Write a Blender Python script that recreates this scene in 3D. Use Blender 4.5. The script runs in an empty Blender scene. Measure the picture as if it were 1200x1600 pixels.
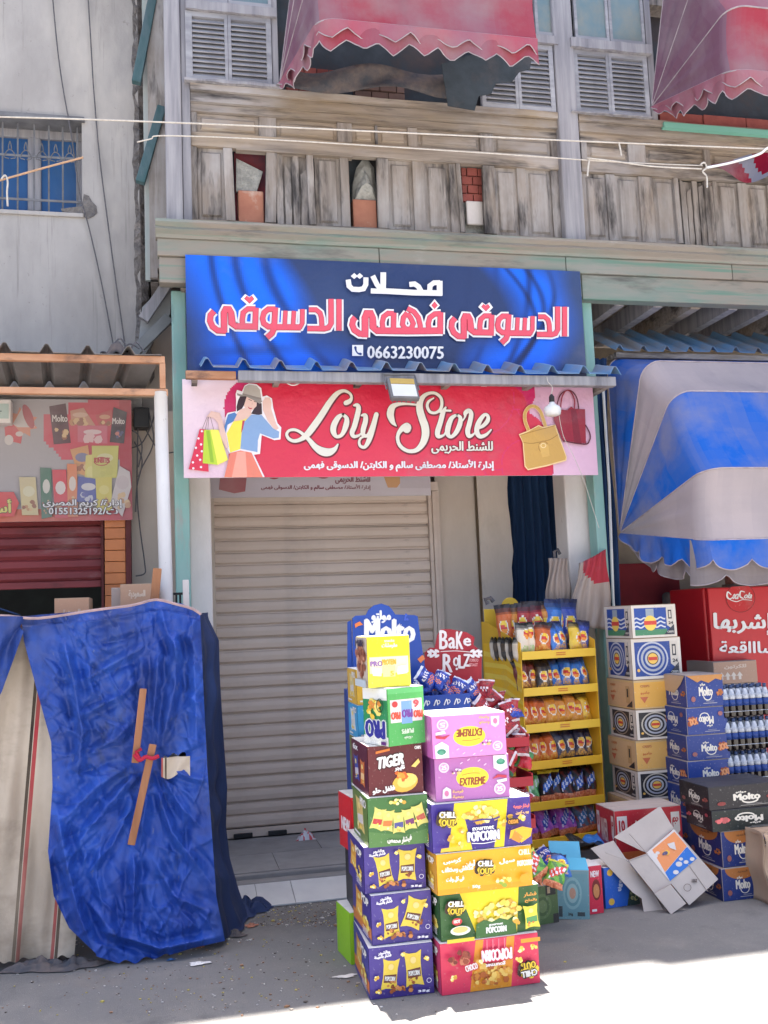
import bpy, math, random
import numpy as np
from mathutils import Matrix, Vector
R = math.radians
rnd = random.Random(7)
sc = bpy.context.scene
COL = sc.collection

# ------------------------------------------------------------------ camera, sky, sun, exposure
F, EYE = 1500.0, 1.6
PIT, ROL, YAW = R(6.3), R(-2.3), R(12.7)
_cp, _sp, _cy, _sy, _cr, _sr = math.cos(PIT), math.sin(PIT), math.cos(YAW), math.sin(YAW), math.cos(ROL), math.sin(ROL)
_f = Vector((_sy*_cp, _cy*_cp, _sp)); _r = Vector((_cy, -_sy, 0)); _u = _r.cross(_f)
CX, CU, CF = _cr*_r + _sr*_u, _cr*_u - _sr*_r, _f
cam = bpy.data.cameras.new('camera'); camo = bpy.data.objects.new('camera', cam); COL.objects.link(camo)
cam.sensor_fit = 'VERTICAL'; cam.sensor_height = 36.0; cam.lens = 36.0*F/1600.0
cam.clip_start = 0.05; cam.clip_end = 500
camo.matrix_world = Matrix(((CX.x, CU.x, -CF.x, 0), (CX.y, CU.y, -CF.y, 0), (CX.z, CU.z, -CF.z, EYE), (0, 0, 0, 1)))
sc.camera = camo
SUN_EL = R(80.5)
world = bpy.data.worlds.new('World'); sc.world = world; world.use_nodes = True
wn = world.node_tree
sky = wn.nodes.new('ShaderNodeTexSky'); sky.sky_type = 'NISHITA'; sky.sun_disc = False
sky.sun_elevation = SUN_EL; sky.sun_rotation = 0.0; sky.air_density = 1.0; sky.dust_density = 4.5; sky.ozone_density = 0.8
wn.links.new(sky.outputs[0], wn.nodes['Background'].inputs[0]); wn.nodes['Background'].inputs[1].default_value = 0.055
sun = bpy.data.lights.new('sun', 'SUN'); sun.energy = 5.0; sun.angle = R(0.53); sun.color = (1, 0.93, 0.83)
suno = bpy.data.objects.new('sun', sun); COL.objects.link(suno)
sd = Vector((0.006, math.cos(SUN_EL), math.sin(SUN_EL))).normalized()      # towards the sun: high, behind the houses
suno.rotation_euler = sd.to_track_quat('Z', 'Y').to_euler(); suno.location = (0, 0, 20)
sc.view_settings.view_transform = 'Standard'; sc.view_settings.look = 'None'; sc.view_settings.gamma = 1.0
sc.view_settings.use_curve_mapping = False
sc.view_settings.exposure = 3.0
sc.render.engine = 'CYCLES'
sc.cycles.max_bounces = 6; sc.cycles.diffuse_bounces = 4; sc.cycles.glossy_bounces = 2; sc.cycles.transmission_bounces = 3
sc.cycles.transparent_max_bounces = 6
sc.cycles.use_denoising = True

# ------------------------------------------------------------------ survey helpers: photograph pixel -> real point on a known plane
def ray(x, y): return CF + (x-600)/F*CX - (y-800)/F*CU
def P(x, y, Y):
    d = ray(x, y); return Vector((0, 0, EYE)) + d*(Y/d.y)
def G(x, y, Z=0.0):
    d = ray(x, y); return Vector((0, 0, EYE)) + d*((Z-EYE)/d.z)

# ------------------------------------------------------------------ object helpers
def tag(o, label=None, cat=None, group=None, kind=None):
    if label: o['label'] = label
    if cat: o['category'] = cat
    if group: o['group'] = group
    if kind: o['kind'] = kind
    return o
def thing(name, label, cat, loc=(0, 0, 0), rz=0.0, group=None):
    o = bpy.data.objects.new(name, None); COL.objects.link(o); o.empty_display_size = 0.1
    o.location = loc; o.rotation_euler = (0, 0, rz)
    return tag(o, label, cat, group)
def wm(o):
    b = Matrix.LocRotScale(o.location, o.rotation_euler, o.scale)
    return b if o.parent is None else wm(o.parent) @ o.matrix_parent_inverse @ b
def pinv(o, parent):
    """parent o while its mesh stays in world coordinates"""
    o.parent = parent; o.matrix_parent_inverse = wm(parent).inverted()
class MB:
    def __init__(s): s.v = []; s.f = []; s.c = []; s.m = []; s.usec = False
    def add(s, vs, fs, col=None, mi=0):
        b = len(s.v); s.v += [tuple(p) for p in vs]
        for f in fs: s.f.append([b+i for i in f]); s.c.append(col); s.m.append(mi)
        if col is not None: s.usec = True
        return s
    def box(s, x0, x1, y0, y1, z0, z1, col=None, mi=0):
        return s.add([(x0,y0,z0),(x1,y0,z0),(x1,y1,z0),(x0,y1,z0),(x0,y0,z1),(x1,y0,z1),(x1,y1,z1),(x0,y1,z1)],
              [(0,3,2,1),(4,5,6,7),(0,1,5,4),(1,2,6,5),(2,3,7,6),(3,0,4,7)], col, mi)
    def obox(s, a, b, w, t, up=(0, -1, 0), col=None, mi=0):
        """bar from a to b, width w across, thickness t along up"""
        a = Vector(a); b = Vector(b); d = (b-a).normalized(); up = Vector(up); sd_ = d.cross(up).normalized(); up = sd_.cross(d).normalized()
        vs = []
        for p in (a, b):
            for i, j in ((-1,-1),(1,-1),(1,1),(-1,1)): vs.append(p + sd_*(i*w/2) + up*(j*t/2))
        return s.add(vs, [(0,3,2,1),(4,5,6,7),(0,1,5,4),(1,2,6,5),(2,3,7,6),(3,0,4,7)], col, mi)
    def tube(s, pts, r, n=6, col=None, mi=0, cap=True):
        pts = [Vector(p) for p in pts]; rs = r if isinstance(r, (list, tuple)) else [r]*len(pts); vs = []
        for i, p in enumerate(pts):
            d = (pts[min(i+1, len(pts)-1)] - pts[max(i-1, 0)]).normalized()
            a = d.cross(Vector((0, 0, 1)) if abs(d.z) < .9 else Vector((0, 1, 0))).normalized(); b = d.cross(a)
            vs += [p + (a*math.cos(2*math.pi*k/n) + b*math.sin(2*math.pi*k/n))*rs[i] for k in range(n)]
        fs = [(i*n+k, i*n+(k+1) % n, (i+1)*n+(k+1) % n, (i+1)*n+k) for i in range(len(pts)-1) for k in range(n)]
        if cap: fs += [tuple(range(n)), tuple(range((len(pts)-1)*n, len(pts)*n))[::-1]]
        return s.add(vs, fs, col, mi)
    def prism(s, pts, dvec, col=None, mi=0):
        """planar outline pts swept by dvec"""
        n = len(pts); d = Vector(dvec); vs = [Vector(p) for p in pts] + [Vector(p)+d for p in pts]
        return s.add(vs, [tuple(range(n)), tuple(range(2*n-1, n-1, -1))] + [(i, i+n, (i+1) % n+n, (i+1) % n) for i in range(n)], col, mi)
    def grid(s, fn, nu, nv, colf=None, mi=0, skip=None):
        vs = [fn(i/nu, j/nv) for j in range(nv+1) for i in range(nu+1)]
        b = len(s.v); s.v += [tuple(p) for p in vs]
        for j in range(nv):
            for i in range(nu):
                if skip and skip((i+.5)/nu, (j+.5)/nv): continue
                q = j*(nu+1)+i
                s.f.append([b+q, b+q+1, b+q+nu+2, b+q+nu+1]); s.m.append(mi)
                c = colf((i+.5)/nu, (j+.5)/nv) if colf else None
                s.c.append(c)
                if c is not None: s.usec = True
        return s
    def mesh(s, name, mats, smooth=False):
        me = bpy.data.meshes.new(name); me.from_pydata(s.v, [], s.f)
        for m in (mats if isinstance(mats, (list, tuple)) else [mats]): me.materials.append(m)
        if any(s.m): me.polygons.foreach_set('material_index', s.m)
        if s.usec:
            at = me.color_attributes.new('Col', 'FLOAT_COLOR', 'CORNER')
            buf = []
            for f, c in zip(s.f, s.c):
                c = c or (1, 1, 1); buf += [c[0], c[1], c[2], 1.0]*len(f)
            at.data.foreach_set('color', buf)
        if smooth: me.polygons.foreach_set('use_smooth', [True]*len(me.polygons))
        me.update(); return me
    def obj(s, name, mats, parent=None, world_=False, smooth=False, bevel=0.0, solid=0.0, me=None):
        o = bpy.data.objects.new(name, me or s.mesh(name, mats, smooth)); COL.objects.link(o)
        if parent is not None:
            if world_: pinv(o, parent)
            else: o.parent = parent
        if solid: m = o.modifiers.new('thickness', 'SOLIDIFY'); m.thickness = solid; m.offset = 0
        if bevel: m = o.modifiers.new('bevel', 'BEVEL'); m.width = bevel; m.segments = 2; m.limit_method = 'ANGLE'
        return o
def copy_tree(o, parent=None):
    c = o.copy(); COL.objects.link(c)
    if parent is not None: c.parent = parent
    for ch in list(o.children): copy_tree(ch, c)
    return c

# ------------------------------------------------------------------ materials (procedural)
def srgb(r, g, b): return tuple(((c/255.0)/12.92 if c <= 10 else (((c/255.0)+.055)/1.055)**2.4) for c in (r, g, b))
def mat(name, c1=None, c2=None, scale=8, stretch=(1, 1, 1), rough=.8, spec=.3, bump=.2, bscale=None, bdist=.01, stains=(), var=0.0,
        vcol=False, lo=.35, hi=.65, metal=0.0, alpha=None, trans=0.0, thin=0.0):
    m = bpy.data.materials.new(name); m.use_nodes = True; nt = m.node_tree; N = nt.nodes; L = nt.links
    b = N['Principled BSDF']; b.inputs['Roughness'].default_value = rough; b.inputs['Specular IOR Level'].default_value = spec
    b.inputs['Metallic'].default_value = metal
    tc = N.new('ShaderNodeTexCoord')
    def noise(sc_, st, det=6, rg=.6):
        mp = N.new('ShaderNodeMapping'); mp.inputs['Scale'].default_value = st; L.new(tc.outputs['Object'], mp.inputs[0])
        n = N.new('ShaderNodeTexNoise'); n.inputs['Scale'].default_value = sc_; n.inputs['Detail'].default_value = det
        n.inputs['Roughness'].default_value = rg; L.new(mp.outputs[0], n.inputs[0]); return n.outputs['Fac']
    def ramp(src, lo_, hi_):
        r = N.new('ShaderNodeMapRange'); r.inputs[1].default_value = lo_; r.inputs[2].default_value = hi_; r.clamp = True
        L.new(src, r.inputs[0]); return r.outputs[0]
    def mix(a, c, fac):
        x = N.new('ShaderNodeMix'); x.data_type = 'RGBA'
        for s_, val in ((x.inputs[6], a), (x.inputs[7], c)):
            if isinstance(val, tuple): s_.default_value = (*val, 1)
            else: L.new(val, s_)
        if isinstance(fac, float): x.inputs[0].default_value = fac
        else: L.new(fac, x.inputs[0])
        return x.outputs[2]
    if vcol:
        at = N.new('ShaderNodeVertexColor'); at.layer_name = 'Col'; base = at.outputs['Color']
        if c2:   # wear tint over the printed colour
            base = mix(base, c2, ramp(noise(scale, stretch), lo, hi))
    else:
        base = mix(c1, c2 or c1, ramp(noise(scale, stretch), lo, hi))
    for st in stains:      # (colour, scale, stretch, lo, hi, amount)
        f_ = ramp(noise(st[1], st[2], 5, .65), st[3], st[4]); ml = N.new('ShaderNodeMath'); ml.operation = 'MULTIPLY'
        L.new(f_, ml.inputs[0]); ml.inputs[1].default_value = st[5]; base = mix(base, st[0], ml.outputs[0])
    if var:
        oi = N.new('ShaderNodeObjectInfo'); r = N.new('ShaderNodeMapRange'); r.inputs[3].default_value = 1-var; r.inputs[4].default_value = 1+var
        L.new(oi.outputs['Random'], r.inputs[0]); h = N.new('ShaderNodeHueSaturation'); L.new(r.outputs[0], h.inputs['Value']); L.new(base, h.inputs['Color']); base = h.outputs[0]
    L.new(base, b.inputs['Base Color'])
    if bump:
        bn = N.new('ShaderNodeBump'); bn.inputs['Strength'].default_value = bump; bn.inputs['Distance'].default_value = bdist
        L.new(noise(bscale or scale*2, stretch, 8), bn.inputs['Height']); L.new(bn.outputs[0], b.inputs['Normal'])
    if alpha is not None: b.inputs['Alpha'].default_value = alpha
    if trans: b.inputs['Transmission Weight'].default_value = trans
    if thin:
        t = N.new('ShaderNodeBsdfTranslucent'); L.new(base, t.inputs[0]); ms = N.new('ShaderNodeMixShader'); ms.inputs[0].default_value = thin
        L.new(b.outputs[0], ms.inputs[1]); L.new(t.outputs[0], ms.inputs[2]); L.new(ms.outputs[0], N['Material Output'].inputs[0])
    return m
DK = (.035, .033, .036)
WV = mat('weathered_wood_upright', (.35,.31,.285), (.21,.18,.16), 26, (1,1,.06), .88, .2, .7, 40, .006,
         [((.48,.46,.46), 2.2, (1,1,.5), .46, .70, .8), ((.30,.22,.15), 3.1, (1,1,.4), .5, .7, .45), (DK, 4.0, (1.5,1,.30), .52, .66, .92), ((.50,.47,.45), 30, (1,1,.05), .60, .70, .35)], var=.10)
WH = mat('weathered_wood_level', (.35,.30,.26), (.20,.165,.14), 26, (.06,1,1), .88, .2, .7, 40, .006,
         [((.40,.30,.19), 2.5, (.4,1,1), .48, .7, .55), ((.47,.45,.46), 2.0, (.4,1,1), .50, .72, .7), (DK, 3.6, (.28,1,1.8), .53, .66, .9), ((.50,.46,.42), 30, (.05,1,1), .60, .70, .35)], var=.12)
WGREY = mat('grey_blue_timber', (.36,.35,.37), (.22,.215,.24), 22, (1,1,.06), .85, .25, .6, 40, .005,
         [((.46,.44,.46), 2.2, (1,1,.3), .5, .8, .5), ((.10,.10,.12), 4.5, (1.3,1,.3), .6, .75, .6)], var=.08)
LOUV = mat('louvre_paint', (.40,.40,.43), (.27,.27,.30), 18, (.2,1,1), .8, .25, .4, 50, .004, [((.14,.14,.16), 5, (1,1,1), .62, .75, .5)], var=.08)
GRN = mat('peeling_green_paint', (.185,.245,.215), (.27,.27,.245), 9, (.2,1,1), .8, .25, .6, 30, .006,
         [((.29,.25,.215), 2.0, (.35,1,1.6), .42, .56, .9), ((.11,.24,.19), 5, (.12,1,4), .56, .66, .8), ((.10,.10,.095), 4.5, (.3,1,1.6), .54, .70, .85), ((.42,.41,.38), 2.5, (.5,1,1), .64, .74, .6), ((.12,.25,.20), 6, (.15,1,3), .6, .7, .6)], var=.08)
GRNP = mat('turquoise_post_paint', (.22,.42,.38), (.30,.47,.43), 9, (1,1,.3), .65, .35, .4, 30, .004,
         [((.36,.32,.30), 5, (1,1,.25), .6, .68, .8), ((.09,.10,.10), 7, (1,1,.3), .66, .76, .6)])
GRND = mat('dark_green_timber', (.055,.115,.125), (.10,.15,.17), 14, (1,1,.4), .8, .2, .4)
CONC = mat('grey_plaster_wall', (.45,.425,.41), (.35,.33,.32), 2.2, (1,1,.55), .95, .1, .45, 28, .012,
         [((.27,.255,.245), .9, (1,1,.35), .46, .68, .75), ((.55,.51,.47), 1.6, (1,1,.4), .54, .72, .6), ((.17,.16,.155), 6, (3.5,1,.14), .60, .74, .6), ((.20,.18,.17), 22, (1,1,1), .66, .72, .5)])
BROK = mat('broken_plaster', (.26,.24,.23), (.15,.14,.14), 14, (1,1,1), .95, .1, 1.0, 30, .03, [((.40,.36,.34), 6, (1,1,1), .55, .65, .7)])
BEIGE = mat('beige_wall_paint', (.59,.51,.44), (.49,.42,.36), 2.0, (1,1,.5), .85, .2, .3, 14, .01,
         [((.30,.26,.22), 2.4, (1,1,.6), .56, .75, .45), ((.58,.54,.50), 1.2, (1,1,.5), .5, .8, .5)])
OCHRE = mat('old_ochre_wall', (.45,.37,.26), (.34,.27,.20), 3, (1,1,1), .9, .2, .5, 20, .01, [((.18,.15,.13), 4, (1,1,1), .58, .72, .6)])
WHT = mat('peeling_white_paint', (.74,.68,.65), (.64,.585,.55), 5, (1,1,.4), .7, .3, .5, 24, .006,
         [((.20,.16,.15), 7, (1.6,1,.22), .655, .675, .95), ((.46,.42,.38), 2.6, (1,1,.4), .55, .75, .5)])
ASPH = mat('street_asphalt', (.19,.186,.183), (.145,.144,.145), 1.1, (1,1,1), .92, .25, .5, 160, .006,
         [((.25,.24,.225), 2.2, (1,1,1), .48, .70, .65), ((.09,.09,.095), 3.7, (1,1,1), .58, .72, .55), ((.21,.16,.12), 1.4, (1,1,1), .60, .75, .35), ((.30,.29,.28), 85, (1,1,1), .60, .66, .6), ((.05,.05,.05), 60, (1,1,1), .64, .70, .5)])
SLAB = mat('threshold_stone', (.30,.29,.29), (.24,.23,.23), 5, (1,1,1), .8, .3, .3, 60, .004, [((.14,.13,.13), 4, (1,1,1), .58, .74, .5)], var=.05)
TILE = mat('white_floor_tile', (.60,.61,.62), (.53,.54,.56), 6, (1,1,1), .45, .45, .05, 40, .002, [((.33,.31,.29), 9, (1,1,1), .6, .75, .35)], var=.04)
SHUT = mat('roller_shutter_steel', (.60,.495,.425), (.54,.44,.375), 7, (.3,1,1), .5, .4, .1, 40, .002, [((.27,.23,.21), 2.4, (.7,1,.5), .55, .78, .55), ((.2,.17,.15), 16, (.3,1,1), .66, .74, .5)], var=.035)
DKGAP = mat('dark_gap', (.05,.045,.045), (.03,.03,.03), 6)
REDSH = mat('red_roller_shutter', (.30,.055,.06), (.19,.04,.045), 5, (.3,1,1), .6, .35, .2, 30, .003, [((.33,.20,.19), 5, (.4,1,1), .56, .7, .6), ((.06,.03,.03), 6, (.4,1,1), .6, .75, .6)], var=.1)
ORNG = mat('orange_tile', (.62,.21,.07), (.52,.17,.06), 5, (1,1,1), .45, .45, .1, 30, .002, [((.30,.13,.07), 6, (1,1,1), .58, .75, .4)], var=.07)
RUST = mat('rusty_orange_steel', (.42,.20,.11), (.52,.29,.18), 12, (.3,1,1), .8, .3, .5, 50, .003, [((.11,.07,.06), 7, (.5,1,1), .55, .68, .8), ((.50,.42,.38), 5, (.4,1,1), .62, .72, .6)])
CORB = mat('blue_corrugated_sheet', (.13,.27,.47), (.20,.34,.52), 4, (1,.3,1), .5, .4, .15, 30, .002, [((.28,.24,.22), 4, (1,.3,1), .46, .62, .85)])
CORG = mat('dull_corrugated_sheet', (.22,.21,.21), (.15,.14,.14), 5, (1,.3,1), .7, .3, .2, 30, .003, [((.26,.17,.12), 5, (1,.4,1), .55, .7, .6)])
GALV = mat('grey_metal', (.20,.20,.21), (.13,.13,.14), 9, (1,1,1), .5, .4, .1, 40, .002)
WPIPE = mat('white_pole_paint', (.66,.66,.68), (.58,.57,.58), 8, (1,1,.3), .5, .4, .3, 30, .003, [((.22,.20,.20), 22, (1,1,.6), .66, .70, .9), ((.42,.38,.36), 4, (1,1,.4), .6, .75, .5)])
TARP = mat('blue_tarpaulin', (.012,.044,.27), (.022,.088,.43), 3, (1,1,.6), .50, .4, .8, 22, .008,
         [((.018,.030,.11), 1.7, (1,1,.5), .47, .68, .85), ((.10,.15,.27), 3.1, (1.6,1,.3), .60, .78, .35), ((.02,.03,.07), 8, (1,1,.5), .58, .72, .65), ((.20,.22,.27), 26, (1,1,.4), .66, .72, .5)])
NAVY = mat('navy_cloth', (.022,.05,.13), (.012,.028,.07), 6, (1,1,.2), .85, .2, .5, 40, .005)
CURT = mat('dark_blue_curtain', (.020,.055,.135), (.013,.036,.095), 5, (2,1,.12), .8, .2, .4, 30, .005)
RAG = mat('dirty_rag', (.16,.13,.12), (.07,.075,.09), 9, (1,1,1), .95, .1, .8, 30, .01)
KRAFT = mat('kraft_cardboard', (.44,.32,.23), (.38,.27,.19), 5, (1,1,.4), .85, .2, .25, 60, .002, [((.26,.18,.13), 5, (1,1,1), .6, .76, .5)], var=.06)
GREYC = mat('grey_cardboard', (.45,.38,.345), (.39,.33,.30), 5, (1,1,.6), .85, .2, .3, 60, .002, [((.28,.23,.20), 6, (1,1,1), .62, .76, .45)], var=.04)
WCARD = mat('white_card', (.72,.71,.70), (.66,.65,.64), 6, (1,1,1), .6, .35, .1, 40, .002, var=.03)
PRINT = mat('printed_card', None, (.30,.27,.25), 3.0, (1,1,1), .42, .45, .12, 9, .01, vcol=True, lo=.55, hi=1.05, stains=[((.75,.72,.66), 70, (1,1,1), .60, .72, .22), ((.06,.05,.05), 45, (1,1,1), .60, .78, .25)])
FLEX = mat('printed_banner_vinyl', None, (.25,.23,.24), 1.6, (1,1,1), .40, .5, .55, 5., .035, vcol=True, lo=.56, hi=1.1)
OLDFLEX = mat('faded_banner_vinyl', None, (.42,.38,.38), 1.6, (1,1,1), .55, .35, .25, 4, .03, vcol=True, lo=.30, hi=1.15)
FOIL = mat('foil_packet', None, None, 5, (1,1,1), .28, .6, .9, 26, .012, vcol=True)
FABRIC = mat('canopy_fabric', None, (.32,.29,.30), 2.6, (1,1,1), .9, .15, .35, 60, .004, vcol=True, lo=.42, hi=1.0, thin=.12,
         stains=[((.13,.115,.13), 2.2, (1,1,.5), .60, .85, .4)])
CANV = mat('striped_canvas', None, (.34,.26,.185), 2.0, (1,1,.6), .9, .15, .5, 40, .006, vcol=True, lo=.36, hi=.85, stains=[((.16,.115,.08), 2.0, (1,1,1.6), .50, .78, .75)])
GLASSB = mat('dusty_blue_glass', (.13,.21,.24), (.20,.27,.29), 2.6, (1,1,.5), .3, .5, .1, 8, .004, [((.30,.28,.22), 2.5, (1,1,.8), .52, .7, .7)])
BLUEP = mat('blue_painted_pane', (.020,.085,.24), (.028,.11,.29), 5, (1,1,.4), .5, .4, .2, 20, .003, [((.07,.12,.20), 4, (1,1,.4), .55, .75, .5)])
BRICK = mat('red_brick', (.36,.11,.09), (.27,.08,.07), 9, (1,1,1), .9, .15, .6, 50, .004, var=.15)
TERRA = mat('terracotta_block', (.46,.21,.14), (.38,.16,.11), 7, (1,1,1), .9, .15, .5, 40, .004, [((.55,.45,.38), 4, (1,1,1), .58, .7, .7)])
RUBB = mat('mortar_rubble', (.42,.41,.38), (.28,.28,.26), 28, (1,1,1), .95, .1, 1.0, 45, .015)
BLACK = mat('black_plastic', (.025,.025,.028), (.018,.018,.02), 8, rough=.5)
WHITE = mat('white_plastic', (.75,.75,.74), (.70,.70,.69), 8, rough=.4, bump=.05)
ROPE = mat('pale_rope', (.62,.58,.52), (.5,.45,.40), 40, rough=.9)
ROPEO = mat('orange_rope', (.55,.35,.22), (.45,.28,.18), 40, rough=.9)
WIRE = mat('grey_wire', (.14,.13,.14), (.09,.09,.10), 40, rough=.7)
STICK = mat('raw_timber', (.36,.17,.09), (.28,.12,.06), 18, (1,1,.1), .8, .25, .5, 40, .003, [((.10,.05,.03), 7, (1,1,.3), .6, .72, .6)])
YEL = mat('yellow_rack_panel', (.80,.46,.03), (.74,.41,.025), 4, rough=.45, spec=.4, bump=.08, stains=[((.45,.28,.04), 3, (1,1,1), .58, .8, .35)])
YELD = mat('yellow_rack_stripe', (.82,.52,.05), (.78,.48,.045), 4, rough=.45, spec=.4, bump=.08)
FRED = mat('red_fridge_paint', (.56,.018,.028), (.50,.015,.022), 3, rough=.35, spec=.5, bump=.05, bscale=3)
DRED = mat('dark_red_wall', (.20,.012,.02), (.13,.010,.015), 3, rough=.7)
COLA = mat('cola_liquid', (.012,.008,.008), (.02,.012,.010), 5, rough=.12, spec=.6, bump=0)
SILV = mat('silver_label', (.66,.67,.70), (.30,.33,.42), 30, rough=.25, spec=.6, bump=.2)

# the tarpaulin gets sharp small crumples of its own
_n = TARP.node_tree; _N = _n.nodes; _L = _n.links; _pb = _N['Principled BSDF']
_old = _pb.inputs['Normal'].links[0].from_node
_tc = _N.new('ShaderNodeTexCoord'); _nz = _N.new('ShaderNodeTexNoise'); _nz.inputs['Scale'].default_value = 3.5; _nz.inputs['Detail'].default_value = 3
_mx = _N.new('ShaderNodeMix'); _mx.data_type = 'VECTOR'; _mx.inputs[0].default_value = .16; _L.new(_tc.outputs['Object'], _nz.inputs[0]); _L.new(_tc.outputs['Object'], _mx.inputs[4]); _L.new(_nz.outputs['Color'], _mx.inputs[5])
_vo = _N.new('ShaderNodeTexVoronoi'); _vo.inputs['Scale'].default_value = 16; _vo.feature = 'F1'; _L.new(_mx.outputs[1], _vo.inputs[0])
_vb = _N.new('ShaderNodeBump'); _vb.inputs['Strength'].default_value = .9; _vb.inputs['Distance'].default_value = .010; _L.new(_vo.outputs['Distance'], _vb.inputs['Height']); _L.new(_vb.outputs[0], _old.inputs['Normal'])
# ------------------------------------------------------------------ lettering and print
_AR = {  # letter: (isolated form, joins on the left)
 'ا':(0xFE8D,0),'أ':(0xFE83,0),'إ':(0xFE87,0),'آ':(0xFE81,0),'ب':(0xFE8F,1),'ة':(0xFE93,0),'ت':(0xFE95,1),'ث':(0xFE99,1),'ج':(0xFE9D,1),'ح':(0xFEA1,1),
 'خ':(0xFEA5,1),'د':(0xFEA9,0),'ذ':(0xFEAB,0),'ر':(0xFEAD,0),'ز':(0xFEAF,0),'س':(0xFEB1,1),'ش':(0xFEB5,1),'ص':(0xFEB9,1),'ض':(0xFEBD,1),'ط':(0xFEC1,1),
 'ظ':(0xFEC5,1),'ع':(0xFEC9,1),'غ':(0xFECD,1),'ف':(0xFED1,1),'ق':(0xFED5,1),'ك':(0xFED9,1),'ل':(0xFEDD,1),'م':(0xFEE1,1),'ن':(0xFEE5,1),'ه':(0xFEE9,1),
 'و':(0xFEED,0),'ى':(0xFEEF,0),'ي':(0xFEF1,1)}
def arabic(s):
    out = []; n = len(s); i = 0; prev = False
    while i < n:
        ch = s[i]
        if ch in _AR:
            iso, jl = _AR[ch]; step = 1
            if ch == 'ل' and i+1 < n and s[i+1] in 'اآأ':
                iso = {'ا':0xFEFB,'آ':0xFEF5,'أ':0xFEF7}[s[i+1]]; jl = 0; step = 2
            nxt = jl and i+step < n and (s[i+step] in _AR)
            form = (1 if prev and not nxt else 2 if nxt and not prev else 3 if prev and nxt else 0)
            if ch == 'ى' and form > 1: form = 1
            out.append(chr(iso+form)); prev = bool(jl); i += step
        elif ch.isdigit() or ch.isascii() and ch.isalpha():
            j = i
            while j < n and (s[j].isdigit() or s[j] in '.:' or s[j].isascii() and s[j].isalpha()): j += 1
            out.append(s[i:j]); prev = False; i = j
        else: out.append(ch); prev = False; i += 1
    return ''.join(reversed(out))
_tc = {}
def glyphs(s):
    """triangulated outline of a line of text, in its own 0..1 box"""
    if s in _tc: return _tc[s]
    body = arabic(s) if any(c in _AR for c in s) else s
    cu = bpy.data.curves.new('t', 'FONT'); cu.body = body; cu.resolution_u = 2
    o = bpy.data.objects.new('t', cu); COL.objects.link(o); dg = bpy.context.evaluated_depsgraph_get(); dg.update()
    me = o.evaluated_get(dg).to_mesh(); vs = [(v.co.x, v.co.y) for v in me.vertices]; fs = [tuple(p.vertices) for p in me.polygons]
    bpy.data.objects.remove(o); bpy.data.curves.remove(cu)
    xs = [v[0] for v in vs]; ys = [v[1] for v in vs]; x0, x1, y0, y1 = min(xs), max(xs), min(ys), max(ys)
    r = ([((x-x0)/(x1-x0), (y-y0)/(y1-y0)) for x, y in vs], fs, (x1-x0)/(y1-y0)); _tc[s] = r; return r
def catmull(p, k=6, closed=False):
    n = len(p); out = []
    for i in range(n if closed else n-1):
        a, b, c, d = (p[(i-1) % n], p[i], p[(i+1) % n], p[(i+2) % n]) if closed else (p[max(i-1, 0)], p[i], p[i+1], p[min(i+2, n-1)])
        for j in range(k):
            t = j/k; out.append(tuple(.5*((2*b[q])+(-a[q]+c[q])*t+(2*a[q]-5*b[q]+4*c[q]-d[q])*t*t+(-a[q]+3*b[q]-3*c[q]+d[q])*t**3) for q in range(len(b))))
    out.append(p[0] if closed else p[-1]); return out
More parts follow.
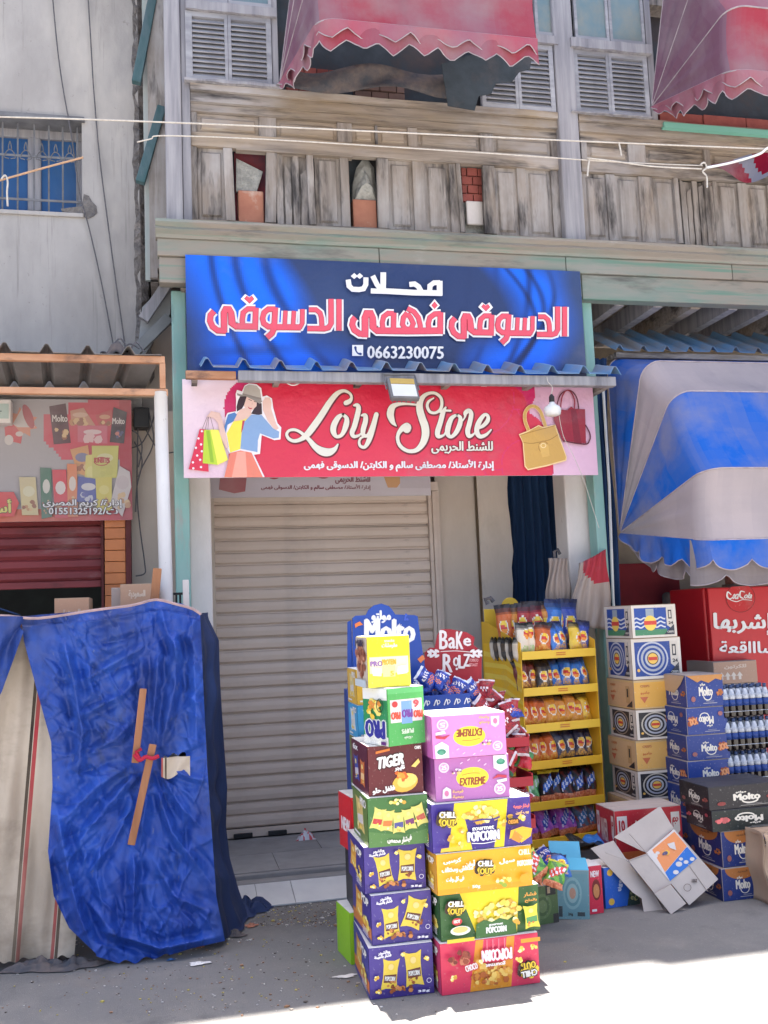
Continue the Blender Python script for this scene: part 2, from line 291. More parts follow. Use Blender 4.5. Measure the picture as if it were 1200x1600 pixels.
class Art:
    """flat print: coloured shapes in a W x H box, y up, clipped to the box, each a hair above the last"""
    def __init__(s, W=100., H=100., bg=None, yd=False): s.W = W; s.H = H; s.it = []; s.z = 0; s.yd = yd; s.clipon = True; s.rs = random.Random(5); s.box = (0, 0, W, H)
    def start(s, bg): s.rect(0, 0, s.W, s.H, bg); return s
    def _clip(s, pts):
        x0, y0, x1, y1 = s.box
        for ax, lim, sg in ((0, x0, 1), (0, x1, -1), (1, y0, 1), (1, y1, -1)):
            out = []; n = len(pts)
            if all(sg*(p[ax]-lim) >= 0 for p in pts): continue
            for i in range(n):
                a, b = pts[i], pts[(i+1) % n]; ia, ib = sg*(a[ax]-lim) >= 0, sg*(b[ax]-lim) >= 0
                if ia: out.append(a)
                if ia != ib:
                    t = (lim-a[ax])/(b[ax]-a[ax]); out.append((a[0]+(b[0]-a[0])*t, a[1]+(b[1]-a[1])*t))
            pts = out
            if len(pts) < 3: return []
        return pts
    def faces(s, vs, fs, col, dz=0):
        s.z += 1
        for f in fs:
            pts = [vs[i] for i in f]
            if s.clipon: pts = s._clip(pts)
            if len(pts) >= 3: s.it.append((pts, s.z, col, dz))
    def poly(s, pts, col): s.faces(pts, [tuple(range(len(pts)))], col); return s
    def rect(s, x0, y0, x1, y1, col): return s.poly([(x0, y0), (x1, y0), (x1, y1), (x0, y1)], col)
    def ell(s, cx, cy, rx, ry, col, n=18, rot=0.):
        c, q = math.cos(rot), math.sin(rot)
        return s.poly([(cx+rx*math.cos(t)*c-ry*math.sin(t)*q, cy+rx*math.cos(t)*q+ry*math.sin(t)*c) for t in (2*math.pi*i/n for i in range(n))], col)
    def ring(s, cx, cy, rx, ry, w, col, n=22):
        vs = []
        for i in range(n):
            t = 2*math.pi*i/n; vs += [(cx+rx*math.cos(t), cy+ry*math.sin(t)), (cx+(rx-w)*math.cos(t), cy+(ry-w)*math.sin(t))]
        s.faces(vs, [(2*i, 2*((i+1) % n), 2*((i+1) % n)+1, 2*i+1) for i in range(n)], col); return s
    def rib(s, pts, col, w=None, k=5, closed=False, grow=0., smooth=True, sc_=1.0, off=(0, 0)):
        """ribbon along pts (x, y[, width])"""
        p = [(a[0]*sc_+off[0], a[1]*sc_+off[1], (a[2] if len(a) > 2 else w)*sc_+grow) for a in pts]
        if smooth: p = catmull(p, k, closed)
        n = len(p); L = []; Rr = []
        for i in range(n):
            a = p[(i-1) % (n-1)] if closed and i == 0 else p[max(i-1, 0)]; b = p[1] if closed and i == n-1 else p[min(i+1, n-1)]
            dx, dy = b[0]-a[0], b[1]-a[1]; l = math.hypot(dx, dy) or 1; dx /= l; dy /= l
            m = 1.0
            if not smooth and 0 < i < n-1:
                ax, ay = p[i][0]-a[0], p[i][1]-a[1]; la = math.hypot(ax, ay) or 1; m = 1/max(.5, abs((ax*dx+ay*dy)/la))
            h = p[i][2]/2*m; L.append((p[i][0]-dy*h, p[i][1]+dx*h)); Rr.append((p[i][0]+dy*h, p[i][1]-dx*h))
        s.z += 1
        ks = n-1; s.z += 0
        for i in range(ks):
            q = [L[i], L[i+1], Rr[i+1], Rr[i]]
            if s.clipon: q = s._clip(q)
            if len(q) >= 3: s.it.append((q, s.z + .9*i/ks, col, 0))
        for e, (a, b) in ((0, (p[0], p[min(1, n-1)])), (1, (p[-1], p[-2]))):   # round ends
            if smooth and not closed:
                s.z += .0; r = a[2]/2
                q = [(a[0]+r*math.cos(t*math.pi/5), a[1]+r*math.sin(t*math.pi/5)) for t in range(10)]
                if s.clipon: q = s._clip(q)
                if len(q) >= 3: s.it.append((q, s.z+.95, col, 0))
        return s
    def text(s, t, x0, y0, x1, y1, col, bold=0., out=None, ow=0., rot=0., flip=False, mirror=False, skew=0., arch=0.):
        vs, fs, _ = glyphs(t); W_, H_ = x1-x0, y1-y0; cx, cy = (x0+x1)/2, (y0+y1)/2; c, q = math.cos(rot), math.sin(rot); up = -1 if s.yd else 1
        def tr(dx, dy):
            o = []
            for u, v in vs:
                if flip: u, v = 1-u, 1-v
                if mirror: u = 1-u
                a = (u-.5)*W_ + skew*(v-.5)*H_; b = (v-.5)*H_*up + arch*H_*(1-(2*u-1)**2)*up
                o.append((cx+a*c-b*q+dx, cy+a*q+b*c+dy))
            return o
        if out:
            for i in range(8): s.faces(tr((ow+bold)*math.cos(i*math.pi/4), (ow+bold)*math.sin(i*math.pi/4)), fs, out)
        if bold:
            for dx, dy in ((-bold, 0), (bold, 0), (0, bold*.6), (0, -bold*.6)): s.faces(tr(dx, dy), fs, col)
        s.faces(tr(0, 0), fs, col); return s
    def blobs(s, cx, cy, rx, ry, n, r, cols, seed=1):
        g = random.Random(seed)
        for i in range(n):
            a = g.uniform(0, 6.283); d = math.sqrt(g.random()); rr = r*g.uniform(.6, 1.2)
            s.poly([(cx+d*rx*math.cos(a)+rr*g.uniform(.75, 1.2)*math.cos(t), cy+d*ry*math.sin(a)+rr*g.uniform(.75, 1.2)*math.sin(t)) for t in (k*1.047 for k in range(6))], g.choice(cols))
        return s
    def burst(s, cx, cy, r0, r1, n, col):
        return s.poly([(cx+(r1 if i % 2 else r0)*math.cos(i*math.pi/n), cy+(r1 if i % 2 else r0)*math.sin(i*math.pi/n)) for i in range(2*n)], col)
    def pack(s, cx, cy, w, h, rot, c1, c2, c3, word=None):
        """little printed picture of a packet"""
        c, q = math.cos(rot), math.sin(rot); T = lambda pts: [(cx+x*w*c-y*h*q, cy+x*w*q+y*h*c) for x, y in pts]
        s.poly(T([(-.5,-.5),(-.42,-.1),(-.44,.3),(-.52,.5),(-.2,.44),(.2,.44),(.5,.52),(.42,.2),(.42,-.2),(.52,-.5),(.1,-.44),(-.2,-.44)]), c1)
        s.poly(T([(-.36,-.02),(.38,.02),(.38,-.24),(-.36,-.26)]), c2)
        s.blobs(cx-(-.32*h)*q*-1, cy-.30*h*c, .26*w, .10*h, 7, .09*w, c3, int(cx*7+cy*3))
        if word: s.text(word, cx-.3*w-.1*q*h*-1, cy-.19*h, cx+.3*w+.1*q*h, cy-.05*h, (.75,.75,.72), rot=rot, bold=w*.012)
        s.ell(cx-.25*h*q, cy+.25*h*c, .17*w, .10*h, (.80,.62,.22), 10, rot)
        return s
    def mesh(s, name, fn, material, step=.00022):
        m = MB()
        for pts, z, col, dz in s.it: m.add([fn(x, y, z*step) for x, y in pts], [tuple(range(len(pts)))], col)
        return m.mesh(name, material)
def face_art(art, name, o, u, v, n, w, h, parent, world_=False, material=None, label=None, step=.00018, me=None):
    """art on a rectangle with lower-left corner o, unit axes u and v, outward normal n"""
    o, u, v, n = Vector(o), Vector(u), Vector(v), Vector(n)
    if me is None: me = art.mesh(name, lambda x, y, z: o + u*(x/art.W*w) + v*(y/art.H*h) + n*(.0012+z), material or PRINT, step)
    ob = MB().obj(name, None, parent, world_, me=me)
    if label: ob['label'] = label
    return ob
_cm = {}
def card(c):
    k = tuple(round(x, 2) for x in c)
    if k not in _cm: _cm[k] = mat('carton_board', tuple(x*.92 for x in c), tuple(x*.8 for x in c), 5, rough=.5, bump=.1)
    return _cm[k]
def carton(name, label, X0, X1, Yf, d, z0, z1, rz=0., group=None, front=None, left=None, top=None, mat_=None, cat='carton', tilt=0., flaps=True, right=None, bev=.0022):
    """closed carton standing at z0 whose front face spans X0..X1 at depth Yf"""
    w, h = X1-X0, z1-z0
    t = bpy.data.objects.new(name, None); COL.objects.link(t); t.empty_display_size = .1
    t.location = ((X0+X1)/2, Yf, z0); t.rotation_euler = (tilt, 0, rz); tag(t, label, cat, group)
    m = mat_ or KRAFT
    if m is WCARD and front: m = card(front.it[0][2])
    b = MB().box(-w/2, w/2, 0, d, 0.001, h-.003); b.obj('carton_body', m, t, bevel=bev)
    if flaps:
        for s_ in (0, 1):
            y0, y1 = (0.002, d/2-.0015) if s_ == 0 else (d/2+.0015, d-.002)
            MB().box(-w/2+.001, w/2-.001, y0, y1, h-.0028, h-.0005).obj('flap', WCARD if mat_ is WCARD else m, t)
    if front: face_art(front, 'printed_front', (-w/2+.0015, 0, .002), (1,0,0), (0,0,1), (0,-1,0), w-.003, h-.006, t)
    if left: face_art(left, 'printed_side', (-w/2, d-.0015, .002), (0,-1,0), (0,0,1), (-1,0,0), d-.003, h-.006, t)
    if top: face_art(top, 'printed_lid', (-w/2+.003, .003, h-.0005), (1,0,0), (0,1,0), (0,0,1), w-.006, d-.006, t)
    return t
def carton_px(name, label, xl, xr, yt, yb, Yf, d, z0=None, **k):
    """same, its front face surveyed from the photograph"""
    ym = (yt+yb)/2; xm = (xl+xr)/2
    a = P(xl, ym, Yf).x; b = P(xr, ym, Yf).x; zt = P(xm, yt, Yf).z; zb = P(xm, yb, Yf).z if z0 is None else z0
    return carton(name, label, a, b, Yf, d, zb, zt, **k), zt
# ================================================================== SETTING
def X_(px, py, Y): return P(px, py, Y).x
def Z_(px, py, Y): return P(px, py, Y).z
MB().grid(lambda u, v: (-22+50*u, -25+45*v, 0), 10, 10).obj('street', ASPH)['kind'] = 'structure'
slab = MB().box(-.30, 3.6, 6.02, 7.6, 0, .10).obj('threshold_slab', SLAB, bevel=.008); slab['kind'] = 'structure'
MB().box(-.30, 3.6, 5.93, 6.018, 0, .075).obj('threshold_kerb', SLAB, bevel=.012)['kind'] = 'structure'
_p = None
for a, b in ((.12, .46), (.463, .67), (.673, 1.30), (1.303, 1.93), (1.933, 2.3)):   # sloping white tiles before the threshold
    m = MB(); m.add([(a,5.66,.004),(b,5.66,.004),(b,5.925,.055),(a,5.925,.055),(a,5.66,.012),(b,5.66,.012),(b,5.925,.068),(a,5.925,.068)],
                    [(0,3,2,1),(4,5,6,7),(0,1,5,4),(1,2,6,5),(2,3,7,6),(3,0,4,7)])
    m.obj('floor_tile', TILE, slab, True)
for a, b, y0, y1 in ((-.25,.62,6.05,6.50),(.625,1.25,6.05,6.50),(1.255,1.9,6.05,6.50),(-.25,.3,6.505,6.98),(.305,.95,6.505,6.98),(.955,1.6,6.505,6.98),(1.605,2.25,6.505,6.98)):
    MB().box(a, b, y0, y1, .1002, .106).obj('floor_slab', SLAB, slab, True)

# ---------------------------------------------------------------- grey plastered house on the left
YL = 6.75
lh = thing('plastered_house', 'grey plastered house with a small barred blue window, left of the timber house', 'house', (-3, YL, 0))
wx1 = X_(128, 250, YL); wx0 = X_(-75, 250, YL); wz1 = Z_(60, 180, YL); wz0 = Z_(60, 330, YL); rx = X_(217, 250, YL); lz = Z_(100, 640, YL)
m = MB(); m.box(-7, wx0, YL, YL+.4, lz, 17.2); m.box(wx1, rx, YL, YL+.4, lz, 17.2); m.box(wx0, wx1, YL, YL+.4, wz1, 17.2); m.box(wx0, wx1, YL, YL+.4, lz, wz0)
m.box(-7, rx, YL+.4, 12, 3.4, 17.2); m.box(rx+.001, -.1005, YL+.36, 12, 3.4, 6.7); m.box(rx+.001, -.1005, 6.27, 12, 6.701, 17.2)  # out-of-view height and corner fillers added to stop sun leaking onto the road
m.obj('wall', CONC, lh, True)
m = MB(); m.box(X_(203, 800, YL), .22, YL+.003, YL+.4, 0, lz-.002); m.obj('wall', BEIGE, lh, True)
# ragged broken corner
def jag(z, s_=1.): return .5*math.sin(z*9.1+s_)+.35*math.sin(z*23.7+2*s_)+.3*math.sin(z*51+s_*3)
m = MB(); n = 90; za, zb = 3.35, 8.
vs = []
for i in range(n+1):
    z = za+(zb-za)*i/n; vs += [(rx-.035+.012*jag(z, 4), YL-.012, z), (rx+.005, YL-.004+.02*jag(z, 9), z), (rx+.055+.028*jag(z), YL+.06, z), (rx+.07+.03*jag(z), YL+.35, z)]
m.add(vs, [(4*i+k, 4*i+k+1, 4*i+k+5, 4*i+k+4) for i in range(n) for k in range(3)]); m.obj('broken_corner', BROK, lh, True)
m = MB(); n = 14     # chipped render under the window corner
pts = [P(x, y, YL-.006) for x, y in ((95,326),(128,322),(131,303),(139,306),(144,315),(151,322),(152,332),(146,338),(136,342),(128,336),(112,332),(98,331))]
m.prism(pts, (0, .02, 0)); m.obj('chipped_render', BROK, lh, True)
win = MB()
win.box(wx0, wx1, YL+.16, YL+.20, wz1-.09, wz1-.002); win.box(wx0, wx1, YL+.16, YL+.20, wz0+.002, wz0+.07); win.box(wx1-.055, wx1-.002, YL+.16, YL+.20, wz0+.07, wz1-.09)
cxw = X_(56, 260, YL+.2); win.box(cxw-.05, cxw+.04, YL+.155, YL+.20, wz0+.07, wz1-.09); win.box(wx0+.002, wx0+.06, YL+.16, YL+.2, wz0+.07, wz1-.09)
wo = win.obj('window', WGREY, lh, True, bevel=.006)
for a, b in ((wx0+.06, cxw-.05), (cxw+.04, wx1-.055)): MB().box(a, b, YL+.185, YL+.19, wz0+.07, wz1-.09).obj('pane', BLUEP, wo, True)
MB().box(wx0-.02, wx1+.02, YL-.03, YL+.15, wz1-.035, wz1-.004).obj('window_lintel', GALV, lh, True)
xs = [X_(x, 260, YL) for x in (-60, -45, -30, -15, 2, 26, 52, 75, 97, 120)]
for x in xs: MB().tube([(x, YL+.05, wz0+.012), (x, YL+.05, wz1-.045)], .0065, 5).obj('window_bar', GALV, lh, True)
for z in (wz0+.10, wz0+.42): MB().box(wx0+.01, wx1-.01, YL+.042, YL+.048, z-.008, z+.008).obj('grille_rail', GALV, lh, True)
for x in (X_(14, 225, YL), X_(39, 225, YL), X_(64, 225, YL), X_(86, 225, YL), X_(108, 225, YL)):
    for sg in (1, -1):
        zc = wz0+.47
        MB().tube([(x+sg*(.006+.038*math.sin(t*.9)*(1-t/9)), YL+.04, zc+.02*t-.09+.01*math.cos(t*2)) for t in [i*.5 for i in range(14)]], .0038, 4).obj('grille_scroll', GALV, lh, True)
m = MB(); a, b = wx0-.02, wx1+.012; m.box(a, b, YL-.018, YL+.15, wz0-.035, wz0-.004); m.obj('window_sill', CONC, lh, True, bevel=.006)
# cables down the wall
for lab, pts in (('thin grey cable running down the plaster wall past the barred window, left one', [(80,-30),(88,60),(97,130),(112,215),(124,300),(140,360),(160,450),(178,545)]),
                 ('thin grey cable down the plaster wall right of the barred window', [(136,-30),(142,70),(147,150),(156,250),(166,330),(178,420),(196,545)])):
    p = [Vector(P(x, y, YL-.03)) for x, y in pts]; p = catmull([tuple(v) for v in p], 5)
    tag(MB().tube(p, .005, 5).obj('cable', WIRE), lab, 'cable', 'cables down the plaster wall')

# ---------------------------------------------------------------- old timber house
YW = 6.25
th = thing('timber_house', 'old weathered timber house with louvred windows above the shops', 'house', (2, YW, 0))
XC = X_(262, 200, YW)
m = MB(); m.box(-.1, 1.2, 6.45, 12, 3.95, 12.55); m.box(1.2, 2.2, 6.45, 12, 3.95, 12.35); m.box(2.2, 9, 6.45, 12, 3.95, 12.75)  # unseen upper walls, tops stepped to shape the shadow edge on the road
m.box(-.1, 1.2, 6.26, 6.449, 6.2, 12.55); m.box(1.2, 2.2, 6.26, 6.449, 6.2, 12.35); m.box(2.2, 9, 6.26, 6.449, 6.2, 12.75)
m.obj('wall', WV, th, True)
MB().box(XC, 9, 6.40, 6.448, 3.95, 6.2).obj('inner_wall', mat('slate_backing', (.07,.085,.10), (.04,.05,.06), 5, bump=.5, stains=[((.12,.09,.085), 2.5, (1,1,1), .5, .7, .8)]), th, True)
MB().box(X_(366, 250, 6.38), X_(414, 250, 6.38), 6.37, 6.399, 4.29, 4.84).obj('red_board', mat('dark_red_board', (.26,.05,.065), (.18,.04,.05), 5, stains=[((.05,.05,.08), 4, (1,1,1), .5, .7, .7)]), th, True)
MB().box(X_(430, 250, 6.3), X_(484, 250, 6.3), 6.29, 6.31, 4.287, 4.799).obj('backing_board', WV, th, True)
MB().box(X_(1060, 300, 6.3), X_(1102, 300, 6.3), 6.29, 6.31, 4.287, 4.799).obj('backing_board', WV, th, True)
# narrow boarded strip and braces left of the corner post
for i, (a, b) in enumerate(((-.02, .07), (.073, .153), (.156, .30))):
    x0 = rx+.06
    MB().box(x0+a, x0+b, 6.50-.006*i, 6.53-.006*i, 3.95, 6.6).obj('side_board', mat('pale_green_board', (.33,.38,.37), (.40,.40,.39), 14, (1,1,.1), .85, .2, .4, stains=[((.2,.22,.22), 5, (1,1,.2), .55, .7, .6)]) if i == 0 else bpy.data.materials['pale_green_board'], th, True)
for (x0, y0, x1, y1) in ((241, -14, 213, 130), (253, 168, 219, 286)):
    MB().obox(P(x0, y0, 6.47), P(x1, y1, 6.42), .062, .05).obj('brace', GRND, th, True, bevel=.006)
# posts
def vboard(name, px0, px1, py, z0, z1, Y, t=.03, m_=WV, lean=0., bev=.004, parent=None):
    a, b = X_(px0, py, Y), X_(px1, py, Y)
    mm = MB(); mm.add([(a,Y,z0),(b,Y,z0),(b,Y+t,z0),(a,Y+t,z0),(a+lean,Y,z1),(b+lean,Y,z1),(b+lean,Y+t,z1),(a+lean,Y+t,z1)],
                      [(0,3,2,1),(4,5,6,7),(0,1,5,4),(1,2,6,5),(2,3,7,6),(3,0,4,7)])
    return mm.obj(name, m_, parent or th, True, bevel=bev)
def hboard(name, px0, px1, z0, z1, Y, t=.03, m_=WH, pyr=200, bev=.004, sag=0.):
    a, b = X_(px0, pyr, Y), X_(px1, pyr, Y); n = 10; r_ = random.Random(int(px0*3+z0*97)); mm = MB(); vs = []
    for i in range(n+1):
        x = a+(b-a)*i/n; w1, w2 = r_.uniform(-1, 1)*.0045, r_.uniform(-1, 1)*.0045
        if i in (0, n): w1 = w2 = 0
        vs += [(x, Y, z0+w1), (x, Y, z1+w2), (x, Y+t, z1+w2), (x, Y+t, z0+w1)]
    fs = [(4*i+k, 4*i+(k+1) % 4, 4*i+4+(k+1) % 4, 4*i+4+k) for i in range(n) for k in range(4)] + [(0,1,2,3), (4*n+3,4*n+2,4*n+1,4*n)]
    mm.add(vs, fs); return mm.obj(name, m_, th, True)
LT = 4.213      # top of the cornice
vboard('corner_post', 258, 284, 200, LT, 6.6, 6.185, .09, WGREY, bev=.01)
vboard('corner_board', 284.6, 298, 200, LT, 6.6, 6.20, .06, WGREY)
vboard('middle_post', 874, 905, 200, LT-.03, 6.6, 6.175, .10, WGREY, bev=.012)
def px_end(): return 1330
# level rails
for (a, b) in ((298.5, 873), (905.5, 1330)):
    hboard('bottom_rail', a, b, LT+.002, 4.285, 6.236, .04)
    hboard('middle_rail', a, b, 4.80, 4.895, 6.230, .05)
    hboard('upper_rail', a, b, 5.045, 5.098, 6.232, .045)
    hboard('weathered_board', a, b, 5.10, 5.165, 6.205, .055)
    hboard('sill_board', a, b, 5.168, 5.215, 6.18, .10)
# tall panel row: stiles then panels (pixel edges surveyed at y = 290)
def panel(px0, px1, z0, z1, m_=WV, py=290):
    a, b = X_(px0, py, 6.25), X_(px1, py, 6.25); i = .022
    mm = MB(); mm.box(a, b, 6.262, 6.28, z0, z1)
    mm.add([(a+i,6.2615,z0+i*1.3),(b-i,6.2615,z0+i*1.3),(b-i,6.2615,z1-i*1.3),(a+i,6.2615,z1-i*1.3),(a+i+.010,6.247,z0+i*1.3+.012),(b-i-.010,6.247,z0+i*1.3+.012),(b-i-.010,6.247,z1-i*1.3-.012),(a+i+.010,6.247,z1-i*1.3-.012)],
           [(0,1,5,4),(1,2,6,5),(2,3,7,6),(3,0,4,7),(4,5,6,7)])
    return mm.obj('panel', m_, th, True)
def broken_panel(px0, px1, z0, z1, seed):
    g = random.Random(seed); a, b = X_(px0, 290, 6.25), X_(px1, 290, 6.25); n = 4
    for i in range(n):
        x0 = a+(b-a)*i/n+.002; x1 = a+(b-a)*(i+1)/n-.003; t0, t1 = z1-g.uniform(0, .12)*(i % 2+.2), z1-g.uniform(0, .16)*(i % 2+.2)
        q = g.uniform(0, .02); mm = MB(); k = 7; vs = []
        for j in range(k+1):
            f_ = j/k; vs += [(x0+g.uniform(0, .006), 6.25+q, z0+(t0-z0)*f_), (x1-g.uniform(0, .007), 6.25+q+g.uniform(-.004, .004), z0+(t1-z0)*f_)]
        mm.add(vs, [(2*j, 2*j+1, 2*j+3, 2*j+2) for j in range(k)]); mm.obj('splintered_board', WV, th, True, solid=.012)
zt0, zt1 = 4.287, 4.798
for a, b in ((309,352),(607,645),(664,702),(773,808),(823,861),(912,947),(962,998),(1020,1054),(1108,1113),(1120,1152),(1166,1198),(1210,1245),(1258,1296)):
    panel(a, b, zt0, zt1)
panel(493, 532, zt0, zt1); broken_panel(431, 482, zt0, zt1, 3); MB().box(X_(368, 250, 6.3), X_(548, 250, 6.3), 6.222, 6.28, zt1-.012, zt1+.0).obj('drip_batten', WH, th, True); broken_panel(1062, 1100, zt0, zt1, 8)
for a, b, ln in ((298.6,308.5,0),(352.5,367,-.012),(413,430,.02),(482,492.5,-.008),(532.5,546,0),(589,606.5,.006),(645.5,663.5,0),(702.5,716,0),(717,724,-.016),(754,772.5,.008),(808.5,822.5,0),(861.5,873.5,0),
                 (905.6,911.5,0),(947.5,961.5,0),(998.5,1019.5,0),(1054.5,1061.5,-.006),(1100.5,1107.5,0),(1113.5,1119.5,0),(1152.5,1165.5,0),(1198.5,1209.5,0),(1245.5,1257.5,0)):
    vboard('stile', a, b, 290, zt0, zt1, 6.241-.010*(ln != 0), .035, WV, ln)
# upper row of wide panels
for a, b in ((308,404),(432,526),(550,585),(590,636),(652,748),(770,858),(915,978),(1006,1096),(1106,1190),(1200,1290)): panel(a, b, 4.897, 5.043, WH, 190)
for a, b in ((298.6,307.5),(404.5,431.5),(526.5,549.5),(585.5,589.5),(636.5,651.5),(748.5,769.5),(858.5,873.5),(905.6,914.5),(978.5,1005.5),(1096.5,1105.5),(1190.5,1199.5)):
    vboard('stile', a, b, 190, 4.8965, 5.0435, 6.238, .03, WV)
mat('mid_rubble', (.33,.33,.31), (.24,.24,.22), 20, bump=.8)
# holes in the boarding: bricks, terracotta, rubble
YH = 6.315
def brickwork(px0, px1, pt, pb, rows, m_=BRICK, Y=YH, cols=2):
    a, b = X_(px0, 300, Y), X_(px1, 300, Y); zt, zb = Z_((px0+px1)/2, pt, Y), Z_((px0+px1)/2, pb, Y); h = (zt-zb)/rows
    for r_ in range(rows):
        off = (r_ % 2)*.5; xs_ = sorted({a, b} | {a+(b-a)*(k+off)/cols for k in range(cols+1) if a < a+(b-a)*(k+off)/cols < b})
        for x0, x1 in zip(xs_, xs_[1:]): MB().box(x0+.003, x1-.003, Y+rnd.uniform(-.006, .006), Y+.07, zb+r_*h+.004, zb+(r_+1)*h-.004).obj('brick', m_, th, True, bevel=.003)
brickwork(722, 756, 262, 316, 4); MB().box(X_(716, 300, 6.3), X_(760, 300, 6.3), YH+.02, 6.398, 4.3, 4.85).obj('mortar_bed', RUBB, th, True)
for x0, y0, x1, y1, m_ in ((728,315,755,352,WHT),):
    MB().box(X_(x0, 330, 6.3), X_(x1, 330, 6.3), 6.285, 6.31, Z_(740, y1, 6.3), Z_(740, y0, 6.3)).obj('plaster_lump', m_, th, True, bevel=.01)
MB().box(X_(372, 320, 6.29), X_(412, 320, 6.29), 6.275, 6.36, 4.29, Z_(390, 299, 6.29)).obj('terracotta_block', TERRA, th, True, bevel=.008)
MB().box(X_(551, 330, 6.29), X_(588, 330, 6.29), 6.275, 6.36, 4.29, Z_(570, 313, 6.29)).obj('terracotta_block', TERRA, th, True, bevel=.008)
MB().prism([P(x, y, 6.30) for x, y in ((369,247),(411,268),(401,300),(369,299))], (0, .035, 0)).obj('tilted_tile', RUBB, th, True, bevel=.003)
for nm, pts, Y, m_ in (('mortar_slab', ((550,312),(551,285),(557,262),(566,250),(576,250),(584,262),(587,285),(588,312)), 6.33, bpy.data.materials['mid_rubble']),
                       ('mortar_heap', ((553,313),(556,300),(561,287),(566,276),(570,264),(575,272),(581,288),(586,300),(588,313)), 6.295, RUBB)):
    g = random.Random(6); q = [P(x+g.uniform(-.8, .8), y, Y) for x, y in pts]; c = sum(q, Vector())/len(q); m = MB(); n = len(q)
    ring = [c.lerp(v, .55)+Vector((0, -.035+g.uniform(-.012, .012), 0)) for v in q]; m.add(q+ring+[c+Vector((0, -.05, 0))]+[v+Vector((0, .05, 0)) for v in q], [(i, (i+1) % n, (i+1) % n+n, i+n) for i in range(n)]+[(i+n, (i+1) % n+n, 2*n) for i in range(n)]+[(i, i+2*n+1, (i+1) % n+2*n+1, (i+1) % n) for i in range(n)])
    m.obj(nm, m_, th, True)
# louvred shutters
def louvre(px0, px1, z0, z1, Y=6.20, n=12, py=80, fl=.030, fr=.030):
    a, b = X_(px0, py, Y), X_(px1, py, Y)
    mm = MB(); mm.box(a, a+fl, Y-.012, Y+.03, z0, z1); mm.box(b-fr, b, Y-.012, Y+.03, z0, z1); mm.box(a+fl, b-fr, Y-.01, Y+.03, z0, z0+.035); mm.box(a+fl, b-fr, Y-.01, Y+.03, z1-.035, z1)
    fr_ = mm.obj('louvred_shutter', LOUV, th, True)
    sl = MB().box(-(b-a-fl-fr)/2+.001, (b-a-fl-fr)/2-.001, -.027, .027, -.004, .004).mesh('slat', LOUV)
    pitch = (z1-z0-.075)/n
    for i in range(n):
        o = bpy.data.objects.new('slat', sl); COL.objects.link(o); pinv(o, fr_)
        o.location = ((a+fl+b-fr)/2, Y+.008, z0+.038+pitch*(i+.5)); o.rotation_euler = (R(52), rnd.uniform(-.006, .006), 0)
    MB().box(a+fl, b-fr, Y+.032, Y+.036, z0+.03, z1-.03).obj('shutter_back', GALV, fr_, True)
zl0, zl1 = 5.235, 5.735
louvre(290, 356, zl0, zl1, fr=.022, fl=.045); louvre(356.5, 424, zl0, zl1, fl=.022, fr=.035)
louvre(752, 809, zl0-.02, zl1, fr=.022, py=140); louvre(809.5, 866, zl0-.02, zl1, fl=.022, fr=.035, py=140)
louvre(898, 952, zl0-.01, zl1-.01, fr=.022, py=130); louvre(952.5, 1012, zl0-.01, zl1-.01, fl=.022, fr=.035, py=130)
hboard('window_rail', 290, 432, 5.738, 5.80, 6.165, .08, WGREY, 10); hboard('window_rail', 745, 872, 5.738, 5.80, 6.165, .08, WGREY, 60); hboard('window_rail', 893, 1018, 5.728, 5.80, 6.155, .09, WGREY, 70)
hboard('window_sill', 288, 440, 5.216, 5.234, 6.15, .12, WGREY, 130); hboard('window_sill', 895, 1020, 5.216, 5.224, 6.15, .12, WGREY, 185)
for a, b in ((835, 866), (896, 949), (950, 1004), (290, 356), (357, 424)):
    xa, xb = X_(a, 20, 6.2), X_(b, 20, 6.2); mm = MB(); f_ = .022
    mm.box(xa, xa+f_, 6.19, 6.22, 5.802, 6.5); mm.box(xb-f_, xb, 6.19, 6.22, 5.802, 6.5); mm.box(xa+f_, xb-f_, 6.19, 6.22, 5.802, 5.84)
    w_ = mm.obj('upper_window', LOUV, th, True); MB().box(xa+f_, xb-f_, 6.205, 6.209, 5.84, 6.5).obj('pane', GLASSB, w_, True)
vboard('window_jamb', 424.5, 434, 60, 5.236, 6.5, 6.20, .06, WGREY); vboard('window_jamb', 1012.5, 1022, 100, 5.226, 6.5, 6.20, .06, WGREY)
vboard('window_jamb', 866.5, 873.5, 80, 5.216, 6.5, 6.19, .06, WGREY); vboard('window_jamb', 893.5, 897.5, 80, 5.226, 5.727, 6.20, .06, WGREY)
# broken bit behind the middle canopy: rags of render and bricks
brickwork(452, 530, 106, 150, 2, BRICK, 6.27, 4); brickwork(560, 640, 128, 158, 2, mat('brown_brick', (.22,.13,.11), (.15,.10,.09), 7, var=.2), 6.28, 3)
brickwork(1040, 1240, 182, 204, 1, BRICK, 6.262, 3)
MB().box(X_(1034, 205, 6.2), X_(1320, 205, 6.2), 6.16, 6.2, 5.152, 5.195).obj('green_rail', mat('bright_green_paint', (.16,.42,.33), (.20,.46,.38), 8, (.2,1,1), stains=[(DK, 8, (.5,1,1), .66, .72, .8)]), th, True)
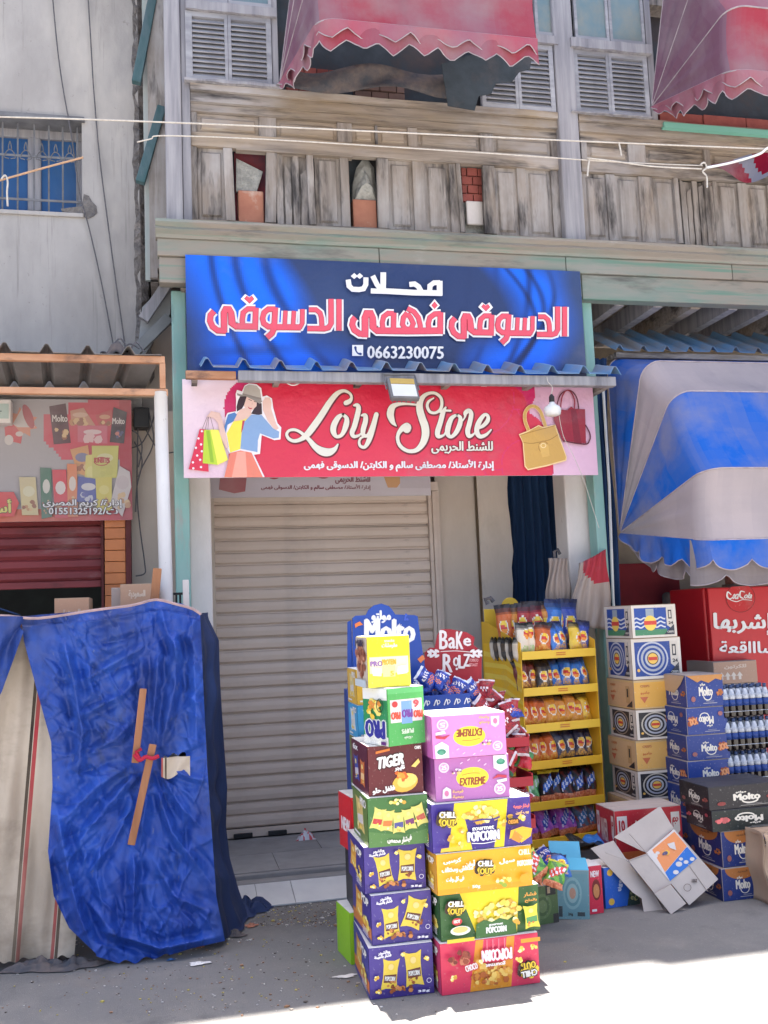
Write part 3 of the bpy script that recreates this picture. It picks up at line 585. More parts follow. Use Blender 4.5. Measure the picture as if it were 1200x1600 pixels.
# cornice and fascia
yl = X_(243, 372, 6.12)
prof = [(6.20, 4.205), (6.06, 4.205), (6.055, 4.185), (6.085, 4.165), (6.075, 4.145), (6.115, 4.125), (6.125, 4.105), (6.20, 4.105)]
m = MB(); vs = []; n = 40; xr = 5.4
for i in range(n+1):
    x = yl+(xr-yl)*i/n
    for y, z in prof: vs.append((x, y+rnd.uniform(-.002, .002), z+rnd.uniform(-.002, .002)))
k = len(prof); m.add(vs, [(i*k+j, i*k+(j+1) % k, (i+1)*k+(j+1) % k, (i+1)*k+j) for i in range(n) for j in range(k)] + [tuple(range(k)), tuple(range((n+1)*k-1, n*k-1, -1))])
m.obj('cornice', GRN, th, True)
for a, b in ((yl+.01, 1.42), (1.425, 2.78), (2.785, 4.1), (4.105, 5.4)): MB().box(a, b, 6.14, 6.22, 3.99, 4.104).obj('fascia_board', GRN, th, True, bevel=.005)
MB().box(yl+.02, 2.9, 6.16, 6.26, 3.815, 3.987).obj('bearer_beam', GRN, th, True, bevel=.006); MB().box(2.905, 5.4, 6.16, 6.26, 3.805, 3.987).obj('bearer_beam', GRN, th, True, bevel=.006)
# floor above the shops: joists and ceiling boards
for i in range(18):
    x = .1+i*.31; MB().box(x, x+.075, 6.27, 7.3, 3.80, 3.94).obj('joist', WGREY if i % 3 else WH, th, True)
for i in range(8): MB().box(-.05, 5.6, 6.262+i*.13, 6.262+i*.13+.125, 3.942, 3.949).obj('ceiling_board', WH, th, True)
# posts that carry the bay
for nm, a, b, Y in (('green_post', 268, 291, 6.30), ('green_post', 911, 926, 6.24)):
    xa, xb = X_(a, 500, Y), X_(b, 500, Y)
    MB().box(xa, xb, Y, Y+.13, .0, 3.812).obj(nm, GRNP, th, True, bevel=.008)
# sloping grey boards in the angle left of the green post
MB().prism([P(x, y, 6.6) for x, y in ((262,440),(268,440),(266,490),(222,560),(214,560),(222,480))], (0, .03, 0)).obj('soffit_board', mat('grey_painted_board', (.30,.31,.32), (.25,.26,.27), 4), th, True)
MB().obox(P(264, 497, 6.56), P(208, 552, 6.52), .07, .05).obj('soffit_rail', mat('mid_grey_board', (.20,.205,.21), (.16,.165,.17), 4), th, True)
MB().obox(P(264, 440, 6.56), P(224, 500, 6.55), .07, .05).obj('soffit_rail', WGREY, th, True)
# inside the shop front: walls
YS = 7.02
MB().box(-.2, .30, YS-.02, YS+.3, .1, 3.79).obj('shop_wall', BEIGE, th, True)
xa = X_(686, 900, YS); xb = X_(745, 850, YS); xc = X_(797, 850, 6.97)
MB().box(xa, xb, YS, YS+.3, .1, 3.79).obj('shop_wall', BEIGE, th, True)
m = MB(); n = 30; vs = []
for i in range(n+1):
    z = .1+(3.79-.1)*i/n; vs += [(xb+.004, 6.96, z), (xc+.02*jag(z), 6.96, z), (xc+.02*jag(z)+.01, YS+.3, z)]
m.add(vs, [(3*i+k, 3*i+k+1, 3*i+k+4, 3*i+k+3) for i in range(n) for k in range(2)]); m.obj('pilaster', BEIGE, th, True)
MB().box(.30, xa, YS+.12, YS+.4, 2.70, 3.79).obj('shop_wall', BEIGE, th, True)
MB().box(-.15, xc-.03, 7.60, 7.7, 0, 3.93).obj('back_wall', BEIGE, th, True)  # added behind the shop front to block light leaking through the wall seam
MB().box(xc-.02, 5.6, 7.30, 7.5, 0, 3.79).obj('shop_wall', OCHRE, th, True)
# white pillars
def pillar(px0, px1, py, Y, z1, d=.22, name='white_pillar', m_=WHT, z0=0.):
    xa, xb = X_(px0, py, Y), X_(px1, py, Y); return MB().box(xa, xb, Y, Y+d, z0, z1).obj(name, m_, th, True, bevel=.012)
pillar(296, 331, 860, 6.44, 3.79); pillar(884, 937, 790, 6.40, 3.79)

# ---------------------------------------------------------------- roller shutter of the bag shop
rs = thing('roller_shutter', 'closed beige steel roller shutter behind the banners', 'roller shutter', (1.1, YS, .1))
sx0, sx1 = X_(336, 1000, YS), X_(683, 1000, YS)
nsl = 27; zt = 2.56; z0 = .175; hh = (zt-z0)/nsl
prof = [(0, 0.), (-.004, .004), (-.016, .012), (-.020, hh*.5), (-.016, hh-.016), (-.004, hh-.009), (0.004, hh-.0075), (.004, hh)]
vs = []
for x in (sx0+.01, sx1-.035): vs += [(x, y, z) for y, z in prof]
k = len(prof); slm = MB().add(vs, [(j, j+k, j+k+1, j+1) for j in range(k-1)]).mesh('slat', SHUT)
for i in range(nsl):
    o = bpy.data.objects.new('slat', slm); COL.objects.link(o); pinv(o, rs); o.location = (rnd.uniform(-.001, .001), YS+rnd.uniform(-.003, .003), z0+i*hh+rnd.uniform(-.001, .001)); o.rotation_euler = (0, 0, rnd.uniform(-.003, .003))
MB().box(sx0, sx1-.03, YS+.012, YS+.02, .11, zt+.2).obj('shutter_back', DKGAP, rs, True)
MB().box(sx0+.01, sx1-.035, YS-.03, YS+.008, .112, .170).obj('bottom_bar', SHUT, rs, True, bevel=.004)
for x in (sx0+.10, sx0+.34): MB().box(x, x+.13, YS-.055, YS-.031, .115, .145).obj('lock_bracket', BLACK, rs, True, bevel=.004)
MB().box(sx0-.03, sx0+.008, YS-.06, YS+.03, .106, zt+.03).obj('guide_rail', BEIGE, rs, True, bevel=.003)
for a, b, y in ((-.033, -.006, -.045), (-.004, .022, -.06), (.024, .05, -.05)): MB().box(sx1+a, sx1+b, YS+y, YS+.03, .106, zt+.03).obj('guide_rail', SHUT, rs, True, bevel=.002)
MB().box(sx0-.02, sx1+.03, YS-.12, YS-.065, zt-.02, zt+.045).obj('shutter_lintel', SHUT, rs, True, bevel=.004)

# curtains in the shop front
def curtain(name, label, x0, x1, Y, z0, z1, m_, folds=7, amp=.025, cat='curtain'):
    m = MB().grid(lambda u, v: (x0+(x1-x0)*u+.01*math.sin(9*v+u*5), Y+amp*math.sin(u*folds*6.283+1.2*math.sin(v*3))*(1-.3*v)+.3*amp*math.sin(u*31+v*4), z0+(z1-z0)*v+.004*math.sin(u*40)), folds*10, 16)
    return tag(m.obj(name, m_, smooth=True), label, cat)
curtain('curtain', 'dark blue curtain hanging in the opening between the white pillar and the wall', X_(782, 850, 7.1), X_(892, 850, 7.1), 7.12, .1, 3.4, CURT, 8)
curtain('curtain', 'narrow navy cloth hanging beside the blue and white canopy', X_(922, 700, 6.36), X_(952, 700, 6.36), 6.33, 1.5, 3.42, NAVY, 3, .02)
# ================================================================== BANNERS
class PxArt(Art):
    """print surveyed on the photograph: pixel outlines put on the banner's own plane, clipped to its edges"""
    def __init__(s, Y, box): Art.__init__(s, yd=True); s.Y = Y; s.box = box
    def faces(s, vs, fs, col, dz=0):
        w = []
        for x, y in vs: p = P(x, y, s.Y); w.append((p.x, p.z))
        Art.faces(s, w, fs, col, dz)
    def rib(s, pts, col, w=None, k=5, closed=False, grow=0., smooth=True, sc_=1.0, off=(0, 0)):
        t = Art(); t.clipon = False; t.rib(pts, col, w, k, closed, grow, smooth, sc_, off); z0 = s.z
        for q, z, c, d in t.it:
            q = [(P(x, y, s.Y).x, P(x, y, s.Y).z) for x, y in q]; q = s._clip(q)
            if len(q) >= 3: s.it.append((q, z0+z, c, 0))
        s.z = z0+t.z+1; return s
def wave(x, z, s_=0.): return 0.
def banner(name, label, x0, x1, z0, z1, Y, bgf, art, nu=220, nv=60, m_=FLEX, s_=0., parent_parts=True, step=.00012):
    t = thing(name, label, 'banner', ((x0+x1)/2, Y, z0))
    m = MB(); m.grid(lambda u, v: (x0+(x1-x0)*u, Y-wave(x0+(x1-x0)*u, z0+(z1-z0)*v, s_), z0+(z1-z0)*v), nu, nv, bgf); m.obj('banner_sheet', m_, t, True, smooth=True)
    me = art.mesh('lettering', lambda x, z, o: (x, Y-wave(x, z, s_)-.0016-o, z), m_, step)
    MB().obj('lettering', None, t, True, me=me)
    m = MB(); r = .009
    for a, b in (((x0, z0), (x1, z0)), ((x0, z1), (x1, z1))): m.box(a[0], b[0], Y+.004, Y+.022, a[1]+.001 if a[1] == z0 else a[1]-.018, a[1]+.018 if a[1] == z0 else a[1]-.001)
    m.obj('batten', WCARD, t, True)
    return t
def mixc(a, b, t): t = max(0, min(1, t)); return tuple(a[i]+(b[i]-a[i])*t for i in range(3))
# -- blue silk banner
Yb = 6.12; bx0, bx1, bz0, bz1 = .128, X_(911, 500, Yb), 3.17, Z_(600, 411, Yb)
NV, BB, DB = srgb(36, 54, 100), srgb(0, 104, 240), srgb(10, 22, 62)
def silk(u, v):
    c = NV; v = 1-v
    def band(cx, w): return math.exp(-((u-cx)/w)**2)
    b = .95*band(.07+.05*math.sin(2.5*v), .11*(1.1-.5*v))*(1-.75*max(0, v-.45)*1.6) + .9*band(.17+.12*v**2+.03*math.sin(6*v), .055+.02*v)*(.5+.5*math.sin(3.1*v+.3))
    b += .9*math.exp(-((v-.88-.25*(u-.25))/.16)**2)*math.exp(-((u-.24)/.15)**2)
    b += .9*band(.80+.10*math.sin(3*v+.2), .075) + .8*math.exp(-((v-.85)/.22)**2)*math.exp(-((u-.76)/.09)**2) + .35*band(.93-.1*v, .05)*(1-v)
    b += .16*math.sin(u*14-v*5)*band(.4, .2)
    b = max(0, min(1.05, 1.25*b-.16)); c = mixc(c, BB, b)
    for k in (0, .35, .8):
        for cx, w in ((.06+k*.16+.10*(v**1.6)*(1+k), .008+.006*k), (.78+.07*k+.09*math.sin(3*v+.2+k), .007), (.70+.2*k-.10*v*v, .008)):
            c = mixc(c, DB, .75*band(cx, w*1.3)*min(1, abs(b)+.1))
    c = mixc(c, DB, .5*math.exp(-((v-.80+.25*u)/.05)**2)*math.exp(-((u-.15)/.12)**2))
    c = mixc(c, srgb(70, 90, 130), .35*math.exp(-((u-.98)/.07)**2)+.25*math.exp(-((u-.36)/.09)**2)*math.exp(-((v-.35)/.3)**2))
    return c
A = PxArt(Yb, (bx0, bz0, bx1, bz1)); PINK, PINKD, WHI = srgb(226, 84, 104), srgb(190, 40, 62), srgb(232, 230, 232)
def strokes(lst, s_, ox, oy, cols, sx=1., sy=1.):
    for col, g_ in cols:
        for pts in lst:
            w = pts[0]; A.rib([(ox+x*s_*sx, oy+y*s_*sy) for x, y in pts[1:]], col, w*s_+g_, smooth=False)
DESS = [(40,(1097,240),(1097,485)), (40,(1035,238),(1036,430),(1015,462),(985,470),(850,468)), (36,(862,322),(918,322),(950,348),(960,385),(965,462)),
        (34,(812,318),(810,430),(795,455),(760,462)), (32,(745,332),(738,462)), (32,(680,330),(672,462)), (44,(800,460),(600,458),(560,450)),
        (42,(600,305),(590,470),(575,505),(535,540)), (40,(600,318),(545,318),(512,345),(500,390),(510,430),(545,455),(590,455)),
        (42,(448,308),(442,480)), (38,(445,316),(385,316),(350,345),(342,400),(345,450)), (46,(455,455),(290,452),(262,430),(255,345),(238,318),(215,318),(200,345),(200,500)),
        (44,(215,488),(150,485),(110,455),(90,410),(95,365),(122,335))]
DOT2 = [(345,235),(372,205),(398,222),(422,205),(448,238),(400,285)]
def dots(pts, s_, ox, oy, sx=1., sy=1.):
    cx = sum(p[0] for p in pts)/len(pts); cy = sum(p[1] for p in pts)/len(pts)
    for g_, col in ((1.28, WHI), (.78, PINKD), (.66, PINK)): A.poly([(ox+(cx+(x-cx)*g_)*s_*sx, oy+(cy+(y-cy)*g_)*s_*sy) for x, y in pts], col)
dots(DOT2, .2, 310, 420); strokes(DESS, .2, 310, 420, ((WHI, 6.6), (PINKD, .8), (PINK, -.6)))
sx2 = 938/1070.; sy2 = .94
dots([(x, y) for x, y in DOT2], .2, 680+.2*(95-60*sx2), 460+.2*(80-215*sy2)+.5, sx2, sy2)
strokes([[p[0]*.95]+list(p[1:]) for p in DESS], .2, 680+.2*(95-60*sx2), 460+.2*(85-215*sy2)-1.2, ((WHI, 6.4), (PINKD, .8), (PINK, -.6)), sx2, sy2)
FAH = [(58,(1045,465),(1042,690)), (52,(1050,478),(985,482),(935,520),(918,580),(925,655)), (66,(1068,655),(700,660),(380,655),(345,620),(340,520),(318,472),(285,474),(262,520),(262,725)),
       (50,(700,425),(770,460),(815,520),(835,600),(836,660)), (50,(700,470),(660,520),(650,590),(680,640),(740,640),(762,580),(735,520),(700,480)),
       (54,(560,470),(556,660)), (50,(560,478),(500,476),(455,510),(440,570),(448,650)), (60,(285,692),(205,688),(150,650),(128,595),(138,545),(160,520))]
SF = 1/6.6667
dots([(985,340),(1028,392),(985,440),(942,392)], SF, 530, 420); strokes(FAH, SF, 530, 420, ((WHI, 6.2), (PINKD, .6), (PINK, -.8)))
MAH = [(58,(1035,140),(1035,292)), (48,(1040,158),(975,160),(935,190),(930,262)), (56,(1062,268),(760,262),(470,246)), (50,(720,178),(775,172),(815,200),(850,262)),
       (56,(450,52),(448,262)), (50,(340,88),(385,180),(430,235)), (50,(320,245),(480,250)), (50,(270,105),(268,180),(245,222),(200,232),(130,228),(95,195),(85,128))]
strokes(MAH, SF, 530, 420, ((WHI, .4),))
for c_ in ((148,92),(205,92)): A.poly([(530+(c_[0]+dx)*SF, 420+(c_[1]+dy)*SF) for dx, dy in ((0,-32),(36,0),(0,30),(-36,0))], WHI)
A.text('0663230075', 573, 543, 691, 562, WHI, bold=.8, rot=.008)
A.rect(549, 541, 566, 558, WHI); A.rib([(554,545,4),(555,550,2.4),(558,554,2.4),(562,555,4)], srgb(20, 50, 120))
banner('shop_banner', 'blue silk-print shop banner with pink outlined Arabic lettering and a phone number', bx0, bx1, bz0, bz1, Yb, silk, A)

# -- pink banner of the bag shop
Yp = 6.08; px0, px1, pz0, pz1 = X_(286, 670, Yp), X_(930, 670, Yp), Z_(600, 744.5, Yp), Z_(600, 597, Yp)
PK, PKL, MAG, RD, RDL = srgb(222, 170, 190), srgb(236, 214, 226), srgb(205, 40, 100), srgb(205, 32, 62), srgb(222, 62, 88)
def pinkbg(u, v):
    x = 286+644*u; y = 745-148*v
    def cir(cx, cy, r): return (x-cx)**2+(y-cy)**2 < r*r
    c = mixc(PK, PKL, (1-u*3)*.7+.4*v) if u < .5 else mixc(srgb(214,165,190), srgb(228,186,206), 1-v)
    if cir(392, 640, 47): c = MAG
    if cir(392, 720, 42): c = mixc(MAG, RDL, .3)
    if 392 < x < 800: c = mixc(RDL, RD, v+.1)
    if cir(800, 610, 32): c = MAG
    for cx, cy, r in ((455,650,58),(452,640,40),(420,700,50),(770,640,48),(790,700,62),(760,680,55),(812,730,42),(735,620,60)):
        if cir(cx, cy, r): c = mixc(RDL, RD, .35+.5*v)
        elif cir(cx, cy, r+1.6) and x > 400 and (x-800)**2+(y-700)**2 < 9000: c = mixc(RDL, MAG, .7)
    return c
A = PxArt(Yp, (px0, pz0, px1, pz1))
CRM, SHD = srgb(226, 220, 206), srgb(110, 30, 45)
LOLY = [[(668,232,50),(705,215,46),(726,180,30),(715,140,26),(675,112,30),(630,108,36),(570,140,50),(500,225,60),(420,350,66),(340,465,70),(265,560,66),(200,610,44),(130,628,36),(75,605,34),(52,560,30),(75,522,28),(125,510,30),(175,525,30),(225,560,34),(285,615,44),(350,690,62),(420,735,84),(490,745,80),(550,715,48),(585,662,16)],
        [(638,352,26),(590,382,50),(545,460,62),(538,530,58),(572,582,36),(628,560,40),(668,470,58),(676,395,46),(638,352,26)],
        [(752,258,20),(785,256,42),(800,290,50),(785,370,54),(755,480,54),(732,540,50),(750,580,38),(800,572,26),(830,545,16)],
        [(832,362,20),(868,362,44),(872,420,52),(848,510,52),(850,565,42),(895,570,36),(935,500,44),(965,420,48),(985,352,48)],
        [(985,352,46),(950,490,52),(912,610,52),(868,688,36),(820,682,30),(806,640,26),(822,600,24),(855,585,18)]]
STOR = [[(515,148,14),(462,185,26),(448,235,30),(475,290,30),(530,302,28),(582,270,32),(600,210,32),(588,145,32),(535,100,30),(470,98,32),(410,130,44),(372,195,64),(370,270,72),(395,360,76),(425,450,80),(428,540,78),(395,630,64),(330,692,46),(245,698,38),(170,650,38),(140,580,36),(150,515,40),(195,460,60),(235,448,86),(235,470,86)],
        [(125,438,12),(88,395,50),(64,320,74),(80,250,66),(125,218,44),(210,208,26),(340,218,20)],
        [(640,245,18),(612,300,48),(585,400,52),(555,500,54),(565,548,42),(618,535,22),(640,500,16)], [(580,292,22),(630,280,22),(690,280,22)],
        [(758,322,22),(700,360,46),(665,450,56),(660,520,50),(695,552,34),(745,510,46),(785,425,52),(792,355,40),(758,322,22)],
        [(790,420,12),(838,350,18),(845,305,44),(880,280,44),(905,315,46),(890,400,50),(868,490,52),(885,545,42),(935,520,20),(960,470,16)],
        [(955,470,20),(1025,440,36),(1075,385,44),(1078,335,32),(1040,325,36),(985,400,52),(962,490,52),(995,548,44),(1060,530,32),(1112,478,16)]]
for grow, col, dx, dy in ((3.2, SHD, .8, 1.0), (0, CRM, 0, 0)):
    for st in LOLY: A.rib([(x+0, y, w) for x, y, w in st], col, grow=grow, sc_=.15, off=(440+dx, 595+dy), k=7)
    for st in STOR: A.rib([(x, y, w) for x, y, w in st], col, grow=grow, sc_=.15, off=(600+dx, 600+dy), k=7)
A.text('للشنط الحريمى', 674, 690, 769, 709, CRM, bold=.7, out=SHD, ow=.8)
A.text('إدارة الأستاذ/ مصطفى سالم و الكابتن/ الدسوقى فهمى', 475, 719, 771, 737, WHI, bold=.75)
# woman with a hat and bags, drawn as the flat figure the banner shows
def Q(pts, s_=1/7.5, ox=290, oy=595): return [(ox+x*s_, oy+y*s_) for x, y in pts]
W_ = srgb(240, 232, 236); SKN = srgb(228, 190, 176)
A.poly(Q([(585,160),(600,110),(660,130),(690,60),(740,35),(830,45),(885,90),(900,190),(950,175),(1010,210),(1025,320),(1075,500),(1120,550),(1110,690),(1040,700),(890,640),(870,860),(800,870),(930,1140),(440,1150),(520,860),(440,720),(470,420),(490,380),(590,360),(590,220)]), W_)
A.poly(Q([(640,180),(720,170),(700,260),(660,330),(600,365),(595,310),(615,230)]), srgb(60, 38, 44)); A.poly(Q([(820,230),(890,270),(895,395),(850,405),(765,390),(800,330)]), srgb(60, 38, 44))
A.poly(Q([(715,190),(835,225),(830,300),(780,350),(720,350),(680,300)]), SKN); A.poly(Q([(640,340),(700,320),(770,350),(770,420),(680,460),(560,480),(590,400)]), SKN)
A.rib(Q([(738,222),(772,236)]), srgb(70, 45, 48), .9); A.rib(Q([(800,246),(828,254)]), srgb(70, 45, 48), .9); A.poly(Q([(725,302),(750,322),(785,322),(762,338),(740,330)]), srgb(190, 50, 70)); A.rib(Q([(782,262),(775,290)]), srgb(200, 150, 140), .5)
A.poly(Q([(600,150),(650,165),(760,185),(900,240),(870,275),(780,225),(700,185),(640,188),(605,175)]), srgb(150, 142, 136)); A.poly(Q([(665,165),(690,75),(740,48),(830,62),(870,110),(888,235),(780,190)]), srgb(180, 172, 164)); A.poly(Q([(666,150),(884,205),(888,232),(664,170)]), srgb(140, 130, 125))
A.poly(Q([(900,250),(930,200),(985,200),(1005,260),(1000,330),(1060,510),(1090,560),(1050,590),(960,470),(905,350)]), SKN)
A.poly(Q([(560,480),(680,460),(770,420),(700,480),(660,620),(650,800),(520,845),(480,620)]), srgb(245, 225, 80))
A.poly(Q([(495,400),(575,375),(600,400),(560,480),(490,520),(470,620),(500,780),(480,800),(440,690),(455,540)]), srgb(80, 125, 185))
A.poly(Q([(770,400),(890,405),(960,490),(1020,560),(1095,600),(1090,670),(1030,680),(870,620),(845,700),(840,840),(640,800),(655,620),(690,480)]), srgb(135, 165, 205)); A.poly(Q([(665,470),(692,470),(670,570),(648,620)]), srgb(190, 60, 80))
A.poly(Q([(520,850),(640,820),(770,845),(905,1135),(450,1135)]), srgb(232, 130, 108)); A.poly(Q([(600,840),(700,830),(720,1135),(540,1135)]), srgb(240, 165, 145))
A.poly(Q([(245,425),(300,360),(350,370),(400,380),(430,470),(470,620),(500,800),(470,790),(400,640),(380,500),(330,440)]), SKN)
for x0, y0, x1, y1 in ((250,430,190,580),(262,430,230,580),(270,430,260,580),(290,430,330,585)): A.rib(Q([(x0, y0), (x1, y1)]), srgb(110, 80, 70), .6)
A.poly(Q([(165,570),(240,575),(270,1070),(35,1040)]), srgb(220, 50, 80))
for x, y in ((190,595),(150,680),(180,750),(120,790),(190,830),(135,880),(170,930),(85,960),(180,1015),(90,1030)): A.ell(*Q([(x, y)])[0], 1.9, 1.9, W_, 8)
A.poly(Q([(290,575),(385,580),(495,930),(440,960),(370,990)]), srgb(246, 236, 96)); A.poly(Q([(215,580),(290,580),(375,990),(200,970)]), srgb(190, 215, 60)); A.poly(Q([(240,590),(280,590),(330,960),(290,960)]), srgb(150, 190, 50))
# hand bags at the right end
S2 = lambda pts: Q(pts, 1/6.667, 780, 590)
BAGR = srgb(150, 28, 48)
A.rib([(*p, w) for p, w in zip(S2([(590,300),(625,190),(690,140),(750,150),(800,220),(820,330)]), [1.8]*6)], srgb(90, 20, 35)); A.rib([(*p, 1.8) for p in S2([(630,330),(645,210),(690,140),(740,160),(775,240),(775,330)])], BAGR)
A.poly(S2([(560,330),(700,345),(740,305),(770,330),(885,335),(895,690),(650,660),(560,450)]), BAGR); A.poly(S2([(735,330),(790,335),(850,690),(770,680)]), srgb(128, 22, 42)); A.rib([(*p, 2.) for p in S2([(890,500),(935,590),(930,660),(880,698),(660,665)])], srgb(90, 20, 35))
YB = srgb(205, 160, 82)
A.rib([(*p, 5.6) for p in S2([(300,560),(262,460),(262,370),(310,310),(370,310),(420,360),(450,440),(475,520)])], srgb(240, 205, 150)); A.rib([(*p, 4.4) for p in S2([(300,560),(262,460),(262,370),(310,310),(370,310),(420,360),(450,440),(475,520)])], YB)
A.poly(S2([(195,595),(300,555),(400,500),(450,520),(575,495),(640,680),(695,830),(690,870),(480,930),(290,970),(255,930),(235,680)]), srgb(240, 205, 150)); A.poly(S2([(210,605),(300,565),(400,510),(450,530),(570,505),(630,680),(685,830),(680,860),(480,915),(290,955),(265,920),(245,690)]), YB)
A.rib([(*p, 1.1) for p in S2([(245,680),(330,690),(440,670),(520,650),(600,600)])], srgb(165, 120, 50)); A.rib([(*p, 1.1) for p in S2([(210,605),(330,570),(440,540),(570,505)])], srgb(165, 120, 50))
A.ell(*S2([(450,725)])[0], 8, 9.5, srgb(175, 128, 60)); A.ell(*S2([(450,725)])[0], 6.5, 8, YB); A.poly(S2([(400,700),(500,700),(515,820),(440,835)]), srgb(216, 172, 92)); A.ring(*S2([(450,712)])[0], 4.5, 4, 1.2, srgb(240, 215, 160), 12)
banner('shop_banner', 'pink and red Loly Store banner with a hatted woman and two handbags', px0, px1, pz0, pz1, Yp, pinkbg, A, 300, 70, s_=2.)

# -- pale cut-off banner above the shutter
Yc = 6.86; cx0, cx1, cz0, cz1 = X_(327, 760, Yc), X_(673, 760, Yc), Z_(500, 776, Yc), Z_(500, 735, Yc)
A = PxArt(Yc, (cx0, cz0, cx1, cz1)); BRD = srgb(120, 40, 62)
A.text('إدارة الأستاذ/ مصطفى سالم و الكابتن/ الدسوقى فهمى', 408, 757, 579, 767, BRD, bold=.35); A.text('للشنط الحريمى', 524, 743, 578, 756, BRD, bold=.5)
A.poly([(345,735),(386,740),(383,768),(366,771),(342,765)], BAGR); A.poly([(596,735),(640,735),(620,762),(606,762)], srgb(205, 150, 90)); A.ring(505, 735, 15, 13, 4, BAGR); A.ell(428, 742, 10, 7, BAGR)
A.rect(625, 740, 671, 763, srgb(190, 182, 190))
banner('shop_banner', 'pale grey cut-off banner strip right above the beige roller shutter', cx0, cx1, cz0, cz1, Yc, lambda u, v: mixc(srgb(186,180,192), srgb(205,198,206), u), A, 60, 8, OLDFLEX, step=.0001)

# ================================================================== SMALL ROOFS OVER THE SHOPS
def corrugated(name, x0, x1, Yn, zn, Yb_, zb, pitch, h, m_, parent, skew=0., phase=0., n_y=6):
    xs = []; x = x0; 
    k = 0; pr_ = [(0, 0), (pitch*.64, 0), (pitch*.76, h*.92), (pitch*.78, h), (pitch*.84, h), (pitch*.86, h*.92), (pitch*.98, 0)]
    while x0+k*pitch < x1:
        for dx, dz in pr_:
            q = x0-phase+k*pitch+dx
            if x0 <= q <= x1: xs.append((q, dz))
        k += 1
    m = MB(); vs = []
    for j in range(n_y+1):
        t = j/n_y
        for q, dz in xs: vs.append((q+skew*t, Yn+(Yb_-Yn)*t, zn+(zb-zn)*t+dz+.004*math.sin(q*5+t*3)))
    L_ = len(xs); m.add(vs, [(j*L_+i, j*L_+i+1, (j+1)*L_+i+1, (j+1)*L_+i) for j in range(n_y) for i in range(L_-1)])
    return m.obj(name, m_, parent, True, solid=.003)
rf = thing('sheet_roof', 'narrow blue corrugated sheet roof between the two shop banners', 'roof', (1.4, 5.9, 3.2))
zn = Z_(600, 579, 5.84)
corrugated('corrugated_sheet', X_(284, 585, 5.84), X_(986, 580, 5.84), 5.84, zn, 6.115, zn+.095, .2262, .052, CORB, rf, phase=.03)
MB().box(X_(372, 590, 5.88), X_(961, 590, 5.88), 5.865, 5.93, zn-.072, zn-.006).obj('edge_beam', WGREY, rf, True, bevel=.006)
MB().box(X_(290, 590, 5.88), X_(369, 590, 5.88), 5.875, 5.92, zn-.060, zn-.010).obj('edge_beam', RUST, rf, True, bevel=.005)
for px in (300, 430, 560, 700, 830, 950): MB().box(X_(px, 590, 5.9), X_(px+9, 590, 5.9), 5.931, 6.26, zn-.06, zn-.012).obj('bracket_arm', WH, rf, True)
rr = thing('sheet_roof', 'blue corrugated sheet roof behind the top of the blue and white canopy', 'roof', (4, 6.5, 3.5))
zn2 = Z_(1050, 549, 6.30)
corrugated('corrugated_sheet', X_(958, 545, 6.3), 5.6, 6.30, zn2, 6.88, Z_(1000, 522, 6.88), .190, .040, CORB, rr, phase=.1)
MB().box(X_(962, 555, 6.33), 5.6, 6.32, 6.38, zn2-.05, zn2-.006).obj('edge_beam', WH, rr, True, bevel=.006)
for i in range(6): MB().box(3.2+.42*i, 3.24+.42*i, 6.381, 7.28, zn2-.045, zn2-.01).obj('bracket_arm', WH, rr, True)
# left awning frame
Yr = 5.62
lr = thing('sheet_roof', 'dull corrugated sheet roof on a rusty orange frame over the left shop', 'roof', (-1, Yr, 3.1))
zt_ = Z_(200, 562, Yr); zb_ = Z_(200, 612, Yr); xr_ = X_(254, 590, Yr)
corrugated('corrugated_sheet', -3.2, xr_+.0, Yr-.04, zt_+.024, 6.74, zt_+.10, .2245, .048, CORG, lr, skew=-.12, phase=.115)
MB().obox((-3.2, Yr, zt_), (xr_+.015, Yr, zt_), .04, .04).obj('frame_rail', RUST, lr, True, bevel=.003); MB().obox((-3.2, Yr, zb_), (xr_+.03, Yr, zb_-.004), .038, .038).obj('frame_rail', RUST, lr, True, bevel=.003)
MB().obox((xr_, Yr, zb_+.018), (xr_, Yr, zt_-.021), .034, .034).obj('frame_upright', RUST, lr, True, bevel=.003)
for y in (6.5,): MB().box(-3.2, xr_, y, y+.03, zt_-.012, zt_+.02).obj('purlin', WH, lr, True)

pole = MB(); pts = [P(261, 990, Yr), P(259, 900, Yr), P(256, 800, Yr), P(253, 700, Yr), P(251, 613, Yr)]; b_ = pts[0].copy(); b_.z = 0; b_.x += .04
pole.tube([b_]+pts, [.038]*6, 12)
tag(pole.obj('roof_pole', WPIPE, smooth=True), 'chipped white round pole carrying the rusty roof frame', 'pole')
cl = MB(); g = random.Random(3); base = P(185, 549, 5.75)
cl.grid(lambda u, v: (base.x+(.20*(u-.5))*(1-.3*v), base.y+.12*(v-.5), zt_+.055+.09*math.exp(-((u-.45)/.25)**2)*math.sin(math.pi*v)+.012*math.sin(u*17+v*9)), 14, 8)
tag(cl.obj('bundled_cloth', RAG, smooth=True, solid=.006), 'dark crumpled cloth lying on the rusty-framed sheet roof', 'cloth')
g = random.Random(8)
for i, (x0, y0, x1, y1) in enumerate(((185,556,218,545),(200,556,225,550),(172,548,205,556))):
    a, b = P(x0, y0, 5.8), P(x1, y1, 5.8); mid = (a+b)/2+Vector((0, 0, .05+.02*i))
    tag(MB().tube(catmull([tuple(a), tuple(mid), tuple(b)], 6), .006, 5).obj('loose_cable', WIRE), ('dark loop of cable on the sheet roof beside the crumpled cloth', 'thin dark cable end poking up from the rusty-framed roof', 'dark cable lying over the bundled cloth on the roof')[i], 'cable')

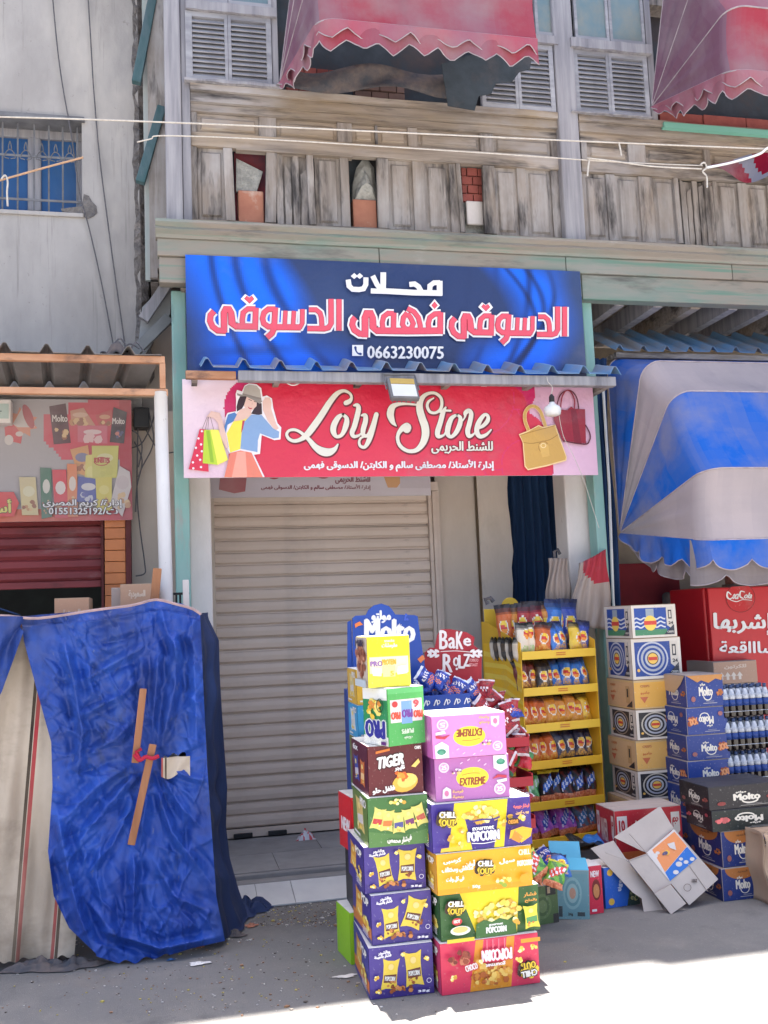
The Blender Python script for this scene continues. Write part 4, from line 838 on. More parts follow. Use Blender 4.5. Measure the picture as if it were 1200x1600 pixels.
# ================================================================== CANOPIES
def canopy(name, label, Xh, Xr, Yh, Zh, bows, colf, rc=.14, val=None, flare=0., pipe=mat('dusty_piping', (.44,.38,.40), (.30,.25,.28), 14), wrink=.012):
    t = thing(name, label, 'canopy', (Xh, Yh, Zh))
    ns, ncn, nf = 10, 6, 34
    def line(L_, a):
        pts = [(Xh, L_*.02+(L_*.98-rc)*i/ns) for i in range(ns)] + [(Xh+rc-rc*math.cos(q), L_-rc+rc*math.sin(q)) for q in (math.pi/2*i/ncn for i in range(ncn+1))] + [(Xh+rc+(Xr-Xh-rc)*i/nf, L_) for i in range(1, nf+1)]
        return [Vector((x+flare*min(1, s_/L_), Yh-s_*math.cos(a), Zh+s_*math.sin(a))) for x, s_ in pts], pts
    Ls = [line(L_, R(a)) for L_, a in bows]; N_ = len(Ls[0][0])-1
    for k in range(len(bows)-1):
        (A_, pa), (B_, pb) = Ls[k], Ls[k+1]; nv = 8; m = MB(); vs = []
        for j in range(nv+1):
            v = j/nv
            for i in range(N_+1):
                p = A_[i]*(1-v)+B_[i]*v; side = i < ns
                w = wrink*math.sin(v*14+i*.25+k)*(1 if side else .25)*min(1, pa[i][1]*2)*math.sin(math.pi*v)
                sag = .03*math.sin(math.pi*v)*(pa[i][1]/bows[k][0]); c_ = Vector((Xh if side else p.x, Yh, Zh)); d = (c_-p); d = d.normalized() if d.length > 1e-3 else d
                vs.append(p+d*sag+(Vector((-w, 0, 0)) if side else d*w))
        m.add(vs, [])
        for j in range(nv):
            for i in range(N_): q = j*(N_+1)+i; m.f.append([q, q+1, q+N_+2, q+N_+1]); m.m.append(0); m.c.append(colf(k, i, (j+.5)/nv, i < ns)); m.usec = True
        m.obj('fabric_panel', FABRIC, t, True, smooth=True)
    for k, (A_, pa) in enumerate(Ls): MB().tube([p+Vector((0, -.002, 0)) for p in A_], .0055, 6).obj('piping', pipe, t, True, smooth=True)
    if val:
        A_, pa = Ls[0]
        ds = [0]
        for i in range(N_): ds.append(ds[-1]+(A_[i+1]-A_[i]).length)
        def at(s_):
            for i in range(N_):
                if ds[i+1] >= s_: return A_[i].lerp(A_[i+1], (s_-ds[i])/max(1e-6, ds[i+1]-ds[i])), i < ns
            return A_[-1], False
        for li, (lo, hi, pitch, kind, out, cf) in enumerate(val):
            n = int(ds[-1]/.022); m = MB(); vs = []; nr = 5
            for i in range(n+1):
                s_ = ds[-1]*i/n; p, sd_ = at(s_); ph = (s_/pitch) % 1
                dr = lo+(hi-lo)*((1-abs(2*ph-1)) if kind == 'zig' else math.sqrt(max(0, 1-(2*ph-1)**2))); dr *= min(1, .25+s_*2.2)
                for j in range(nr+1):
                    v = j/nr; fl = .018*math.sin(s_*17+li*2)*v + .008*math.sin(s_*43)*v + out
                    vs.append(p+Vector((-fl if sd_ else .2*fl, 0 if sd_ else -fl, -dr*v)))
            m.add(vs, [])
            for i in range(n):
                sdd = at(ds[-1]*(i+.5)/n)[1]
                for j in range(nr): q = i*(nr+1)+j; m.f.append([q, q+nr+1, q+nr+2, q+1]); m.m.append(0); m.c.append(cf((j+.5)/nr, sdd, i)); m.usec = True
            m.obj('valance', FABRIC, t, True, smooth=False)
            hem = [Vector(vs[i*(nr+1)+nr])+Vector((0, -.002, 0)) for i in range(n+1)]
            MB().tube(hem, .0035, 4, cap=False).obj('hem_piping', bpy.data.materials['dusty_piping'], t, True)
    return t
CRED, CMAU, CDUS = srgb(166, 50, 66), srgb(118, 78, 100), srgb(142, 114, 130)
def mauve(k, i, v, side):
    if side or i < 12: return mixc(CMAU, CDUS, .25+.5*math.sin(i*.7+k)**2*.6)
    return mixc(CRED, CDUS, .42+.10*math.sin(i*.5+v*3)+.14*math.sin(i*.21)-.12*v) if k < 1 else mixc(CRED, CDUS, .5+.15*k)
vz = lambda c1, c2: (lambda v, sd_, i: mixc(c1, CDUS, .6 if sd_ else .22+.35*math.sin(i*.13)**2))
VAL = [(.115, .185, .185, 'zig', .0, vz(CRED, CDUS)), (.055, .120, .185, 'zig', .010, vz(srgb(186, 84, 100), CDUS))]
c1x = P(500, 32, 5.17).x
canopy('canopy', 'faded red and mauve window canopy above the old timber panels, left of the middle post', c1x-.12, P(840, 62, 5.17).x-.12, 6.17, 5.25, [(1.0, -9), (1.02, 16), (1.03, 42), (1.04, 68)], mauve, .10, VAL, .12)
canopy('canopy', 'faded red and purple window canopy at the upper right corner', 3.56, 5.7, 6.17, 5.31, [(1.08, -17), (1.06, 6), (1.05, 38), (1.05, 68)], mauve, .12, VAL)
# dark cloth scraps under the middle canopy
m = MB(); ox = [P(x, y, 5.95) for x, y in ((690,100),(700,165),(742,172),(748,150),(768,146),(775,130),(800,128),(812,112),(828,108),(832,86),(760,78))]
m.prism(ox, (0, .008, 0)); tag(m.obj('hanging_cloth', mat('slate_blue_cloth', (.055,.07,.085), (.035,.045,.055), 7, stains=[((.12,.10,.10), 4, (1,1,1), .5, .7, .6)])), 'torn slate blue cloth hanging under the red canopy', 'cloth')
m = MB().grid(lambda u, v: tuple(P(442+290*u, 104+34*v+6*math.sin(u*9)+8*u, 6.10)+Vector((0, .03*math.sin(u*11+v*4), 0))), 24, 5)
tag(m.obj('hanging_cloth', RAG, smooth=True, solid=.004), 'dirty brown rag stuffed along the sill below the red canopy', 'cloth')
CB, CG = srgb(30, 98, 194), srgb(178, 166, 168)
def bw(k, i, v, side):
    c = (CG, CB, CG, CB)[k]
    if k == 0 and not side and i > 14: pass
    return mixc(c, srgb(140, 136, 146), .10+.10*math.sin(i*.6+v*4)+.06*math.sin(i*1.7))
def vb(v, sd_, i): return mixc(CB, srgb(120, 120, 60), .45*math.exp(-((i-74)/7)**2)*(1-v))
VB = [(.11, .185, .27, 'sc', .006, vb)]
VB2 = (.19, .28, .40, 'sc', -.05, lambda v, sd_, i: mixc(srgb(150,142,142), srgb(130,120,122), v))
canopy('canopy', 'blue and white striped shop canopy over the red fridge and drinks', 3.16, 5.6, 6.35, 2.14, [(1.13, -7.6), (1.21, 13.5), (1.21, 43.5), (1.24, 65.6), (1.30, 91.0)], bw, .13, [VB2]+VB)
# canopy post and stick
tag(MB().tube([P(942,  600, 6.3), P(952, 760, 6.3), P(958, 935, 6.3), (P(958, 935, 6.3).x+.02, 6.3, 0)], .011, 6).obj('cord', WHITE), 'thin white cord hanging down beside the canopy hinge', 'cord')
tag(MB().obox((X_(944, 780, 6.38), 6.37, 3.1), (X_(944, 780, 6.38)+.03, 6.37, 1.0), .05, .03).obj('brown_batten', STICK, bevel=.003), 'brown wooden batten fixed to the right white pillar', 'batten')

# ================================================================== LAMPS
fx = P(630, 607, 5.78); fl = thing('floodlight', 'small square floodlight hung under the blue sheet roof', 'floodlight', fx, 0)
fl.rotation_euler = (R(-28), 0, R(3)); w_, h_ = .095, .085
m = MB(); m.box(-w_, w_, -.01, .03, -h_, h_); m.obj('lamp_housing', GALV, fl, bevel=.008)
for i in range(6): MB().box(-w_+.02+i*.03, -w_+.026+i*.03, .031, .05, -h_+.01, h_-.01).obj('cooling_fin', GALV, fl)
MB().box(-w_+.016, w_-.016, -.0135, -.0102, -h_+.012, h_*.28).obj('lamp_glass', WHITE, fl); MB().box(-w_+.016, w_-.016, -.0135, -.0102, h_*.34, h_-.012).obj('reflector', mat('amber_reflector', (.55,.38,.10), (.45,.30,.08), 9, rough=.3), fl)
m = MB(); m.tube([(-w_-.012, .01, 0), (-w_-.012, .02, h_+.05), (w_+.012, .02, h_+.05), (w_+.012, .01, 0)], .006, 5); m.obj('bracket', GALV, fl)
tube = thing('fluorescent_tube', 'white fluorescent tube fixed under the edge of the blue sheet roof', 'lamp', P(625, 598, 5.99))
a, b = P(500, 596, 5.99), P(757, 600, 5.99); MB().tube([a, b], .012, 8).obj('tube', WHITE, tube, True, smooth=True)
for p in (a, b): MB().box(p.x-.02, p.x+.02, 5.976, 6.004, p.z-.014, p.z+.03).obj('end_cap', WCARD, tube, True)
tag(MB().tube(catmull([tuple(P(x, y, 5.95)) for x, y in ((440,589),(446,597),(458,602),(470,597),(476,588))], 5), .0045, 5).obj('wire_loop', WHITE), 'pale wire loop drooping under the sheet roof edge', 'wire')
bp = P(863, 640, 5.80); bl = thing('light_bulb', 'white bulb in a black holder hanging before the handbag picture', 'light bulb', bp)
def lathe(prof_, n=14, cx=0, cy=0, cz=0):
    m = MB(); vs = []
    for r_, z in prof_: vs += [(cx+r_*math.cos(2*math.pi*k/n), cy+r_*math.sin(2*math.pi*k/n), cz+z) for k in range(n)]
    fs = [(i*n+k, i*n+(k+1) % n, (i+1)*n+(k+1) % n, (i+1)*n+k) for i in range(len(prof_)-1) for k in range(n)] + [tuple(range(n))[::-1], tuple(range((len(prof_)-1)*n, len(prof_)*n))]
    return m.add(vs, fs)
lathe([(.001,-.040),(.035,-.042),(.052,-.034),(.057,-.012),(.057,.002),(.050,.018),(.030,.030),(.018,.042),(.016,.05)]).obj('bulb', WHITE, bl, smooth=True)
lathe([(.016,.0505),(.018,.052),(.018,.085),(.010,.098),(.004,.104)]).obj('bulb_holder', BLACK, bl, smooth=True)
MB().tube(catmull([(0,0,.104),(.01,0,.15),(-.01,.02,.19),(.0,.06,.235)], 5), .003, 4).obj('flex', ROPE, bl)
tag(MB().tube(catmull([tuple(P(x, y, 5.85)) for x, y in ((872,640),(880,680),(895,710),(912,750),(925,790),(936,825))], 5), .0022, 4).obj('thin_wire', ROPE), 'thin pale wire trailing from the bulb down the white pillar', 'wire')

# ================================================================== LEFT SHOP
ls = thing('snack_shop', 'snack shop front under the rusty roof, red shutter half raised over a dark interior', 'shop', (-1.5, 6.7, 0))
Ys = 6.70; xo1 = X_(160, 870, Ys); lzz = Z_(100, 815, Ys)
MB().box(-7, xo1, Ys+.1, Ys+.4, lzz-.02, lz).obj('shop_wall', BEIGE, ls, True)
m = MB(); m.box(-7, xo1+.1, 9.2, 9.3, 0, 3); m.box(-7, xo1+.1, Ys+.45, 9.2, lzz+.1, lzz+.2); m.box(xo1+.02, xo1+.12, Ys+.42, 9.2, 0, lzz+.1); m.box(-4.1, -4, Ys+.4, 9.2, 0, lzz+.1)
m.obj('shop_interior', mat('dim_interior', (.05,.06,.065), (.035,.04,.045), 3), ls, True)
zz = lzz+.05; i = 0
while zz > Z_(80, 893, Ys):
    MB().add([(-4, Ys+.03, zz), (xo1-.01, Ys+.03, zz), (xo1-.01, Ys+.012, zz-.012), (-4, Ys+.012, zz-.012), (xo1-.01, Ys+.008, zz-.05), (-4, Ys+.008, zz-.05), (xo1-.01, Ys+.03, zz-.072), (-4, Ys+.03, zz-.072)],
             [(0,3,2,1),(3,5,4,2),(5,7,6,4)]).obj('shutter_slat', REDSH, ls, True, solid=.003); zz -= .0755; i += 1
MB().box(-4, xo1-.01, Ys-.0, Ys+.05, zz-.04, zz+.004).obj('shutter_bar', REDSH, ls, True, bevel=.004)
MB().box(xo1-.005, X_(162.5, 850, Ys), Ys-.04, Ys+.06, 0, lzz+.05).obj('guide_rail', mat('dark_red_steel', (.16,.04,.04), (.10,.03,.03), 5), ls, True)
zz = lzz+.02; xa, xb = X_(163.5, 850, 6.64), X_(196, 850, 6.64); k = 0
while zz > 0:
    MB().box(xa, xb, 6.64+rnd.uniform(-.002, .002), 6.72, max(.002, zz-.072), zz).obj('wall_tile', ORNG, ls, True, bevel=.003); zz -= .0755
MB().box(xb+.002, X_(205, 850, 6.64), 6.63, 6.735, 0, lzz+.02).obj('door_frame', bpy.data.materials['dark_red_steel'], ls, True, bevel=.004)
# its faded banner
Yn = 6.60; nx0, nx1, nz0, nz1 = -4.0, X_(206, 720, Yn), Z_(100, 814, Yn), Z_(100, 624, Yn)
def nbg(u, v):
    x = 9999; X = nx0+(nx1-nx0)*u; px = 206-(nx1-X)*1500/Yn*.98; y = 815-190*v
    c = srgb(166, 160, 162)
    if y > 795: c = mixc(srgb(205, 96, 60), srgb(190, 40, 62), (px-60)/120)
    edge = 205-60*max(0, min(1, (y-640)/60))
    if px > 115 and y < 700 and (px-115)*1.0 > (640-y)*-.1+(30 if y < 632 else 0): c = srgb(196, 48, 72)
    if px > 82 and 650 < y < 720 and (px-82) > (y-690)*.8: c = srgb(200, 70, 88)
    if px > 190: c = srgb(170, 30, 52)
    return c
A = PxArt(Yn, (nx0, nz0, nx1, nz1)); S3 = lambda pts: Q(pts, 1/4.2857, 0, 600)
A.burst(*S3([(150,260)])[0], 16, 25, 9, srgb(214, 130, 92)); A.poly(S3([(85,270),(160,140),(235,290),(120,290)]), srgb(205, 196, 190)); A.ell(*S3([(190,218)])[0], 7, 20, srgb(172, 54, 66), rot=-.35); A.poly(S3([(30,290),(90,270),(150,340),(140,400),(100,390),(40,380)]), srgb(200, 60, 66)); A.ell(*S3([(60,375)])[0], 7, 8, srgb(205, 196, 190)); A.ell(*S3([(130,335)])[0], 6, 4, srgb(205, 190, 184))
def pkt(pts, c1, c2, c3, w=None):
    pts = S3(pts); A.poly(pts, c1); cx = sum(p[0] for p in pts)/len(pts); cy = sum(p[1] for p in pts)/len(pts); hx = (max(p[0] for p in pts)-min(p[0] for p in pts))/2; hy = (max(p[1] for p in pts)-min(p[1] for p in pts))/2
    A.ell(cx, cy-hy*.25, hx*.62, hy*.28, c2, 12); A.blobs(cx, cy+hy*.5, hx*.6, hy*.3, 7, hx*.26, c3, int(cx))
    if w: A.text(w, cx-hx*.7, cy-hy*.45, cx+hx*.7, cy-hy*.12, srgb(220, 214, 210), bold=.25)
tan = [srgb(190, 140, 96), srgb(210, 176, 130), srgb(150, 96, 70)]
pkt([(330,150),(440,130),(475,395),(360,405)], srgb(78, 40, 52), srgb(60, 30, 40), tan, 'Molto'); pkt([(470,180),(560,160),(640,280),(480,270)], srgb(190, 140, 118), srgb(206, 170, 150), tan); pkt([(640,210),(750,170),(760,280),(660,280)], srgb(186, 80, 82), srgb(200, 150, 120), tan)
pkt([(760,155),(850,190),(830,400),(735,390)], srgb(50, 42, 52), srgb(70, 54, 66), [srgb(80, 84, 120), srgb(190, 120, 110)], 'Molto'); pkt([(520,280),(720,280),(720,400),(520,390)], srgb(200, 100, 120), srgb(214, 190, 190), [srgb(214, 180, 180)])
pkt([(470,440),(590,410),(620,630),(520,600)], srgb(206, 150, 96), srgb(120, 120, 150), tan); pkt([(575,480),(640,470),(660,800),(560,800)], srgb(210, 196, 110), srgb(214, 205, 130), tan); pkt([(615,415),(795,415),(785,630),(620,630)], srgb(196, 190, 100), srgb(205, 200, 150), [srgb(190, 184, 96)]); A.text('SUNBITES', *S3([(630,495)])[0], *S3([(735,530)])[0], srgb(178, 44, 52), bold=.4); A.ring(*S3([(680,520)])[0], 12, 7, 1.4, srgb(178, 44, 52))
pkt([(270,560),(345,565),(350,890),(280,905)], srgb(50, 108, 84), srgb(205, 200, 190), tan); pkt([(350,575),(445,575),(460,900),(370,900)], srgb(206, 60, 74), srgb(212, 200, 196), tan); pkt([(450,535),(515,540),(525,890),(455,890)], srgb(214, 130, 88), srgb(214, 200, 190), tan)
pkt([(525,620),(672,640),(660,800),(515,790)], srgb(68, 84, 156), srgb(205, 200, 200), [srgb(190, 190, 200), srgb(80, 90, 160)]); pkt([(640,630),(750,625),(750,850),(650,850)], srgb(205, 190, 90), srgb(212, 200, 120), tan)
pkt([(800,550),(870,590),(880,690),(820,890),(740,800)], srgb(196, 186, 184), srgb(190, 176, 176), tan); pkt([(130,625),(240,625),(260,880),(150,880)], srgb(205, 188, 140), srgb(212, 204, 170), tan)
A.poly(S3([(-200,725),(95,725),(130,800),(95,890),(-200,890)]), srgb(206, 66, 66)); A.text('أسواق', -46, 781, 18, 806, srgb(214, 204, 110), bold=.9, out=srgb(70, 90, 50), ow=.8)
A.text('إدارة/ كريم المصرى', 68, 781, 191, 795, WHI, bold=.5, out=srgb(40, 40, 40), ow=.8); A.text('01551325192', 77, 794, 160, 804, WHI, bold=.4, out=srgb(40, 40, 40), ow=.8); A.text('ت/', 161, 793, 184, 804, WHI, bold=.4, out=srgb(40, 40, 40), ow=.8)
banner('shop_banner', 'faded red and grey snack shop banner with printed packets under the rusty roof', nx0, nx1, nz0, nz1, Yn, nbg, A, 240, 40, OLDFLEX, 1., step=.00009)
mb = thing('meter_box', 'small white meter box fixed on the faded snack banner', 'meter box', P(0, 642, 6.5))
a, b = P(-14, 662, 6.5), P(17.5, 625, 6.5); MB().box(a.x, b.x, 6.48, 6.57, a.z, b.z).obj('meter_case', WHT, mb, True, bevel=.006); MB().box(a.x+.01, b.x-.012, 6.476, 6.4795, a.z+.03, b.z-.03).obj('meter_window', mat('pale_green_plastic', (.45,.52,.48), (.40,.47,.44), 5), mb, True)
q = Art(10, 10); q.text('or', 1, 2, 7, 6, (.05,.05,.06), bold=.12); face_art(q, 'lettering', (b.x-.11, 6.4755, a.z+.05), (1,0,0), (0,0,1), (0,-1,0), .08, .05, mb, True)
# tangled wires by the white pole
g = random.Random(12)
for i, pts in enumerate(([(212,640),(226,668),(250,705),(275,706)],[(205,700),(222,692),(238,660),(244,632)],[(216,650),(214,760),(218,820),(226,880),(226,896),(212,900)],[(210,690),(222,720),(214,760),(212,800)],[(232,640),(240,690),(222,730),(216,745)],[(206,672),(216,680),(222,700),(216,730)])):
    p = [tuple(P(x, y, 6.69-.012*i)) for x, y in pts]
    tag(MB().tube(catmull(p, 5), .0045, 4).obj('loose_cable', WIRE), ('dark cable sagging to the green post behind the white pole','cable bent upward left of the white pole','long cable with a low loop on the beige wall','short cable beside the snack banner edge','cable crossing behind the white pole top','small cable kink on the wall beside the snack banner')[i], 'cable', 'cables on the wall behind the white pole')
jb = MB(); c = P(222, 665, 6.66); jb.box(c.x-.055, c.x+.05, 6.62, 6.745, c.z-.02, c.z+.12); tag(jb.obj('junction_box', BLACK, bevel=.01), 'dark junction box on the wall under the left sheet roof', 'junction box')
# ================================================================== ROPES ACROSS THE STREET
def rope(label, pts, Y, r=.006, m_=ROPE, group='ropes strung across the street', n=6):
    p = catmull([tuple(P(x, y, Y)) for x, y in pts], n); return tag(MB().tube(p, r, 6).obj('rope', m_, smooth=True), label, 'rope', group)
rope('long pale rope crossing the whole front, upper of the two', [(-60,181),(150,187),(400,197),(700,211),(960,223),(1200,233),(1290,238)], 5.0, .0045)
rope('pale rope with a kink near the corner post, lower of the two', [(214,222),(236,217),(256,212),(400,217),(600,229),(800,242),(960,253),(1098,259)], 5.0, .0036)
rope('short doubled rope ending in the knot at the right', [(917,247),(960,252),(1020,260),(1096,264)], 4.99, .0045)
rope('orange rope slanting up to the barred window', [(-50,295),(10,279),(70,262),(130,246)], 5.6, .006, ROPEO)
rope('white cord rising from the knot to the right edge', [(1104,262),(1135,256),(1165,248),(1188,240),(1204,230),(1240,232)], 4.99, .008, WHITE)
for lab, pts in (('frayed rope tail hanging from the upper rope', [(967,223),(969,232),(971,243)]), ('frayed rope tail hanging from the lower rope', [(921,249),(919,262),(918,275)]), ('knotted rope tail hanging from the rope end', [(1094,258),(1100,254),(1104,262),(1098,268),(1104,276),(1105,293)]), ('loop of rope hanging under the orange rope knot', [(2,280),(8,274),(12,284),(11,300),(12,322)])):
    rope(lab, pts, 4.985 if pts[0][0] > 50 else 5.59, .0055, n=4)
fl_ = MB().grid(lambda u, v: tuple(P(1112+100*u, 256-22*u+(20*math.sin(u*2.6)+12*u)*v*1.5, 5.02)+Vector((0, .02*math.sin(u*8+v*3), 0))), 20, 6, lambda u, v: srgb(112, 112, 126) if .42 < u-.35*v+.1 < .66 else srgb(112, 8, 36))
tag(fl_.obj('flag_cloth', FABRIC, smooth=True), 'dark red cloth with a grey band hanging from the rope at the right', 'cloth')
# ================================================================== TARPAULIN STALL
YT = 5.05
def seg_d(px, py, a, b):
    dx, dy = b[0]-a[0], b[1]-a[1]; t = max(0, min(1, ((px-a[0])*dx+(py-a[1])*dy)/(dx*dx+dy*dy+1e-9)))
    return math.hypot(px-a[0]-t*dx, py-a[1]-t*dy), t
def interp(tab, q):
    for (a, x), (b, y) in zip(tab, tab[1:]):
        if q <= b: return x+(y-x)*(max(q, a)-a)/(b-a)
    return tab[-1][1]
RIDG = [([(95,985),(112,1050),(128,1140),(120,1230)],8,.040),([(120,975),(160,966),(235,948)],7,.018),([(250,942),(262,990),(300,1050)],8,.030),([(100,1080),(180,1035),(240,1000)],7,.024),
 ([(105,1130),(190,1085),(226,1055)],6,.022),([(110,1195),(180,1155),(222,1115)],8,.026),([(95,1285),(150,1230),(220,1185)],9,.030),([(100,1345),(160,1268),(226,1192)],8,.028),([(120,1380),(175,1320),(215,1240)],6,.020),
 ([(216,1340),(226,1262),(238,1195)],8,.034),([(207,1470),(209,1400),(210,1330)],7,.040),([(242,1195),(284,1262),(322,1300)],8,.028),([(236,1205),(268,1300),(322,1370)],8,.028),([(232,1330),(272,1400),(335,1428)],8,.026),
 ([(300,958),(304,1050),(308,1190)],8,.030),([(274,962),(274,1070),(250,1175)],8,.030),([(248,1000),(243,1080),(236,1170)],6,.028),([(205,1000),(215,1080),(222,1160)],6,-.020),([(150,1500),(120,1420),(100,1330),(86,1250)],10,.050),
 ([(150,1452),(250,1482),(345,1463)],7,.040),([(130,1398),(170,1450),(250,1468)],9,.026),([(180,1400),(185,1440),(195,1490)],6,-.022),([(285,1080),(310,1100),(322,1140)],6,.022),([(190,1180),(150,1200),(100,1215)],6,-.018),
 ([(262,1200),(300,1215),(325,1222)],5,.018),([(262,1420),(285,1330),(300,1250)],6,-.016),([(140,1010),(190,1000),(250,975)],5,-.014),([(160,1300),(150,1370),(165,1440)],7,.022)]
HX0, HY0 = 0, 920
HM = np.zeros((620, 400)); _yy, _xx = np.mgrid[0:620, 0:400]; _yy = _yy+HY0; _xx = _xx+HX0
def stamp(pl, w, a, crisp=False):
    m_ = 5*w+4; x0 = max(0, int(min(p[0] for p in pl)-m_-HX0)); x1 = min(400, int(max(p[0] for p in pl)+m_-HX0)); y0 = max(0, int(min(p[1] for p in pl)-m_-HY0)); y1 = min(620, int(max(p[1] for p in pl)+m_-HY0))
    if x1 <= x0 or y1 <= y0: return
    X, Y = _xx[y0:y1, x0:x1].astype(float), _yy[y0:y1, x0:x1].astype(float); best = np.full(X.shape, 1e9); bt = np.zeros(X.shape); sg = np.zeros(X.shape); L_ = len(pl)-1
    for i in range(L_):
        (ax, ay), (bx, by) = pl[i], pl[i+1]; dx, dy = bx-ax, by-ay; t = np.clip(((X-ax)*dx+(Y-ay)*dy)/(dx*dx+dy*dy), 0, 1)
        d = np.hypot(X-ax-t*dx, Y-ay-t*dy); k = d < best; best[k] = d[k]; bt[k] = (i+t[k])/L_; sg[k] = np.sign((X-ax)*dy-(Y-ay)*dx)[k]
    taper = np.clip(np.minimum(4*bt+.1, 4*(1-bt)+.1), 0, 1)
    if crisp: HM[y0:y1, x0:x1] += a*taper*np.exp(-best/np.where(sg > 0, w*.7, w*2.6))
    else: HM[y0:y1, x0:x1] += 1.05*a*taper*(np.exp(-(best/(.8*w))**1.4)-.5*np.exp(-((best-1.8*w)/(.9*w))**2))
for pl, w, a in RIDG: stamp(pl, w, a)
_g = random.Random(99)
for i in range(420):
    x, y = _g.uniform(60, 335), _g.uniform(945, 1495); L_ = _g.uniform(22, 85); an = math.atan2(y-1186, x-228)+_g.gauss(0, .45) if _g.random() < .62 else _g.uniform(0, 3.14)
    b_ = _g.uniform(-.35, .35); p0 = (x-L_/2*math.cos(an), y-L_/2*math.sin(an)); p2 = (x+L_/2*math.cos(an+b_), y+L_/2*math.sin(an+b_)); stamp([p0, (x+_g.uniform(-3, 3), y+_g.uniform(-3, 3)), p2], _g.uniform(1.3, 3.4), _g.choice((1, 1, -1))*_g.uniform(.005, .0145), True)
_r = np.hypot(_xx-228, _yy-1186); HM -= .05*np.exp(-(_r/34)**2); HM += .007*np.sin(_xx*.11+_yy*.05+2*np.sin(_yy*.02))+.004*np.sin(_xx*.23-_yy*.13+2*np.sin(_xx*.05))
def fold(x, y):
    fx_, fy_ = min(max(x-HX0, 0), 398.9), min(max(y-HY0, 0), 618.9); i, j = int(fy_), int(fx_); u, v = fx_-j, fy_-i
    return HM[i, j]*(1-u)*(1-v)+HM[i, j+1]*u*(1-v)+HM[i+1, j]*(1-u)*v+HM[i+1, j+1]*u*v
stall = thing('market_stall', 'wooden stall frame wrapped in tarpaulins beside the shutter', 'stall', (-.3, 5.4, 0))
zt5 = 1.655
for x, y in ((-.95, 5.12), (.12, 5.12), (-.95, 5.75), (.12, 5.75)): MB().box(x-.02, x+.02, y-.02, y+.02, 0, zt5-.03).obj('leg', STICK, stall, True)
MB().box(-1.9, .13, 5.09, 5.85, zt5-.028, zt5).obj('counter_top', STICK, stall, True)
Lt = [(962,33),(1000,37),(1080,58),(1160,80),(1230,82),(1330,75),(1400,84),(1450,108),(1490,150)]
Rt = [(945,312),(1100,319),(1200,324),(1300,331),(1400,338),(1472,352)]
def tarp(u, v):
    top = interp([(0,963),(.42,953),(.78,938),(.9,943),(1,956)], u); bot = interp([(0,1494),(.25,1510),(.5,1496),(.75,1482),(1,1470)], u)
    y = top+(bot-top)*v; x = interp(Lt, y)*(1-u)+interp(Rt, y)*u
    f_ = fold(x, y); Y = YT-.02-f_-.05*v**3
    if v < .03: Y += .02
    p = P(x, y, Y); p.z = max(p.z, .012+.01*math.sin(x*.2)); return p
def torn(u, v):
    y = 940+560*v; x = interp(Lt, y)*(1-u)+interp(Rt, y)*u
    return 256 < x < 291 and abs(y-1197+(x-270)*.12) < 8.5+2*math.sin(x*.4)
tp = MB().grid(tarp, 210, 300, skip=torn)
tag(tp.obj('tarpaulin', TARP, smooth=True), 'large crumpled blue tarpaulin tied up by sticks over the stall', 'tarpaulin')
tp = MB().grid(lambda u, v: P(-90+125*u+3*math.sin(v*7), 963+(interp([(0,270),(.72,120),(1,24)], u))*v, YT-.035-.02*math.sin(u*9+v*5)-.008*math.sin(u*21)), 40, 30)
tag(tp.obj('tarpaulin', TARP, smooth=True), 'blue tarpaulin flap folded over the striped canvas at the left edge', 'tarpaulin')
CANC, SBK, SRD = srgb(198, 184, 168), srgb(36, 32, 34), srgb(172, 44, 60)
def canv(u, v):
    x = -130+290*u-44*v; return P(x, 968+(536-.05*(x+40)+3*math.sin(x*.11)+2*math.sin(x*.31))*v, YT+.075-.022*math.sin(x*.06+v*2.6+1.5*math.sin(v*5))-.016*math.sin(v*13+x*.03+math.sin(x*.05)*2)*(.3+v)-.008*math.sin(x*.19+v*9)-.04*v**2)
def canc(u, v):
    x = -130+290*u
    for c_, w, col in ((64, 2.4, SBK), (71, 2.8, SRD), (125, 2.4, SRD), (131, 2.6, SBK), (-18, 2.4, SBK), (-11, 2.8, SRD)):
        if abs(x-c_) < w: return col
    return CANC
tag(MB().grid(canv, 230, 90, canc).obj('canvas_sheet', CANV, smooth=True), 'dirty beige canvas with black and red stripes hanging at the left edge', 'canvas sheet')
Et = [(965,322),(1000,339),(1060,341),(1140,346),(1230,352),(1290,350),(1340,356),(1390,370),(1430,384),(1448,390)]
def side(u, v):
    y = 962+(1470-962)*v; a = P(interp(Rt, y)-6, y, YT+.01); y2 = 957+(1446-957)*v; b = P(interp(Et, y2), y2, 5.5)
    p = a.lerp(b, u)+Vector((.02*math.sin(math.pi*u)*math.sin(v*9+math.sin(v*23))+.006*math.sin(v*37+u*5+2*math.sin(v*11))*u*(1-u)*4+.010*math.sin(u*14), -.02*math.sin(u*8+v*9), 0)); p.z = max(.01, p.z); return p
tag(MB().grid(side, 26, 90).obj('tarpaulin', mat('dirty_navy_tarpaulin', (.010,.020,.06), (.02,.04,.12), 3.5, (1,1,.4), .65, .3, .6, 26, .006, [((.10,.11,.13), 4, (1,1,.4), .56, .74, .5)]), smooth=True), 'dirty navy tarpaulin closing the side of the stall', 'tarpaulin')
hem = [P(x, y, YT-.035) for x, y in ((-90,968),(0,962),(60,966),(150,953),(205,946),(236,938),(252,938),(275,944),(300,951),(314,960))]
tag(MB().tube(catmull([tuple(p) for p in hem], 5), .0075, 6).obj('tarpaulin_hem', mat('pinkish_hem', (.42,.29,.29), (.26,.19,.20), 14)), 'pinkish rolled hem along the top of the stall covers', 'cloth')
